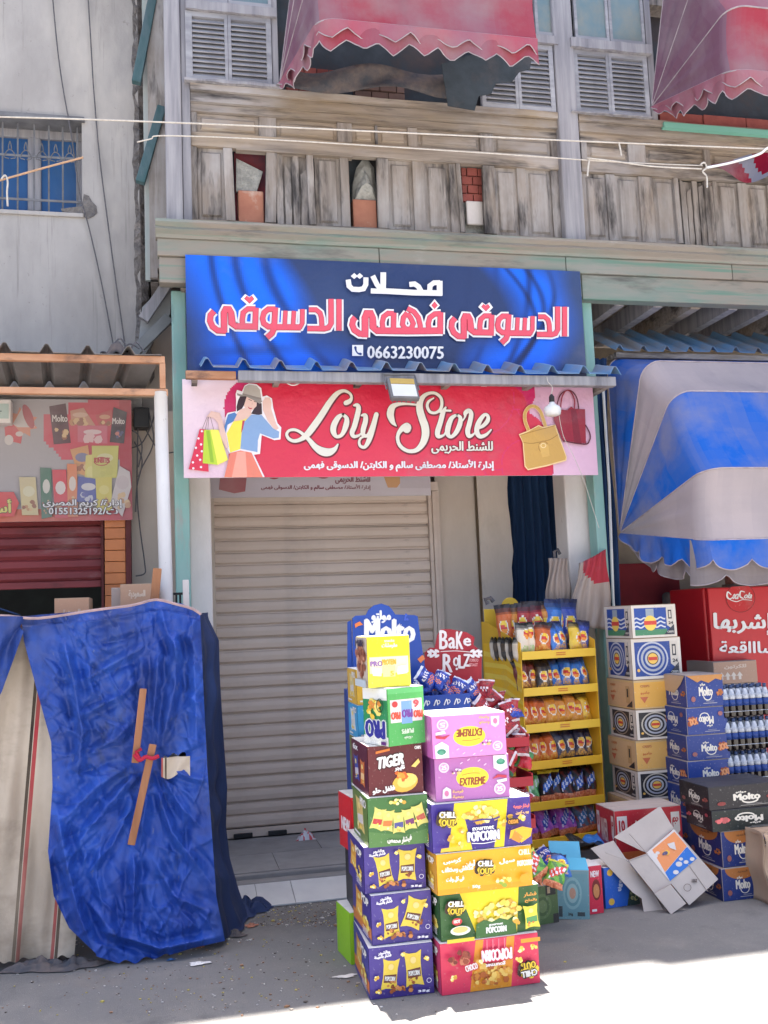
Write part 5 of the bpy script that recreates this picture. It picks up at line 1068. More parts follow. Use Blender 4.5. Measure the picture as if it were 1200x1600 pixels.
for lab, a, b, w in (('upright splintered stick above the knot of the blue tarpaulin', (224,1076), (211,1192), .034), ('lower slanting stick against the blue tarpaulin', (239,1163), (205,1320), .036)):
    tag(MB().obox(P(*a, YT-.10), P(*b, YT-.10), w, .018).obj('stick', STICK, bevel=.003), lab, 'stick')
tag(MB().obox(P(246,888,5.2), (P(234,950,5.2).x, 5.2, 1.5), .045, .02).obj('stick', STICK, bevel=.003), 'short pale stick poking up behind the stall by the white pole', 'stick')
tag(MB().obox(P(290,906,5.6), (P(292,960,5.6).x, 5.6, 1.2), .035, .02).obj('plank', WHT, bevel=.003), 'white board end standing behind the stall corner', 'board')
m = MB(); c = P(228,1184,YT-.115)
m.tube(catmull([tuple(c+Vector(d)) for d in ((-.055,0,.02),(-.03,-.012,-.008),(0,-.01,.006),(.03,-.012,-.004),(.06,0,.004))], 5), [.010]*21, 6); m.tube([c+Vector((-.03,-.008,0)), c+Vector((-.045,-.01,.035)), c+Vector((-.02,-.012,.045))], .009, 6)
tag(m.obj('ribbon', mat('red_cloth_strip', (.45,.02,.05), (.35,.015,.04), 9), smooth=True), 'red cloth strip knotted round the sticks', 'ribbon')
m = MB().grid(lambda u, v: tuple(P(252+45*u, 1184+30*v+4*math.sin(u*7)*v-3*u, YT-.04)+Vector((0, -.01*math.sin(u*9+v*4), 0))), 16, 10, lambda u, v: SRD if u < .06 else SBK if .12 < u < .2 else CANC)
tag(m.obj('canvas_scrap', CANV, smooth=True), 'scrap of striped canvas showing through the torn blue tarpaulin', 'canvas sheet')
def rag(label, px, py, w, d, h, m_, seed, name='rag'):
    c = G(px, py); g = random.Random(seed); ph = [g.uniform(0, 6) for _ in range(6)]
    def f_(u, v):
        a = 2*math.pi*u; rr = (1+.22*math.sin(3*a+ph[0])+.12*math.sin(7*a+ph[1])); q = v
        z = h*(1-q**2)*(.75+.3*math.sin(5*a+ph[2])*q+.25*math.sin(9*q+ph[3])+.12*math.sin(13*a*q+ph[4]))
        return Vector((c.x+w/2*q*rr*math.cos(a), c.y+d/2*q*rr*math.sin(a), max(.006, z)))
    return tag(MB().grid(f_, 36, 10).obj(name, m_, smooth=True), label, name.replace('_', ' '))
rag('heap of navy cloth at the foot of the stall side', 385, 1425, .26, .22, .09, bpy.data.materials['dirty_navy_tarpaulin'], 1)
rag('brownish rag lying beside the navy cloth heap', 358, 1443, .18, .14, .06, RAG, 2)
rag('small brown rag at the corner of the blue tarpaulin', 366, 1462, .12, .10, .03, RAG, 5)
rag('grey brown rag lying along the foot of the striped canvas', 62, 1514, .30, .12, .06, RAG, 6)
rag('second grey rag at the foot of the canvas near the tarpaulin', 118, 1511, .26, .12, .05, RAG, 7)
rag('black flattened cloth on the threshold before the shutter', 425, 1378, .30, .07, .028, BLACK, 9)
rag('small blue plastic scrap beside the canvas', 70, 1505, .06, .03, .02, mat('light_blue_plastic', (.10,.35,.60)), 11, 'plastic_scrap')
rag('blue bottle cap sized scrap on the road by the tarpaulin', 267, 1501, .04, .03, .012, bpy.data.materials['blue_painted_pane'], 12, 'plastic_scrap')
rag('crumpled white paper on the road before the tarpaulin', 311, 1507, .10, .05, .012, WCARD, 13, 'paper_scrap')
rag('small orange scrap beside the navy cloth heap', 393, 1448, .07, .05, .02, TERRA, 14, 'plastic_scrap')
rag('white paper scrap on the road by the lime box', 540, 1527, .10, .04, .008, WCARD, 15, 'paper_scrap')
cb = G(478, 1312, .106); m = MB(); g = random.Random(2)
m.grid(lambda u, v: (cb.x+.075*(u-.5)*2*(1-.3*v), cb.y+.05*(v-.5), .108+.055*math.sin(math.pi*u)*math.sin(math.pi*v)*(1+.5*math.sin(u*17)*math.cos(v*13))), 14, 10, lambda u, v: srgb(190, 60, 70) if (int(u*9)+int(v*5)) % 3 == 0 else srgb(196, 194, 200))
tag(m.obj('crumpled_packet', FOIL, smooth=True), 'crumpled silver and red packet lying before the shutter', 'packet')
# litter: far too many crumbs to count
m = MB(); g = random.Random(21)
for k in range(900):
    if g.random() < .6: px, py = g.gauss(330, 190), 1468+g.random()**1.6*120
    else: px, py = g.uniform(390, 560), 1408+g.random()*40
    c = G(px, py); s_ = g.uniform(.002, .007)*(1.8 if g.random() < .06 else 1); a = g.uniform(0, 3); h = .0015+s_*.4
    pts = [c+Vector((s_*math.cos(a+t)*g.uniform(.5, 1.3), s_*math.sin(a+t)*g.uniform(.5, 1.3), 0)) for t in (0, 1.6, 3.1, 4.7)]
    cc = g.choice([srgb(190,186,180), srgb(160,150,140), srgb(205,200,196), srgb(90,80,74), srgb(150,110,80), srgb(196,180,90)])
    m.add([p+Vector((0,0,.001)) for p in pts]+[p+Vector((0,0,h)) for p in pts], [(4,5,6,7),(0,1,5,4),(1,2,6,5),(2,3,7,6),(3,0,4,7)], cc)
tag(m.obj('street_litter', PRINT), 'pale crumbs and litter scattered on the road near the stall', 'litter', kind='stuff')
# cartons on the stall counter
def word(W, H, bg, items):
    a = Art(W, H).start(bg)
    for it in items: a.text(*it[:6], **(it[6] if len(it) > 6 else {}))
    return a
BRN, GRY_ = srgb(206,190,172), srgb(186,160,140)
carton_px('cardboard_box', 'small brown carton on the stall before the dark shop interior', 85, 139, 934, 962, 5.45, .25, z0=zt5, front=word(100, 60, srgb(190,150,122), [('\u0627\u0644\u062C\u0648\u0647\u0631\u0629', 25, 12, 75, 30, BRN, dict(bold=1))]), mat_=KRAFT)
carton_px('cardboard_box', 'brown carton with faint lettering on the stall left of the white pole', 188, 240, 912, 960, 5.42, .22, z0=zt5, front=word(100, 70, srgb(176,142,118), [('السعودية', 25, 40, 75, 58, BRN, dict(bold=1))]), mat_=KRAFT)
carton_px('cardboard_box', 'worn dark carton half hidden behind the lettered brown carton', 174, 190, 918, 960, 5.5, .2, z0=zt5, mat_=GREYC)
bars = thing('wire_crate', 'dark wire crate behind the stall corner', 'crate', (P(278,940,5.7).x, 5.7, zt5-.2))
for i in range(5): MB().box(P(268+i*6,940,5.7).x, P(268+i*6,940,5.7).x+.012, 5.69, 5.71, zt5-.25, zt5+.13).obj('crate_bar', BLACK, bars, True)
for z in (zt5-.1, zt5+.02, zt5+.125): MB().box(P(266,940,5.7).x, P(296,940,5.7).x, 5.686, 5.689, z, z+.014).obj('crate_bar', BLACK, bars, True)
MB().box(P(268,940,5.7).x, P(294,940,5.7).x, 5.62, 5.9, 0, zt5-.25).obj('crate_base', BLACK, bars, True)
tag(MB().grid(lambda u, v: P(-60+92*u, 962-16*math.sin(math.pi*(.35+.65*u)), 5.3+.4*v), 12, 4).obj('tarpaulin', NAVY, smooth=True, solid=.01), 'dark blue rounded cover on the stall in front of the shop interior', 'cover')

# ================================================================== SNACK CARTON ART
C = srgb
PUR, PUR2, YLW, ORG, GRNC, PNK2, LIL = C(66,50,132), C(84,66,150), C(238,208,44), C(228,150,40), C(62,104,58), C(226,66,104), C(176,104,168)
POPC = [C(240,222,120), C(236,200,80), C(246,236,170), C(214,160,60), C(244,214,96)]
def chill(a, cx, cy, w, flip=False, rot=-.08):
    s_ = -1 if flip else 1
    a.blobs(cx, cy, w*.50, w*.46, 26, w*.14, [C(70,50,40)], 3); a.blobs(cx, cy, w*.44, w*.40, 26, w*.13, [C(236,206,60)], 4)
    a.text('CHILL', cx-w*.40, cy+(w*.06 if not flip else -w*.36), cx+w*.40, cy+(w*.36 if not flip else -w*.06), C(240,236,226), bold=w*.022, out=C(70,50,40), ow=w*.03, rot=rot, flip=flip)
    a.text('OUT', cx-w*.32, cy-(w*.36 if not flip else -w*.04), cx+w*.34, cy-(w*.04 if not flip else -w*.36), C(236,200,50), bold=w*.022, out=C(70,50,40), ow=w*.03, rot=rot, flip=flip)
def popcorn_box(bg, bg2, cup, flip=False, word2='POPCORN'):
    a = Art(100, 50).start(bg)
    a.poly([(15,0),(23,50),(77,50),(71,0)], bg2) if not flip else a.poly([(28,0),(36,50),(76,50),(70,0)], bg2)
    if not flip:
        a.poly([(33,32),(67,34),(61,0),(39,0)], cup); a.blobs(50,36,17,9,46,3.2,POPC,2); a.rib([(33,32),(40,30),(50,31),(60,30),(67,32)], cup, 1.6)
        a.text('gourmet', 39,18.5,61,24, C(240,240,236), bold=.25); a.text(word2, 34.5,9,65.5,19, C(242,242,238), bold=.7, out=cup, ow=.6); a.rib([(38,7.2),(50,6),(62,7.2)], C(240,240,236), .7)
        for x, y in ((29,22),(70,26),(18,14),(27,8),(78,30),(90,30)): a.blobs(x,y,3,3,6,2.2,POPC,int(x))
    return a
a1 = popcorn_box(C(70,52,140), C(240,214,40), C(62,44,132)); chill(a1, 14, 36, 20); a1.poly([(5,2),(26,3),(25,7),(6,6)], C(236,186,60)); a1.poly([(86,4),(96,10),(98,18),(88,21),(76,18),(74,9),(80,12)], C(232,180,52)); a1.poly([(76,9),(84,4),(88,10),(80,18)], C(222,140,50)); a1.ell(79,27,6.5,4,C(60,36,30)); a1.text('CHEDDAR',74,25,84,29,C(236,160,60),bold=.2); a1.text('فيشار جورميه',80,40,96,45,C(236,120,110),bold=.3); a1.text('بوب كورن',82,34,95,38,C(236,190,120),bold=.3)
a2 = Art(100, 44).start(C(236,172,34)); a2.rect(0,0,100,6,C(232,158,30)); chill(a2, 50, 26, 20)
for t_, x0, y0, x1, y1 in (('كرسبى',6,34,24,40),('مدهش ومختلف',4,24,36,31),('فى كل وقت',8,14,26,20),('أوفن',28,28,38,36),('سيل',64,28,80,34)): a2.text(t_, x0,y0,x1,y1, C(250,240,226), bold=.45)
a2.text('CHILL',85,36,97,42,C(250,236,200),bold=.4); a2.text('POPCORN',83,24,99,30,C(248,240,226),bold=.5); a2.blobs(66,9,9,4,16,2.4,POPC+[C(150,170,60)],8); a2.text('50g',34,5,42,9,C(250,240,226),bold=.3); a2.ell(90,10,6,5,C(210,160,40))
a3 = Art(100, 50).start(C(58,100,52)); a3.poly([(20,50),(80,50),(76,0),(36,0)], C(240,214,40)); a3.blobs(57,26,23,12,70,3.4,POPC,6); a3.poly([(33,0),(34,15),(42,19),(50,16),(58,19),(66,16),(73,20),(75,0)], C(60,106,52)); a3.text('gourmet',47,11,61,14,C(240,240,236),bold=.2); a3.text('POPCORN',44,4,64,10.5,C(242,242,238),bold=.45)
chill(a3, 14, 37, 19); a3.ell(17,12,10,5,C(230,228,222)); a3.ell(17,13,7.5,3.4,C(214,196,120)); a3.ell(14,22,5,4,C(200,50,60)); a3.text('HOT',11,20.5,17,24,C(240,230,220),bold=.3); a3.pack(89,18,15,26,.06,C(226,214,70),C(90,150,90),POPC+[C(200,120,60)]); a3.text('فشار',82,40,95,45,C(226,160,70),bold=.3); a3.text('بالملح',83,34,95,38,C(226,160,70),bold=.3); a3.blobs(73,14,3,5,8,2.4,POPC,3); a3.rect(3,0,30,4,C(226,200,60))
a4 = Art(100, 50).start(C(224,60,92)); a4.poly([(28,0),(36,50),(76,50),(70,0)], C(232,150,44)); a4.poly([(40,24),(44,50),(68,50),(64,26)], C(226,70,100)); a4.blobs(50,15,20,10,60,3.1,[C(206,130,50),C(226,170,70),C(180,96,40),C(236,196,100)],9)
for x in (46,52,58,64): a4.rib([(x,30),(x+.6,50)], C(236,120,140), 1.)
a4.text('POPCORN',41,29,71,40,C(244,240,240),bold=.7,out=C(224,60,92),ow=.6,flip=True); a4.text('gourmet',44,23.5,64,27.5,C(244,240,240),bold=.25,flip=True); chill(a4, 87, 17, 20, True, .1)
a4.blobs(17,37,10,6,16,3.4,[C(120,50,40),C(150,70,50),C(200,120,90)],5); a4.text('CHOCO',22,24,34,30,C(240,230,226),bold=.4,out=C(200,40,60),ow=.8,rot=.2)
for x, y in ((10,18),(80,38),(76,28),(36,30),(92,40)): a4.blobs(x,y,2.6,2.6,6,2,POPC,int(x))
a4.rect(79,45,99,49,C(232,150,44))
def side_art(bg, seed, band=None):
    a = Art(60, 60).start(bg); g = random.Random(seed)
    if band: a.rect(0, 6, 60, 20, band)
    a.pack(22, 34, 24, 36, -.1, C(214,150,50), C(230,180,80), POPC); a.blobs(44, 20, 9, 9, 14, 3.5, POPC, seed); a.text('POP', 34, 44, 56, 54, C(240,236,230), bold=.8)
    for k in range(4): a.rect(36, 6+k*2.4, 54, 7+k*2.4, C(220,216,220))
    return a
def ext(flip, bg):
    a = Art(100, 58).start(bg); f = (lambda x, y: (100-x, 58-y)) if flip else (lambda x, y: (x, y))
    a.ell(*f(50,30), 22, 14, C(240,216,60), 26)
    x0, y0 = f(33, 20); x1, y1 = f(67, 30); a.text('EXTREME', min(x0,x1), min(y0,y1), max(x0,x1), max(y0,y1), C(150,66,44), bold=.55, flip=flip, skew=.1)
    a.rib([f(36,34), f(48,36), f(60,35)], C(180,120,60), .8)
    for x, y, r in ((12,46,7),(86,12,8)): q = f(x, y); a.ell(*q, r, r, C(226,206,222)); a.ell(*q, r*.72, r*.72, C(206,150,190)); a.text('25' if not flip else '5', q[0]-r*.45, q[1]-r*.4, q[0]+r*.45, q[1]+r*.4, C(236,226,232), bold=.5, flip=flip)
    q = [f(79,58), f(97,58), f(98,40), f(88,35), f(79,41)]; a.poly(q, C(228,226,228)); q = f(89, 49); a.ell(*q, 6, 4, C(60,140,110)); a.ell(q[0], q[1]+(-1.5 if flip else 1.5), 3.4, 3, C(90,160,130))
    q = [f(8,4), f(9,16), f(14,20), f(20,16), f(20,4)]; a.poly(q, C(226,210,222)); a.ell(*f(14,11), 3, 4, C(206,120,160))
    q = [f(76,26), f(84,32), f(96,30), f(96,26), f(86,28)]; a.poly(q, C(190,60,80)); a.poly([f(82,24), f(96,26), f(96,22), f(84,20)], C(228,226,228))
    for t_, x, y in (('فرصة', 22, 10), ('ربحية', 22, 3)): q = f(x, y); a.text(t_, q[0]-(14 if flip else 0), q[1]-(5 if flip else 0), q[0]+(0 if flip else 14), q[1]+(0 if flip else 5), C(236,190,120), bold=.4, flip=flip)
    for x, y in ((34,50),(44,54),(58,52),(66,46),(28,42)): a.rib([f(x,y), f(x+2.5,y+1.6)], C(232,206,226), 1.2)
    x, y = f(28, 40); a.blobs(x, y, 7, 3, 12, 1.8, [C(232,226,226), C(120,50,110), C(220,190,120)], 5)
    return a
def purple_box(v=0, up=False):
    a = Art(100, 80).start(C(70,54,134)); a.poly([(0,0),(100,0),(100,10),(0,16)], C(58,42,120))
    P1 = dict(c1=C(226,196,70), c2=C(96,50,40), c3=[C(150,80,40), C(200,130,70), C(120,60,36)])
    if v == 0: a.pack(32,38,26,54,.14,**P1,word='POPCORN'); a.pack(70,44,30,56,-.06,**P1,word='POPCORN')
    elif v == 1: a.pack(32,34,28,50,.04,**P1,word='POPCORN'); a.pack(70,46,32,52,-.32,**P1,word='POPCORN')
    else: a.pack(32,36,26,50,-.12,**P1,word='POPCORN'); a.pack(69,42,28,56,.04,**P1,word='POPCORN')
    a.blobs(50,12,18,5,16,3.4,P1['c3'],3)
    y = 70 if v != 1 else 72
    a.text('فشار بالجبنة', 8, y-6, 34, y, C(236,232,240), bold=.7, rot=.08); a.text('وبالشيدر', 14, y, 32, y+6, C(236,232,240), bold=.7, rot=.08)
    a.ring(92, 22, 4, 4, .9, C(220,214,236)); a.text('35g', 74, 4, 92, 8, C(236,232,240), bold=.5)
    for x, y in ((12,12),(90,58),(52,68),(10,34)): a.blobs(x, y, 3, 3, 7, 2.6, POPC, x)
    return a
ab_green = Art(100, 80).start(C(66,112,56)); ab_green.poly([(0,0),(100,0),(100,24),(60,16),(0,26)], C(84,126,66))
for i, (x, y, r_) in enumerate(((16,46,.3),(32,42,.14),(50,38,0),(68,42,-.14),(86,48,-.3))): ab_green.pack(x, y, 20, 36, -r_, C(216,206,110), (C(190,60,60), C(206,120,60), C(80,80,140), C(120,60,110), C(190,90,70))[i], POPC)
ab_green.text('فيشار محمص', 30, 6, 70, 17, C(224,222,210), bold=.8, arch=-.3); ab_green.blobs(50,72,12,4,14,3,POPC,2)
ab_tiger = Art(100, 80).start(C(98,30,36)); ab_tiger.text('TIGER', 16, 46, 66, 64, C(240,236,232), bold=1.5, skew=.25, out=C(60,16,20), ow=1.6, rot=.12); ab_tiger.text('تايجر', 48, 38, 66, 47, C(240,236,232), bold=.9, rot=.1)
ab_tiger.poly([(14,68),(40,72),(40,76),(14,72)], C(220,120,50)); ab_tiger.ell(66,18,24,15,C(236,180,70),16,.2); ab_tiger.ell(70,21,19,11,C(244,206,110),14,.2); ab_tiger.blobs(58,30,11,8,14,4,[C(220,100,40),C(236,150,50)],4); ab_tiger.poly([(78,44),(92,56),(95,50),(86,42)], C(244,206,110)); ab_tiger.text('فلفل حلو', 6, 4, 46, 14, C(240,236,232), bold=.9, rot=.08); ab_tiger.text('CHIPS', 86, 72, 97, 77, C(240,236,232), bold=.5)
ab_yel = Art(100, 110).start(C(240,226,70)); ab_yel.rect(0,62,100,110,C(238,218,40)); ab_yel.rect(4,30,96,66,C(246,240,190)); ab_yel.text('PRO', 6,46,34,57,C(150,110,170),bold=1.2); ab_yel.text('PROTEIN', 34,48,66,60,C(240,180,60),bold=1); ab_yel.rect(34,22,64,46,C(246,230,150)); ab_yel.text('5',52,24,60,34,C(240,190,60),bold=1); ab_yel.text('مقرمشات',34,84,70,96,C(248,244,214),bold=1); ab_yel.text('snacks',40,98,64,104,C(248,240,200),bold=.6); ab_yel.poly([(10,26),(30,24),(30,42),(8,44)],C(248,246,236)); ab_yel.poly([(68,26),(92,28),(92,46),(70,44)],C(248,246,236))  # yellow print whitened to imitate sun washing out the carton front
ab_gr2 = Art(100, 130).start(C(80,168,86)); ab_gr2.rect(0,118,100,130,C(96,180,104)); ab_gr2.rect(6,52,94,104,C(226,214,208)); ab_gr2.rect(36,48,66,100,C(120,160,206)); ab_gr2.text('PRO',38,62,66,80,C(120,60,150),bold=1.6,flip=True)
for x in (8, 70): ab_gr2.text('PRO', x, 60, x+24, 76, C(222,84,60), bold=1.5, flip=True)
ab_gr2.ell(18,94,8,7,C(196,60,60)); ab_gr2.text('6',70,84,84,100,C(222,84,90),bold=1.6,flip=True); ab_gr2.text('PUFFS',34,26,66,36,C(206,224,196),bold=1.2,flip=True); ab_gr2.text('مقرمشات',40,12,62,20,C(206,224,196),bold=.8,flip=True)
ab_gr3 = Art(60, 130).start(C(222,222,216)); ab_gr3.rect(0,20,60,104,C(46,134,82)); ab_gr3.poly([(0,104),(60,110),(60,130),(0,130)], C(230,230,226)); ab_gr3.text('PRO',6,16,52,56,C(50,50,140),bold=2.4,out=C(226,226,220),ow=2,flip=True); ab_gr3.blobs(30,84,14,22,30,6,[C(230,190,60),C(240,220,120),C(220,140,60)],3); ab_gr3.ring(46,92,9,16,2,C(30,60,50)); ab_gr3.rect(46,2,58,10,C(90,40,110))
ab_side1 = Art(60,110).start(C(206,190,176)); ab_side1.blobs(30,60,22,34,50,8,[C(176,112,84),C(206,150,120),C(150,90,70)],6); ab_side1.text('Milk',8,90,52,104,C(70,60,80),bold=1.6); ab_side1.rect(0,0,60,16,C(196,206,214))
ab_tsd = Art(60,80).start(C(86,28,50)); ab_tsd.pack(18,34,16,44,.1,C(60,70,150),C(200,190,200),POPC); ab_tsd.pack(42,32,16,44,-.05,C(200,110,60),C(230,190,140),POPC); ab_tsd.text('6x',10,66,28,76,C(230,226,226),bold=1)
def plain_side(c1, c2, seed):
    a = Art(60, 60).start(c1); a.pack(30, 32, 30, 44, .05*seed, c2, C(206,200,196), POPC); a.rect(6, 4, 30, 7, C(220,216,214)); a.text('PRO', 34, 46, 56, 56, C(236,232,230), bold=.8); return a
# ------------------------------------------------ left stack (front), bottom to top
GLS = 'snack cartons in the left front stack'
z = 0.
for i, (lab, xl, xr, yt, rz, ft, sd_, dd) in enumerate((
  ('bottom purple popcorn carton of the left front stack, standing on the road', 577, 677, 1476, -.03, purple_box(2), side_art(C(60,58,140), 3, C(214,120,50)), .40),
  ('second purple popcorn carton from the road in the left stack', 580, 675, 1394, .02, purple_box(1), side_art(C(64,52,130), 4, C(200,120,60)), .38),
  ('third purple popcorn carton of the left stack, under the green one', 569, 665, 1319, .0, purple_box(0), side_art(C(66,50,130), 5), .38),
  ('green snack carton between the purple and the brown TIGER carton', 575, 669, 1243, -.01, ab_green, plain_side(C(98,120,60), C(206,180,110), 2), .36),
  ('dark brown TIGER chips carton in the left stack', 575, 661, 1163, .01, ab_tiger, ab_tsd, .36),
  ('green and white PRO carton printed upside down, above the brown one', 601, 668, 1073, .36, ab_gr2, ab_gr3, .20),
  ('yellow PRO carton with sunlight painted into its print, on top of the left stack', 574, 641, 993, .03, ab_yel, ab_side1, .22))):
    Yf = 4.20+.012*((i*37) % 5-2)
    if i == 5: Yf = 4.17
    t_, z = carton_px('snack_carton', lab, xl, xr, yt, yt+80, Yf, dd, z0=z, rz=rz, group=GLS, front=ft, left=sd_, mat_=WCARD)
# ------------------------------------------------ second column just behind it
GL2 = 'cartons of the row behind the left front stack'
z = 0.
for i, (lab, xl, xr, zt__, ft, sd_, mm_) in enumerate((
  ('lime green carton on the road left of the purple cartons', 545, 580, .235, Art(10,10).start(C(150,200,40)), Art(10,10).start(C(150,200,40)), None),
  ('black carton on the lime green one behind the left stack', 553, 590, .50, Art(10,10).start(C(36,34,36)), Art(10,10).start(C(36,34,36)), None),
  ('red carton above the black one behind the left stack', 553, 600, .76, Art(10,10).start(C(226,40,48)), word(40, 60, C(206,40,48), [('NEW', 8, 20, 34, 34, C(236,226,226), dict(bold=1))]), None))):
    carton('snack_carton', lab, X_(xl, 1400, 4.62), X_(xr, 1400, 4.62), 4.62, .22, z, zt__, rz=(.12, -.02, .10)[i], group=GL2, front=ft, left=sd_, mat_=WCARD); z = zt__
z = .765
for i, (lab, zt__, ft, mm_) in enumerate((('olive green carton behind the green snack carton', 1.03, plain_side(C(110,118,58), C(206,170,90), 1), 0), ('blue carton behind the brown TIGER carton', 1.19, plain_side(C(60,150,200), C(206,210,214), 2), 0), ('yellow ochre carton behind the green PRO carton', 1.36, plain_side(C(206,164,60), C(206,190,140), 1), 0))):
    carton('snack_carton', lab, X_(562, 1200, 4.60), X_(600, 1200, 4.60), 4.60, .24, z, zt__, group=GL2, front=ft, left=ft, mat_=WCARD); z = zt__
# ------------------------------------------------ right stack (popcorn)
GRS = 'cartons in the right front stack'
z = 0.
for i, (lab, xl, xr, yt, rz, ft, sd_, dd, Yf) in enumerate((
  ('bottom pink popcorn carton printed upside down, standing on the road', 688, 843, 1465, .015, a4, side_art(C(200,70,110), 3), .30, 4.13),
  ('green and yellow popcorn carton on the upside down pink one', 687, 844, 1389, .03, a3, side_art(C(50,86,50), 4), .32, 4.15),
  ('orange yellow carton with white Arabic lettering in the right stack', 682, 833, 1327, .03, a2, side_art(C(206,150,50), 5), .30, 4.13),
  ('purple and yellow gourmet popcorn carton under the lilac carton', 674, 831, 1250, .02, a1, side_art(C(70,56,140), 6), .34, 4.14),
  ('lilac EXTREME carton, lower of the two', 680, 796, 1181, -.02, ext(False, C(180,112,174)), Art(10,10).start(C(150,80,150)), .26, 4.16),
  ('bright pink EXTREME carton printed upside down on top of the right stack', 675, 791, 1115, .01, ext(True, C(226,140,206)), Art(10,10).start(C(206,110,190)), .27, 4.14))):
    t_, z = carton_px('snack_carton', lab, xl, xr, yt, yt+80, Yf, dd, z0=z, rz=rz, group=GRS, front=ft, left=sd_, mat_=WCARD)
# ================================================================== PACKETS
def bag_mesh(w, h, th, style, seed, foil=None):
    """sealed pillow packet, front towards -Y, base at z = 0"""
    g = random.Random(seed); nu, nv = 14, 20; ph = [g.uniform(0, 6) for _ in range(6)]
    def prof_(u, v): e = max(0, 1-(2*u-1)**2); t = max(0, 1-abs(2*v-1)**3.2); return (e**.55)*(t**.8)
    def pos(u, v, s_):
        x = (u-.5)*w*(1-.06*math.sin(math.pi*v)+.03*math.sin(5*v+ph[0])); z = v*h
        cr = .0035*math.sin(u*w/.006) if v < .06 or v > .94 else 0
        y = s_*th/2*prof_(u, v)*(1+.16*math.sin(7*u+ph[1]+3*v)+.10*math.sin(11*v+ph[2]+4*u)) + cr + .004*math.sin(9*u+ph[3])*(1-abs(2*v-1))
        return (x+.003*math.sin(13*v+ph[4]), y, z)
    m = MB(); m.grid(lambda u, v: pos(u, v, -1), nu, nv, lambda u, v: style(u, v, g)); m.grid(lambda u, v: pos(1-u, v, 1), nu, nv, lambda u, v: style(.02, v, g))
    return m.mesh('packet', FOIL, True)
YD, RDL2 = C(246,204,60), C(210,60,50)
def chipstyle(base, top, dark=None, logo=(.5, .44), r=.25, food=C(226,170,80)):
    def f(u, v, g):
        if v > .90: return top
        if v < .05: return mixc(base, top, .3)
        du, dv = (u-logo[0])/r, (v-logo[1])/(r*.62); d = du*du+dv*dv
        if d < 1: return RDL2 if abs(dv+.15*du) < .28 else (C(240,150,50) if dv < 0 else YD)
        if d < 1.35: return C(236,226,210)
        if v > .74: return mixc(top, base, .15 if v > .82 else .5)
        if dark and (abs(u-.5+.2*math.sin(v*6)) > .36): return dark
        if v < .26 and abs(u-.5) < .34+.1*math.sin(v*20): return mixc(food, base, g.random()*.8)
        return mixc(base, C(250,240,220), .03*g.random()+.05*math.sin(u*8+v*5)**2)
    return f
STY = {'orange': chipstyle(C(208,96,20), C(34,30,32)), 'amber': chipstyle(C(216,136,24), C(34,30,32)), 'red': chipstyle(C(176,16,28), C(34,26,30), logo=(.6,.5)), 'cream': chipstyle(C(228,212,190), C(30,36,34), logo=(.62,.62), food=C(150,190,90)),
 'yellow': chipstyle(C(236,194,40), C(40,40,34), logo=(.6,.45)), 'blue': chipstyle(C(20,58,160), C(26,30,60)), 'light blue': chipstyle(C(34,116,204), C(30,40,80), dark=C(40,96,180)), 'black': chipstyle(C(44,38,40), C(24,22,24), dark=C(96,80,66)),
 'navy': chipstyle(C(18,26,70), C(18,20,36)), 'maroon': chipstyle(C(110,28,30), C(34,20,22))}
def wavy(c1, c2, c3, top):
    def f(u, v, g):
        if v > .88: return top
        if v < .22: return mixc(C(190,90,60), C(222,150,110), g.random())
        s_ = v-.9*u*.5
        if .18 < s_ < .48 and .12 < u < .9: return c3 if (int(u*11)+int(v*9)) % 3 else C(226,226,236)
        return c2 if (u+v) % .5 < .2 else c1
    return f
STY.update({'green': wavy(C(70,140,80), C(120,190,120), C(160,210,150), C(40,80,50)), 'purple': wavy(C(176,84,190), C(206,120,206), C(70,90,190), C(110,70,130)), 'teal': wavy(C(90,110,130), C(150,80,80), C(60,130,190), C(60,90,110)),
 'dark blue striped': wavy(C(26,26,34), C(90,34,30), C(46,96,190), C(24,24,28)), 'yellow topped': wavy(C(28,26,32), C(70,30,34), C(50,110,200), C(230,200,60)), 'lime': wavy(C(110,170,60), C(60,120,60), C(220,70,60), C(200,200,70)),
 'shiny red': lambda u, v, g: C(214,200,206) if (v > .9 or v < .08) else (C(236,226,226) if .4 < v < .6 and .2 < u < .8 and (int(u*9)+int(v*30)) % 2 else C(160,14,30) if g.random() < .75 else C(110,10,24)),
 'snack blue': lambda u, v, g: C(200,206,220) if v > .92 else (C(226,120,50) if .2 < v < .45 and .2 < u < .85 and (int(u*8)+int(v*20)) % 2 else C(226,220,220) if .55 < v < .75 and .15 < u < .9 and int(u*10+v*6) % 2 else C(16,44,140) if g.random() < .75 else C(30,76,180)),
 'green and red': lambda u, v, g: C(230,226,226) if v > .88 else (C(60,120,60) if v > .55 or u < .2 else C(190,30,44))})
_bm = {}
def bag(style, w=.10, h=.155, th=.045, seed=0):
    k = (style, round(w, 2), round(h, 2), seed % 3)
    if k not in _bm: _bm[k] = bag_mesh(w, h, th, STY[style], seed % 3+len(style)*7)
    return _bm[k]
ORD = ['first', 'second', 'third', 'fourth', 'fifth', 'sixth', 'seventh', 'eighth', 'ninth', 'tenth', 'eleventh', 'twelfth', 'thirteenth']
def put_bag(me, label, loc, rot, group):
    o = bpy.data.objects.new('snack_packet', me); COL.objects.link(o); o.location = loc; o.rotation_euler = rot
    return tag(o, label, 'snack packet', group)

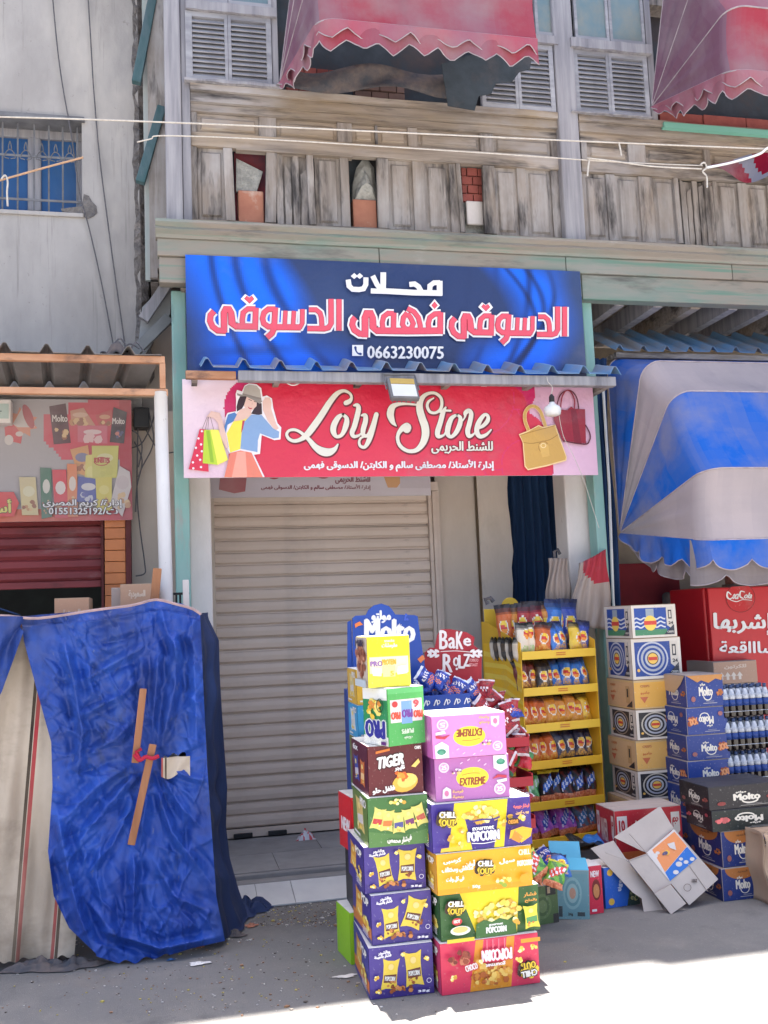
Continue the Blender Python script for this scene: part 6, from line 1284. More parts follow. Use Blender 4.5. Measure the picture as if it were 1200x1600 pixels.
# ================================================================== YELLOW SNACK RACK
ra = R(9); rk0 = P(815, 1030, 5.80); RW, RD_ = .545, .50
rack = thing('snack_rack', 'yellow cardboard snack rack with six shelves of chip packets', 'display rack', (rk0.x, 5.80, 0), ra)
Mr = Matrix.Translation((rk0.x, 5.80, 0)) @ Matrix.Rotation(ra, 4, 'Z')
def rz_(py): return P(830, py-12, 5.82).z
zs = [rz_(1036), rz_(1093), rz_(1150), rz_(1208), rz_(1272), rz_(1330)]
top_z = zs[0]+.02
# side panel with pale stripes
sp = Art(100, 330).start(C(246,192,30))
for i in range(13): sp.poly([(0, 318-i*17), (60, 312-i*17+4*math.sin(i)), (100, 300-i*18), (100, 294-i*18), (60, 305-i*17+4*math.sin(i)), (0, 310-i*17)], C(252,214,78))
for s_, x in ((-1, 0), (1, RW)):
    MB().prism([(x-.006*(s_ < 0), -.0, 0), (x-.006*(s_ < 0), RD_+.02, 0), (x-.006*(s_ < 0), RD_+.02, top_z+.20), (x-.006*(s_ < 0), RD_-.05, top_z+.20), (x-.006*(s_ < 0), .03, top_z+.07), (x-.006*(s_ < 0), 0, top_z+.06)], (.006, 0, 0)).obj('side_panel', YEL, rack)
face_art(sp, 'printed_side', (-.006, RD_, .0), (0,-1,0), (0,0,1), (-1,0,0), RD_, top_z+.055, rack)
MB().box(0.001, RW-.001, RD_+.0, RD_+.006, 0, top_z+.12).obj('back_panel', YEL, rack)
MB().box(-.004, .13, RD_-.03, RD_-.022, top_z+.02, top_z+.285).obj('header_tab', YELD, rack, bevel=.003); MB().prism([(.20+.07*math.cos(t*math.pi/10), RD_-.03, top_z+.29+.07*math.sin(t*math.pi/10)) for t in range(11)], (0, .006, 0)).obj('header_tab', YELD, rack)
tagart = Art(20, 4)
tagart.text('....', 7, 1.6, 13, 2, C(190,100,30), bold=.15); tagart.text('....', 7, 2.6, 13, 3, C(190,100,30), bold=.15)
for i, z in enumerate(zs):
    MB().box(.001, RW-.001, .012, RD_-.001, z-.012, z-.004).obj('shelf', YEL, rack)
    MB().box(-.004 if i else -.002, RW+.001, -.012, -.004, z-.026, z+.026).obj('shelf_lip', YELD if i < 3 else YEL, rack, bevel=.002)
    q = Art(20, 4); q.rect(9, 1.3, 11.6, 1.8, C(200,110,30)); q.rect(9, 2.3, 11.6, 2.8, C(200,110,30)); face_art(q, 'price_strip', (0, -.0125, z-.024), (1,0,0), (0,0,1), (0,-1,0), RW, .05, rack)
ROWS = [  # (height above shelf, depth, [styles], label name)
 (0, ['cream','orange','black','light blue','yellow','blue'], 'top open tray'), (1, ['maroon','black','black','light blue','light blue','light blue'], 'second shelf'),
 (2, ['orange','orange','amber','amber','amber','yellow'], 'third shelf'), (3, ['orange','orange','orange','navy','navy','navy'], 'fourth shelf'),
 (4, ['green','yellow topped','yellow topped','dark blue striped','dark blue striped','dark blue striped'], 'fifth shelf'), (5, ['purple','purple','purple','purple','teal','teal'], 'bottom shelf')]
for r_, sts, nm in ROWS:
    for k in range(8):
        st = sts[int(k*6/8)]; g = random.Random(r_*10+k); w = .098+g.uniform(-.012, .016); x = .045+k*(RW-.09)/7+g.uniform(-.010, .010)
        hh_ = (.205 if r_ == 0 else .192)+g.uniform(-.008, .008)
        loc = Mr @ Vector((x, .050+g.uniform(-.006, .03)+.022*(k % 2), zs[r_]+.001+g.uniform(0, .012)))
        put_bag(bag(st, w, hh_, .065, g.randint(0, 2)), '%s chip packet, %s from left, on the %s of the rack' % (st, ORD[k], nm), loc, (R(-14+g.uniform(-6, 4)), R(g.uniform(-11, 11)), ra+R(g.uniform(-24, 18))), 'chip packets in front on the %s' % nm)
        if r_ and k % 2 == 0:       # the packet behind it
            loc = Mr @ Vector((x+.03, .15+g.uniform(-.01, .015), zs[r_]+.001))
            put_bag(bag(st, w, .195, .05, g.randint(0, 2)), '%s chip packet, %s from left, back row, %s of the rack' % (st, ORD[k], nm), loc, (R(-10), R(g.uniform(-8, 8)), ra+R(g.uniform(-14, 10))), 'chip packets behind on the %s' % nm)
for k, st in enumerate(['orange','amber','red','red','red','amber','light blue','yellow','blue']):
    g = random.Random(k+90); x = .030+k*.060; h_ = .285+.02*(k > 5)+g.uniform(-.01, .01)
    loc = Mr @ Vector((x, .24+.02*(k % 2), top_z+.035))
    put_bag(bag(st, .105+(.03 if k > 5 or k == 4 else 0), h_, .06, k), '%s tall chip packet, %s from left, back row atop the rack' % (st, ORD[k]), loc, (R(-6), R(g.uniform(-5, 6)+(10 if k == 7 else 0)), ra+R((-35 if k < 4 else 0)+g.uniform(-10, 10))), 'tall chip packets on top of the rack')
for k in range(7):    # packets lying along the left edge, only their tops seen
    g = random.Random(k+50); loc = Mr @ Vector((-.0+.0*k, .36-.05*k, top_z-.055))
    put_bag(bag('black' if k % 2 else 'cream', .07, .155, .04, k), 'packet wedged upright along the left side of the rack top, %s from the front' % ORD[6-k], loc, (R(-4), R(-4), ra+R(60+g.uniform(-12, 12))), 'packets along the rack side')
MB().box(.0, RW, .16, RD_-.001, top_z+.028, top_z+.034).obj('shelf', YEL, rack)

# ================================================================== HEADER STANDS
ms = thing('display_stand', 'dark blue cardboard display stand with a tall Molto header', 'display stand', (X_(600, 1100, 4.95), 4.95, 0))
y0 = 4.98; x0, x1 = X_(553, 1000, y0), X_(664, 1000, y0); zh = Z_(600, 1080, y0)
hdr = [P(x, y, y0) for x, y in ((553,1090),(551,966),(556,962),(572,961),(576,953),(584,946),(596,943),(608,947),(614,954),(618,960),(648,961),(653,963),(655,980),(666,1052),(670,1092))]
HB = mat('molto_blue_card', (.025,.075,.36), (.022,.065,.32), 5, rough=.4, bump=.05)
MB().prism([p+Vector((0, .004, 0)) for p in hdr], (0, .012, 0)).obj('header_board', HB, ms, True)
MB().prism([P(x, y, y0+.02) for x, y in ((543,1090),(543,972),(549,969),(553,1090))], (0, .008, 0)).obj('side_flap', HB, ms, True)
A = PxArt(y0+.0035, (-9, -9, 9, 9)); A.clipon = False
A.text('مولتو', 581, 954, 610, 973, WHI, bold=1.1); A.text('Molto', 571, 968, 647, 1003, WHI, bold=2.2); A.poly([(554,975),(562,971),(567,976),(560,978),(555,981)], C(222,120,60)); A.poly([(652,1030),(660,1023),(664,1029),(657,1036)], C(222,120,60)); A.blobs(634,965,4,4,5,2,[C(60,90,190)],1)
me = A.mesh('lettering', lambda x, z, o: (x, y0+.0030-o, z), PRINT); MB().obj('lettering', None, ms, True, me=me)
MB().box(x0, x1-.03, y0+.02, y0+.36, 0, zh).obj('stand_body', HB, ms, True, bevel=.004)
bk = thing('display_stand', 'red cardboard display stand with a Bake Rolz header and stepped trays', 'display stand', (X_(720, 1100, 5.2), 5.2, 0))
yb = 5.24; REDC = mat('red_card', (.42,.025,.04), (.37,.02,.035), 5, rough=.42, bump=.05)
hd = [P(x, y, yb) for x, y in ((664,1085),(664,1020),(672,1012),(680,1012),(684,992),(690,983),(704,983),(730,988),(742,996),(740,1008),(748,1014),(753,1022),(753,1090))]
MB().prism([p+Vector((0, .004, 0)) for p in hd], (0, .010, 0)).obj('header_board', REDC, bk, True)
A = PxArt(yb+.0035, (-9, -9, 9, 9)); A.clipon = False
for ch, x0_, y0_, x1_, y1_ in (('B',687,985,699,1014),('a',701,996,711,1013),('K',713,987,723,1014),('e',724,997,735,1009),('R',692,1022,706,1050),('O',708,1027,716,1041),('L',716,1024,725,1044),('Z',724,1022,734,1041)): A.text(ch, x0_, y0_, x1_, y1_, C(236,226,224), bold=.9)
A.ell(713,1045,2,2,C(236,226,224),8); A.rib([(688,1018),(712,1017),(736,1019)], C(236,226,224), 1.1)
for sx, s_ in ((676,1),(743,-1)):
    for k in range(4): A.ell(sx-s_*(-6+k*4), 1019+(k % 2)*2-2, 4.2, 2.2, C(236,226,224), 8, .5*s_); A.ell(sx-s_*(-6+k*4), 1025-(k % 2)*2, 4.2, 2.2, C(236,226,224), 8, -.5*s_)
A.text('TOMATO', 732, 1029, 746, 1034, C(226,150,150), bold=.3); A.text('TOAST', 732, 1036, 745, 1041, C(226,150,150), bold=.3)
MB().obj('lettering', None, bk, True, me=A.mesh('lettering', lambda x, z, o: (x, yb+.0030-o, z), PRINT))
tx0, tx1 = X_(668, 1200, 4.9), X_(838, 1200, 4.9)
MB().box(X_(672, 1100, 5.1), X_(770, 1100, 5.1)+.05, 5.05, 5.23, 0, Z_(700, 1090, 5.05)).obj('stand_body', REDC, bk, True, bevel=.004)
trays = []
for k, (pxr, py, Y, dep) in enumerate(((790,1128,4.98,.20),(826,1150,4.86,.22),(832,1212,4.80,.24),(836,1278,4.76,.25))):
    xa_, xb_ = X_(690, py, Y), X_(pxr, py, Y); zl = Z_(pxr-5, py+12, Y)
    MB().box(xa_, xb_, Y, Y+dep, zl-.006, zl).obj('tray', REDC, bk, True); MB().box(xa_, xb_, Y-.006, Y-.001, zl-.012, zl+.035).obj('tray_lip', REDC, bk, True); trays.append((xa_, xb_, Y, dep, zl))
    MB().box(xb_-.004, xb_+.002, Y, 5.04, zl-.012, zl+.05).obj('tray_side', REDC, bk, True)
MB().box(trays[3][0], trays[3][1]-.02, 4.82, 5.045, 0, trays[3][4]-.014).obj('stand_base', REDC, bk, True)
bt = thing('display_tray', 'blue display tray printed with small white logos, full of blue packets', 'tray', (X_(700, 1095, 4.86), 4.86, Z_(700, 1105, 4.86)))
bxa, bxb = X_(655, 1095, 4.84), X_(734, 1095, 4.84); bz = Z_(700, 1108, 4.84)
MB().box(bxa, bxb, 4.84, 4.98, bz, bz+.006).obj('tray_base', HB, bt, True); MB().box(bxa, bxb, 4.832, 4.839, bz, bz+.075).obj('tray_front', HB, bt, True); MB().box(bxb-.003, bxb+.003, 4.84, 4.98, bz+.0065, bz+.07).obj('tray_side', HB, bt, True)
q = Art(100, 28)
for k in range(5): q.rib([(8+k*20,8),(13+k*20,20),(15+k*20,9)], WHI, 2.2); q.ring(17+k*20, 15, 3.4, 4.5, 1.5, WHI, 10)
face_art(q, 'printed_front', (bxa, 4.832, bz+.005), (1,0,0), (0,0,1), (0,-1,0), bxb-bxa, .065, bt, True)
# support under the blue tray
MB().box(bxa+.01, bxb-.01, 4.85, 4.975, 0, bz-.002).obj('tray_pillar', HB, bt, True)
gg = random.Random(31)
for k in range(13):
    fx_, fy_ = gg.uniform(.04, .96), gg.uniform(.1, .9); px_ = 645+fx_*74; hgt = .02+.125*(1-abs(fx_-.35)*1.3)*gg.uniform(.3, 1)
    put_bag(bag('snack blue', .09, .115, .045, k), 'shiny blue snack packet, %s of the jumbled heap on the blue tray' % ORD[k], (bxa+.02+(bxb-bxa-.06)*fx_, 4.86+.08*fy_, bz+.02+.8*max(0, hgt)), (R(gg.uniform(-70, -20)), R(gg.uniform(-50, 50)), R(gg.uniform(-60, 60))), 'blue packets heaped on the tray')
n = 0
for (xa_, xb_, Y, dep, zl), cnt, st in zip(trays, (13, 13, 12, 12), ('shiny red', 'shiny red', 'green and red', 'shiny red')):
    for k in range(cnt):
        fx_ = .45+.62*gg.random()**.7; lift = .02+.10*gg.random()
        s2 = st if gg.random() < .8 else 'snack blue' if cnt == 13 and fx_ < .5 else 'green and red'
        put_bag(bag(s2, .09, .12, .045, k), '%s packet, %s from left in the heap on the %s tray' % (s2 if 'snack' not in s2 else 'dark blue', ORD[k], ('top', 'second', 'third', 'lowest')[trays.index((xa_, xb_, Y, dep, zl))]), (xa_+(xb_-xa_-.05)*fx_, Y+.03+dep*.5*gg.random(), zl+.008+lift), (R(gg.uniform(-75, -15)), R(gg.uniform(-40, 40)), R(gg.uniform(-70, 70))), 'packets heaped on the red stand')
gg = random.Random(55)
for ti, (xa_, xb_, Y, dep, zl) in enumerate(trays):
    for k in range(9):
        st = ('shiny red', 'snack blue', 'shiny red', 'green and red')[(k+ti) % 4 if ti < 3 else (k*3) % 3]; st = st if ti or k % 3 else 'shiny red'
        put_bag(bag(st, .09, .125, .045, k), '%s packet, %s from left in the upper layer on the %s tray' % (st if 'snack' not in st else 'dark blue', ORD[k], ('top', 'second', 'third', 'lowest')[ti]), (xa_+(xb_-xa_-.03)*(.5+.5*k/8), Y+.02+dep*.55*gg.random(), zl+.07+.07*gg.random()), (R(gg.uniform(-70, -20)), R(gg.uniform(-50, 50)), R(gg.uniform(-60, 60))), 'packets heaped on the red stand')
gg = random.Random(77)
for k in range(12):
    fx_ = k/11; px_, py_ = 728+60*fx_, 1078-28*math.sin(math.pi*min(1, fx_*1.15))+40*fx_; p = P(px_, py_+gg.uniform(-4, 14), 5.06-.10*fx_)
    put_bag(bag('shiny red' if k % 3 else 'snack blue', .09, .12, .045, k), '%s packet of the pile against the red header, %s from the left' % ('shiny red' if k % 3 else 'dark blue', ORD[k]), p-Vector((0, 0, .10)), (R(gg.uniform(-60, -10)), R(gg.uniform(-40, 40)), R(gg.uniform(-60, 60))), 'packets piled against the red header')

# ================================================================== CARTONS ON THE RIGHT
def lays_box(base, bot, ringc=None, W=100, H=72):
    a = Art(W, H).start(C(214,204,192)); a.rect(6, 5, W-6, H-6, base)
    if ringc is None:
        a.rect(6, 5, W*.78, 18, C(72,132,96))
        for k in range(3): a.rib([(6+x, 24+k*9+2*math.sin(x*.35)) for x in range(0, int(W*.70), 4)], C(206,206,212), 3.2)
        a.rect(W*.32, 40, W*.50, H-8, C(150,160,170)); a.ell(W*.41, 32, W*.14, 17, C(236,200,90)); a.rect(W*.27, 28, W*.55, 37, C(206,70,56))
    else:
        cx = W*.42
        for r_, c_ in ((30, ringc), (27, base), (23, C(170,172,182)), (19, base), (15, C(190,188,188)), (11, C(30,28,40)), (9.5, C(236,190,90))): a.ell(cx, 36, r_*W/100*1.05, r_, c_, 28)
        a.rect(cx-9*W/100, 33, cx+9*W/100, 39, C(206,70,56)); a.ell(W*.12, 16, 3, 3, C(230,180,90), 10)
    a.poly([(W*.78,H-6),(W-6,H-6),(W-6,24),(W*.86,20),(W*.78,26)], C(206,196,184)); a.rect(W*.82, 40, W*.90, 60, C(40,40,50)); a.rect(W*.84, 43, W*.88, 57, C(206,196,184)); a.text('24', W*.82, 28, W*.92, 34, C(40,40,50), bold=.5); a.poly([(W*.70,5),(W-6,5),(W-6,28)], C(52,54,66)); a.text('CRISPS', W*.78, 9, W*.92, 13, C(190,186,180), bold=.4)
    return a
def kraft_box(c2, W=100, H=60, word1='جامبو'):
    a = Art(W, H).start(C(206,172,120)); a.rect(0, 3, W, H-4, c2); a.text(word1, W*.14, H*.50, W*.34, H*.62, C(200,110,60), bold=.5); a.text('CRISPS', W*.14, H*.76, W*.34, H*.84, C(190,120,70), bold=.4); a.poly([(W*.12,H*.42),(W*.3,H*.42),(W*.21,H*.2)], C(196,106,70)); a.rect(W*.72,H*.2,W*.86,H*.8, C(190,150,104)); a.rect(W*.76,H*.4,W*.81,H*.7,C(50,46,50)); a.poly([(W*.72,H*.06),(W*.94,H*.06),(W*.94,H*.3)], C(52,46,48)); return a
def molto_box(bg, W=100, H=62, flip=False, word2=None, pic=C(190,110,54), full=True, arch=False):
    a = Art(W, H).start(bg); f = (lambda x, y: (W-x, H-y)) if flip else (lambda x, y: (x, y))
    if arch: a.ell(W*.5, H*.98, W*.42, H*.34, C(176,110,56), 24); a.text('الجديد', W*.40, H*.84, W*.66, H*.92, C(120,80,50), bold=.6)
    x0, y0 = f(W*.34, H*.34); x1, y1 = f(W*.70, H*.62); x0, x1, y0, y1 = min(x0, x1), max(x0, x1), min(y0, y1), max(y0, y1)
    a.text('Molto', x0, y0, x1, y1, C(228,220,206), bold=W*.010, flip=flip)
    cx, cy = f(W*.56, H*.34); s_ = -1 if flip else 1
    a.rib([(cx+W*.11*math.cos(t), cy-s_*H*.14*abs(math.sin(t))) for t in (math.pi*i/8 for i in range(9))], C(228,220,206), W*.022)
    x, y = f(W*.44, H*.70); a.text('مولتو', x-W*.07, y-H*.05, x+W*.07, y+H*.05, C(228,220,206), bold=.5, flip=flip)
    if word2: x, y = f(W*.86, H*.50); a.blobs(x, y, W*.10, H*.18, 9, W*.06, [C(156,72,40)], 3); a.text(word2, x-W*.11, y-H*.12, x+W*.11, y+H*.12, C(226,150,100), bold=W*.012, flip=flip, rot=.15)
    else: x, y = f(W*.88, H*.45); a.blobs(x, y, W*.08, H*.10, 12, W*.035, [pic, mixc(pic, C(240,200,150), .4), mixc(pic, C(60,20,20), .3)], 4)
    x, y = f(W*.16, H*.25); a.ell(x, y, W*.06, H*.09, mixc(bg, pic, .6), 10); a.rect(W*.42, H*.09, W*.80, H*.115, mixc(bg, C(220,214,206), .45)); a.rect(W*.50, H*.15, W*.72, H*.17, mixc(bg, C(220,214,206), .35))
    return a
GA = 'cartons in the stack beside the yellow rack'
YA = 5.60; zq = 0; SA = []
blueC, ringG = C(40,70,140), C(190,190,200)
specA = [('crisp_carton', 'blue and green crisp carton on top of the stack beside the yellow rack', 985, 1056, 944, lays_box(C(40,74,150), None), lays_box(C(40,74,150), None, W=60)),
 ('crisp_carton', 'blue crisp carton with target rings, second from the top beside the rack', 987, 1064, 996, lays_box(blueC, None, ringG), lays_box(blueC, None, ringG, 60)),
 ('crisp_carton', 'orange kraft carton under the carton with blue target rings', 990, 1062, 1061, kraft_box(C(222,168,80)), kraft_box(C(206,166,124), 60)),
 ('crisp_carton', 'black ringed carton between two orange kraft cartons', 993, 1064, 1107, lays_box(C(40,38,42), None, C(190,180,164)), lays_box(C(56,50,50), None, C(150,130,112), 60)),
 ('crisp_carton', 'lower orange kraft carton of the stack beside the rack', 994, 1066, 1155, kraft_box(C(222,172,96)), kraft_box(C(210,174,130), 60)),
 ('crisp_carton', 'lowest black ringed carton of the stack beside the rack', 997, 1066, 1203, lays_box(C(40,38,42), None, C(190,180,164)), lays_box(C(56,50,50), None, C(150,130,112), 60)),
 ('crisp_carton', 'kraft carton carrying the stack beside the rack, half hidden by the red carton', 990, 1066, 1249, kraft_box(C(200,164,120)), kraft_box(C(190,156,116), 60)),
 ('crisp_carton', 'lowest kraft carton on the ground beside the yellow rack', 990, 1066, 1310, kraft_box(C(190,156,116)), kraft_box(C(180,150,112), 60))]
ztops = [Z_(1025, y, YA) for *_, y, a_, b_ in specA] + [0]
for i, (nm, lab, xl, xr, yt, fa, sa) in enumerate(specA):
    carton(nm, lab, X_(xl, yt+20, YA), X_(xr, yt+20, YA), YA+.006*((i*5) % 3-1), .36, ztops[i+1], ztops[i]-.0005, rz=R((1.5, -1, 1, 0, 2, -1, 0, 0)[i]), group=GA, front=fa, left=sa, mat_=KRAFT)
YB = 5.36; MB_ = C(34,58,128); GBk = 'blue pastry cartons in the middle stack'
specB = [('blue pastry carton with a torn brown corner, on top of the middle stack', 1071, 1129, 1053, molto_box(MB_), molto_box(MB_, 60)),
 ('upside down blue XXL carton, second from the top of the middle stack', 1072, 1135, 1104, molto_box(C(36,60,132), flip=True, word2='XXL'), molto_box(C(34,56,124), 60, flip=True, word2='XXL')),
 ('blue XXL pastry carton in the middle of the middle stack', 1073, 1139, 1147, molto_box(MB_, word2='XXL'), molto_box(C(32,54,120), 60)),
 ('blue XXL pastry carton, fourth from the top of the middle stack', 1074, 1143, 1187, molto_box(C(36,62,136), word2='XXL'), molto_box(C(34,56,124), 60, word2='XXL')),
 ('plain sided blue carton, lowest seen of the middle stack', 1075, 1146, 1227, molto_box(MB_), molto_box(MB_, 60)),
 ('hidden lower blue carton of the middle stack', 1075, 1146, 1275, molto_box(MB_), molto_box(MB_, 60)), ('bottom blue carton of the middle stack on the ground', 1075, 1146, 1325, molto_box(MB_), molto_box(MB_, 60))]
zt_b = [Z_(1105, s_[3], YB) for s_ in specB]+[0]
specB[0][4].poly([(0,62),(100,62),(96,50),(80,54),(60,46),(40,52),(30,48)], C(190,130,70)); specB[0][5].poly([(0,62),(60,62),(50,44),(34,26),(12,30),(0,40)], C(196,160,124))
for i, (lab, xl, xr, yt, fa, sa) in enumerate(specB):
    carton('pastry_carton', lab, X_(xl, yt+20, YB), X_(xr, yt+20, YB), YB+.005*((i*3) % 3-1), .31, zt_b[i+1], zt_b[i]-.0005, rz=R((0, 1, -1, .6, 0, 0, 0)[i]), group=GBk, front=fa, left=sa, mat_=GREYC)
YCc = 4.90; BK_ = C(36,32,38); GCk = 'pastry cartons in the front right stack'
specC = [('black pastry carton on top of the front right stack', 1107, 1222, 1226, .30, molto_box(BK_, 110, 38, pic=C(170,60,56)), molto_box(BK_, 60, 50, pic=C(170,90,80))),
 ('dark green black pastry carton with pink slices, printed upside down', 1112, 1230, 1263, .28, molto_box(C(30,38,38), 110, 38, True, pic=C(226,110,110)), molto_box(C(34,30,36), 60, 50, True, pic=C(206,80,90))),
 ('blue and brown pastry carton, second from the ground at the front right', 1127, 1186, 1297, .33, molto_box(C(32,50,112), 100, 96, arch=True), molto_box(C(30,46,104), 90, 96, arch=True)),
 ('blue and brown pastry carton standing on the ground at the front right', 1127, 1188, 1354, .28, molto_box(C(34,54,118), 100, 96, arch=True), molto_box(C(30,46,104), 90, 96, arch=True))]
zt_c = [Z_(1150, s_[3], YCc) for s_ in specC]+[0]
for i, (lab, xl, xr, yt, dd, fa, sa) in enumerate(specC):
    carton('pastry_carton', lab, X_(xl, yt+25, YCc), X_(xr, yt+25, YCc), YCc-(.0, .01, .0, .01)[i], dd, zt_c[i+1], zt_c[i]-.0005, rz=R((1, -1, 2, 0)[i]), group=GCk, front=fa, left=sa, mat_=mat('black_card_%s' % 'abcd'[i], (.05,.05,.06), (.035,.035,.045), 5, rough=.5) if i < 2 else GREYC)
# tall kraft carton behind and its stack
zk = Z_(1145, 1068, 5.85)
for i, (z0_, z1_, lab) in enumerate(((0, .42, 'plain brown carton on the ground behind the drinks'), (.42, .85, 'plain brown carton behind the bottle packs'), (.85, zk-.001, 'third plain brown carton under the taped one'), (zk, Z_(1145, 1033, 5.85), 'taped brown carton with arrows, behind the blue pastry stack'))):
    q = Art(100, 60).start(C(176,140,120)); q.text('للكرتون', 25, 40, 75, 52, C(206,186,172), bold=1)
    for k in range(4): q.poly([(14+k*14,10),(20+k*14,10),(20+k*14,20),(24+k*14,20),(17+k*14,32),(10+k*14,20),(14+k*14,20)], C(212,200,190))
    carton('brown_carton', lab, X_(1115, 1050, 5.85), X_(1183, 1050, 5.85), 5.85, .34, z0_, z1_, front=q if i == 3 else None, mat_=GREYC, group='brown cartons behind the drinks')
# bottle packs
cola = lathe([(.001,0),(.020,0),(.0225,.006),(.0225,.030),(.0215,.045),(.0225,.060),(.0225,.100),(.0215,.112),(.0165,.130),(.010,.148),(.0085,.158),(.001,.1585)], 10); bm = cola.mesh('bottle_body', COLA, True)
lab_m = lathe([(.0228,.058),(.0228,.092)], 10).mesh('bottle_label', mat('blue_label', (.02,.05,.20), (.04,.08,.30), 12, rough=.3), True); nk = lathe([(.0230,.094),(.0222,.110),(.0170,.130),(.0106,.148)], 10).mesh('bottle_shoulder', SILV, True); cp = lathe([(.001,.150),(.0105,.150),(.0105,.168),(.001,.1685)], 10).mesh('bottle_cap', mat('blue_cap', (.05,.08,.18), (.03,.05,.12), 5, rough=.3), True)
zc0 = None; levels = [Z_(1165, y, 5.34) for y in (1068, 1120, 1170, 1222)]
X0b = X_(1131, 1100, 5.34)
hb = levels[0]-levels[1]; nlev = int(math.ceil(levels[0]/hb)); sclz = hb/.1700
for l_ in range(nlev):
    zb = levels[0]-(l_+1)*hb
    if zb < -.05: break
    zb = max(zb, .0); pk = thing('bottle_pack', ('top', 'second', 'third', 'fourth', 'fifth', 'sixth', 'seventh', 'eighth')[l_]+' shrink wrapped pack of dark cola bottles counted from the top', 'bottle pack', (X0b, 5.34, zb), 0, 'stacked packs of cola bottles')
    for r_ in range(3):
        for k in range(7):
            if r_ and k and r_ == 2 and False: continue
            for me_, nm in ((bm, 'bottle'),):
                o = bpy.data.objects.new(nm, me_); COL.objects.link(o); o.parent = pk; o.location = (.024+k*.0462, .026+r_*.047, .0015); o.scale = (1, 1, sclz*.98)
                for me2, n2 in ((lab_m, 'bottle_label'), (nk, 'bottle_shoulder'), (cp, 'bottle_cap')):
                    if r_ == 2 or (n2 == 'bottle_label' and r_ and k): continue
                    o2 = bpy.data.objects.new(n2, me2); COL.objects.link(o2); o2.parent = o
    m = MB(); L_, D_ = .326, .142
    for z_ in (.030*sclz, .115*sclz): m.tube([(0,0,z_),(L_,0,z_),(L_,D_,z_),(0,D_,z_),(0,0,z_)], .0016, 4)
    m.obj('wrap_edge', SILV, pk)
# red carton and its neighbours on the ground
ra_ = Art(100, 60).start(C(186,44,54)); ra_.rect(0, 0, 100, 30, C(206,110,62)); ra_.poly([(3,56),(18,56),(18,42),(10,38),(3,42)], C(222,214,206)); ra_.text('10', 6, 45, 14, 53, C(186,44,54), bold=.6); ra_.poly([(84,56),(97,56),(97,42),(90,38),(84,42)], C(222,214,206)); ra_.text('حجم', 86, 45, 95, 52, C(186,44,54), bold=.4); ra_.blobs(60,14,20,8,20,5,[C(190,90,50),C(226,150,90)],4); ra_.text('WAFER', 30, 36, 66, 52, C(236,206,190), bold=.8)
carton_px('snack_carton', 'red and orange carton lying behind the flattened cardboard', 961, 1066, 1262, 1330, 5.20, .24, z0=0, front=ra_, left=ra_, mat_=GREYC)
# flattened cardboard box
fc = thing('flattened_carton', 'opened and flattened cardboard box leaning on the cartons', 'flattened carton', (2.5, 4.9, 0))
def lean(x, y, off=0.):   # plane through (.,4.83,0) leaning back
    d = ray(x, y); k = .48; t = (4.83+off+k*EYE)/(d.y-k*d.z); return Vector((0, 0, EYE))+d*t
P6 = lambda pts: [(820+x/3.158, 1160+y/3.158) for x, y in pts]
FLB = mat('flat_cardboard', (.47,.42,.39), (.42,.37,.34), 4, rough=.85, bump=.25, bscale=60, bdist=.002, stains=[((.30,.26,.24), 5, (1,1,1), .62, .78, .4)])
sheets = [('cardboard_panel', [(510,583),(606,548),(738,428),(955,675),(812,803),(722,697),(640,745)], .0), ('cardboard_flap', [(440,468),(668,314),(734,424),(604,545),(575,534)], .02), ('cardboard_flap', [(640,747),(720,701),(796,795),(722,848)], -.03), ('cardboard_flap', [(325,522),(438,484),(506,584),(638,747),(692,842),(592,863),(577,770),(535,742)], .05), ('cardboard_flap', [(400,540),(500,572),(505,582),(400,546)], -.01)]
for nm, pts, off in sheets: MB().prism([lean(x, y, off+(.10*(i % 3 == 0) if off == -.03 else 0)*0) for i, (x, y) in enumerate(P6(pts))], (.001, .006, -.002)).obj(nm, FLB, fc, True)
A = Art(); A.clipon = False
def LA(pts, col): A.poly(P6(pts), col)
LA([(600,545),(735,428),(850,570),(715,685)], C(206,198,194)); LA([(628,530),(738,440),(800,512),(692,640)], C(222,140,84)); LA([(692,642),(800,514),(850,572),(716,684)], C(44,108,190))
for x, y, r_ in ((640,560,16),(655,545,10),(760,600,16),(745,640,14),(795,590,12),(825,575,12),(770,575,10)): A.ell(*P6([(x, y)])[0], r_/3.1, r_/4, C(206,200,196), 10)
A.blobs(*P6([(690,545)])[0], 6, 3.5, 12, 2.4, [C(226,180,60), C(90,80,110)], 4); LA([(700,500),(735,490),(745,530),(715,520)], C(206,198,194)); A.ring(*P6([(800,715)])[0], 6, 6, .8, C(96,84,80)); A.text('100%', *P6([(822,672)])[0], *P6([(848,690)])[0], C(96,84,80), bold=.2, flip=False)
me = A.mesh('printed_patch', lambda x, y, z: lean(x, y, -.003)-Vector((0, z, 0)), PRINT); MB().obj('printed_patch', None, fc, True, me=me)
for a_, b_ in (((510,583),(606,548)),((722,697),(640,745)),((806,600),(902,735)),((516,450),(600,545))): MB().tube([lean(*P6([a_])[0], -.0035), lean(*P6([b_])[0], -.0035)], .0022, 4).obj('crease', GREYC, fc, True)
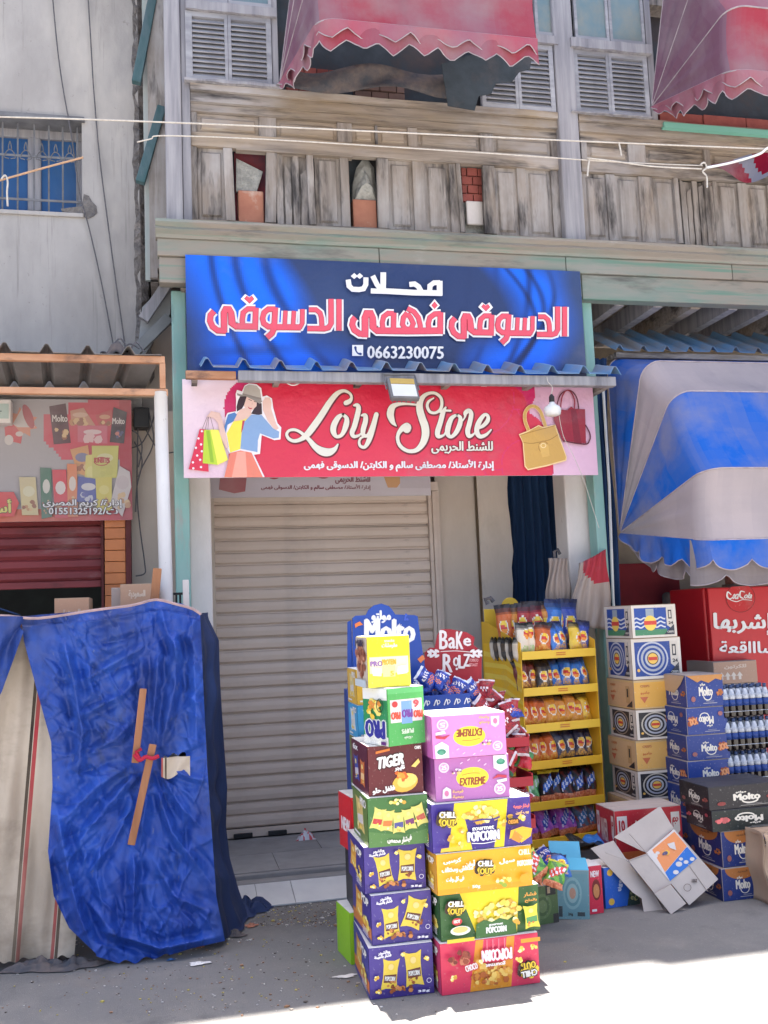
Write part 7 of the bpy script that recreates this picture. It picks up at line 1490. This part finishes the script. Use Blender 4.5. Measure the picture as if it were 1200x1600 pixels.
# open cyan box with packets, tilted
cyb = thing('open_carton', 'open cyan crisp carton tilted on the ground with packets inside', 'carton', G(896, 1437).to_tuple(), R(-14))
ca = Art(70, 60).start(C(104,142,150)); ca.rect(4,4,66,56,C(96,140,150)); 
for r_, c_ in ((20,C(120,160,166)),(16,C(90,136,146)),(12,C(130,164,168)),(7,C(170,130,110))): ca.ell(34,32,r_,r_,c_,20)
ca.rect(44,4,60,9,C(50,60,66)); ca.rect(4,3,12,16,C(50,60,66)); ca.text('24g',24,4,34,8,C(50,60,66),bold=.4)
CYN = mat('cyan_card', (.10,.42,.62), (.12,.46,.66), 5, rough=.4, bump=.05); w_, d_, h_ = .17, .22, .245
m = MB(); m.box(-w_/2, w_/2, 0, .004, 0, h_); m.box(-w_/2, w_/2, d_-.004, d_, 0, h_); m.box(-w_/2, -w_/2+.004, .0045, d_-.0045, 0, h_); m.box(w_/2-.004, w_/2, .0045, d_-.0045, 0, h_); m.box(-w_/2+.0045, w_/2-.0045, .0045, d_-.0045, 0, .004); m.obj('carton_body', GREYC, cyb)
face_art(ca, 'printed_front', (-w_/2, 0, .002), (1,0,0), (0,0,1), (0,-1,0), w_, h_-.004, cyb); face_art(ca, 'printed_side', (-w_/2, d_, .002), (0,-1,0), (0,0,1), (-1,0,0), d_, h_-.004, cyb)
for pts in ([(-w_/2,0,h_),(w_/2,0,h_),(w_/2,.09,h_+.045),(-w_/2,.09,h_+.045)], [(-w_/2,d_,h_),(w_/2,d_,h_),(w_/2+.0,d_+.06,h_+.10),(-w_/2,d_+.06,h_+.10)], [(-w_/2,.01,h_),(-w_/2,d_-.01,h_),(-w_/2-.09,d_-.02,h_+.02),(-w_/2-.09,.02,h_+.02)]): MB().prism(pts, (0,0,.004)).obj('flap', CYN, cyb)
cyb.rotation_euler = (R(-4), R(3), R(-14))
gb = thing('open_carton', 'small green carton with a white rim left of the cyan carton', 'carton', G(868, 1443).to_tuple(), R(10))
ga = Art(60, 60).start(C(84,106,66)); [ga.ell(26,28,r_,r_,c_,20) for r_, c_ in ((20,C(100,122,78)),(15,C(78,100,62)),(10,C(108,128,84)))]; ga.rect(34,44,56,60,C(52,50,48)); ga.rect(38,47,44,57,C(176,150,120)); ga.rect(48,0,60,14,C(60,58,56))
m = MB(); m.box(-.14, .03, .01, .20, 0, .205); m.obj('carton_body', GREYC, gb, bevel=.004); face_art(ga, 'printed_front', (-.137, .01, .003), (1,0,0), (0,0,1), (0,-1,0), .164, .19, gb); MB().box(-.15, .04, 0, .21, .206, .212).obj('white_rim', WCARD, gb)
ga2 = Art(10, 10).start(C(96,150,84)); face_art(ga2, 'printed_lid', (-.147, .003, .212), (1,0,0), (0,1,0), (0,0,1), .184, .204, gb)
for k, (px_, py_, st, Y) in enumerate(((848,1345,'lime',4.62),(862,1362,'lime',4.58),(838,1352,'lime',4.66),(878,1345,'light blue',4.72),(868,1330,'snack blue',4.78))):
    p = P(px_, py_, Y); put_bag(bag(st, .10, .135, .05, k), ('bulging lime green packet on the small green carton','second lime packet lying on the green carton','lime packet at the left rim of the green carton','light blue packet sticking out of the cyan carton','blue packet at the back of the cyan carton')[k], p-Vector((0,0,.075)), (R(-25-8*k), R((-30, 20, 40, 12, -20)[k]), R((10, -20, 30, 0, 20)[k])), 'packets in the open cartons')
kr = Art(40, 80).start(C(206,44,70)); kr.ell(22,40,13,18,C(120,40,40),14); kr.ell(22,38,9,12,C(196,130,80),12); kr.text('NEW',8,62,32,72,C(236,220,220),bold=.8); kr.rect(6,4,20,8,C(230,220,220))
carton_px('snack_carton', 'pinkish red carton standing between the cyan carton and the blue bag', 919, 942, 1352, 1429, 4.93, .14, z0=0, front=kr, mat_=WCARD, rz=R(4))
bl_ = Art(80, 80).start(C(38,96,190)); 
for i, (x, y) in enumerate(((14,70),(14,12),(60,66))): bl_.ell(x,y,7,7,C(226,180,70),12)
bl_.text('tiger', 22, 40, 52, 50, C(206,214,230), bold=.8, rot=1.4); bl_.poly([(50,0),(80,0),(80,60),(60,40)], C(52,70,66)); bl_.blobs(68,26,8,20,16,4,[C(130,140,110),C(60,90,70),C(190,180,120)],5)
carton_px('snack_carton', 'bright blue carton with yellow dots behind the flattened cardboard', 943, 1000, 1352, 1426, 5.0, .18, z0=0, front=bl_, mat_=WCARD, rz=R(6))
tag(MB().grid(lambda u, v: tuple(G(940, 1400)+Vector((-.10+.30*u, .02+.22*v, .27+.03*math.sin(u*7+v*3)+.02*math.cos(u*15)))), 14, 10, lambda u, v: C(40,120,206) if .3 < u < .7 else C(22,24,34)).obj('plastic_wrapper', FOIL, smooth=True, solid=.003), 'blue and black plastic wrapper lying over the small cartons', 'wrapper')
# kraft paper sack at the right edge
m = MB(); a_ = P(1203, 1400, 4.72).x; zt7 = Z_(1190, 1302, 4.72)
m.grid(lambda u, v: Vector((a_+.24*u+.012*math.sin(v*9)-.02*v*(u < .2), 4.72-.06*math.sin(math.pi*u)+.012*math.sin(u*20+v*12), zt7*v)), 20, 16); m.grid(lambda u, v: Vector((a_+.01*math.sin(v*9)-.02*v+.02*math.sin(math.pi*u), 4.72+.20*(1-u), zt7*v)), 6, 16)
m.grid(lambda u, v: Vector((a_+.24*u, 4.72+.2*v, zt7-.02*math.sin(v*3))), 4, 4); tag(m.obj('paper_sack', KRAFT, smooth=True, solid=.004), 'creased brown paper sack standing at the right edge', 'paper sack')
# ================================================================== RED FRIDGE AND WHAT HANGS BEHIND
fr = thing('drinks_fridge', 'red drinks fridge with white Arabic lettering under the striped canopy', 'fridge', (X_(1104, 1000, 6.0), 6.0, 0))
fx0 = X_(1104, 1000, 6.0); fz = Z_(1110, 918, 6.0)
MB().box(fx0, fx0+.72, 6.0, 6.46, .08, fz).obj('fridge_body', FRED, fr, True, bevel=.012); MB().box(fx0+.012, fx0+.708, 5.955, 5.996, .12, fz-.004).obj('fridge_door', FRED, fr, True, bevel=.008)
MB().box(fx0+.05, fx0+.67, 6.03, 6.43, .0, .079).obj('fridge_base', BLACK, fr, True)
A = PxArt(5.953, (fx0+.016, .1, fx0+.70, fz)); A.clipon = True
A.ell(1157, 934, 23, 23, C(190,24,34), 30); A.ring(1157, 934, 23, 23, 1, C(120,12,20), 30)
A.rib([(1142,929,1.6),(1137,925,2.2),(1136,932,2.8),(1140,936,2),(1145,933,1.2)], WHI); A.text('oca', 1145, 928, 1154, 936, WHI, bold=.5, skew=.3); A.rib([(1163,925,1.4),(1157,924,2),(1156,932,2.6),(1161,935,1.6)], WHI); A.text('ola', 1163, 926, 1175, 935, WHI, bold=.5, skew=.3); A.rib([(1140,937,1.),(1150,940,1.4),(1160,937,1.),(1174,938,1.)], WHI)
A.text('إشربها', 1115, 958, 1206, 992, WHI, bold=1.3); A.text('ساااقعة', 1124, 1002, 1212, 1020, WHI, bold=.9)
MB().obj('lettering', None, fr, True, me=A.mesh('lettering', lambda x, z, o: (x, 5.9525-o, z), PRINT))
MB().box(fx0+.60, fx0+.625, 5.93, 5.954, 1.0, 1.45).obj('handle', WHITE, fr, True, bevel=.004)
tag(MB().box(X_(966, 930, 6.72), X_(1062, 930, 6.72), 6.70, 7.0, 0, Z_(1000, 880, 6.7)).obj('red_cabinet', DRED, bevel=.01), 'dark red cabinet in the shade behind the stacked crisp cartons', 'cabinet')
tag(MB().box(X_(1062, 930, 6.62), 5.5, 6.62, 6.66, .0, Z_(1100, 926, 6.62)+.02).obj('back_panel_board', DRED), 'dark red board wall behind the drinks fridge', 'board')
for i in range(9): pass
m = MB(); m.box(X_(1040, 930, 6.5), X_(1040, 930, 6.5)+.12, 6.45, 6.58, Z_(1050, 945, 6.5)-.1, Z_(1050, 925, 6.5)); 
tag(m.obj('cloth_bundle', RAG, bevel=.03), 'small grey bundle wedged between the dark red cabinet and the fridge', 'bundle')
# shelf clutter above the fridge
shelf = thing('wall_shelf', 'dark shelf with dusty jars above the drinks fridge', 'shelf', (4, 6.5, fz))
MB().box(X_(1135, 915, 6.55), 5.3, 6.5, 6.61, Z_(1150, 914, 6.55)-.01, Z_(1150, 914, 6.55)+.008).obj('shelf_board', WH, shelf, True)
for k in range(8): 
    o = lathe([(.001,0),(.035,0),(.038,.01),(.038,.085),(.028,.1),(.001,.1)], 10).obj('jar', RAG if k % 2 else TERRA); o.location = (X_(1142, 905, 6.55)+.09*k, 6.56, Z_(1150, 914, 6.55)+.0085); tag(o, 'dusty jar on the dark shelf above the fridge, %s from the left' % ORD[k], 'jar', 'dusty jars above the fridge')
# folded sun shades by the white pillar
def hang(label, pts_top, pts_bot, Y, colf, name='folded_parasol'):
    m = MB().grid(lambda u, v: P(interp(pts_top, u)[0] if False else (pts_top[0][0]+(pts_top[1][0]-pts_top[0][0])*u)*(1-v)+(pts_bot[0][0]+(pts_bot[1][0]-pts_bot[0][0])*u)*v+2*math.sin(v*7+u*4), (pts_top[0][1]+(pts_top[1][1]-pts_top[0][1])*u)*(1-v)+(pts_bot[0][1]+(pts_bot[1][1]-pts_bot[0][1])*u)*v, Y-.05*math.sin(math.pi*u)-.012*math.sin(u*25+v*5)), 24, 20, colf)
    return tag(m.obj(name, FABRIC, smooth=True, solid=.006), label, name.replace('_', ' '))
SK = C(176,158,146)
hang('grey sack cloth bundle hanging before the dark blue curtain', ((857,872),(888,872)), ((853,958),(892,962)), 6.3, lambda u, v: mixc(SK, C(140,124,114), .5*math.sin(u*12)**2), 'cloth_bundle')
hang('folded grey parasol with a red top panel beside the canopy hinge', ((905,880),(948,858)), ((888,975),(955,985)), 6.22, lambda u, v: C(186,66,76) if (1-u)*.9+v*1.5 < 1.05-.2*u and v < .42 and u > .12 else mixc(SK, C(196,180,170), .5*math.sin(u*9)**2))
for (x0, y0), (x1, y1) in (((866,873),(868,858)), ((872,873),(876,860)), ((940,866),(938,852)), ((934,868),(930,856))): pass
rag2 = MB(); rag2.tube([P(867,873,6.28), P(866,862,6.28), P(871,858,6.28), P(875,866,6.28)], .012, 6); tag(rag2.obj('cloth_knot', RAG, smooth=True), 'knotted end of the grey sack cloth bundle', 'cloth knot')
tag(rag_ := MB().tube([P(762,944,5.95), P(758,936,5.95), P(766,934,5.95), P(771,940,5.95)], .014, 6).obj('cloth_scrap', RAG, smooth=True), 'small dark scrap sticking up left of the yellow rack top', 'cloth scrap')
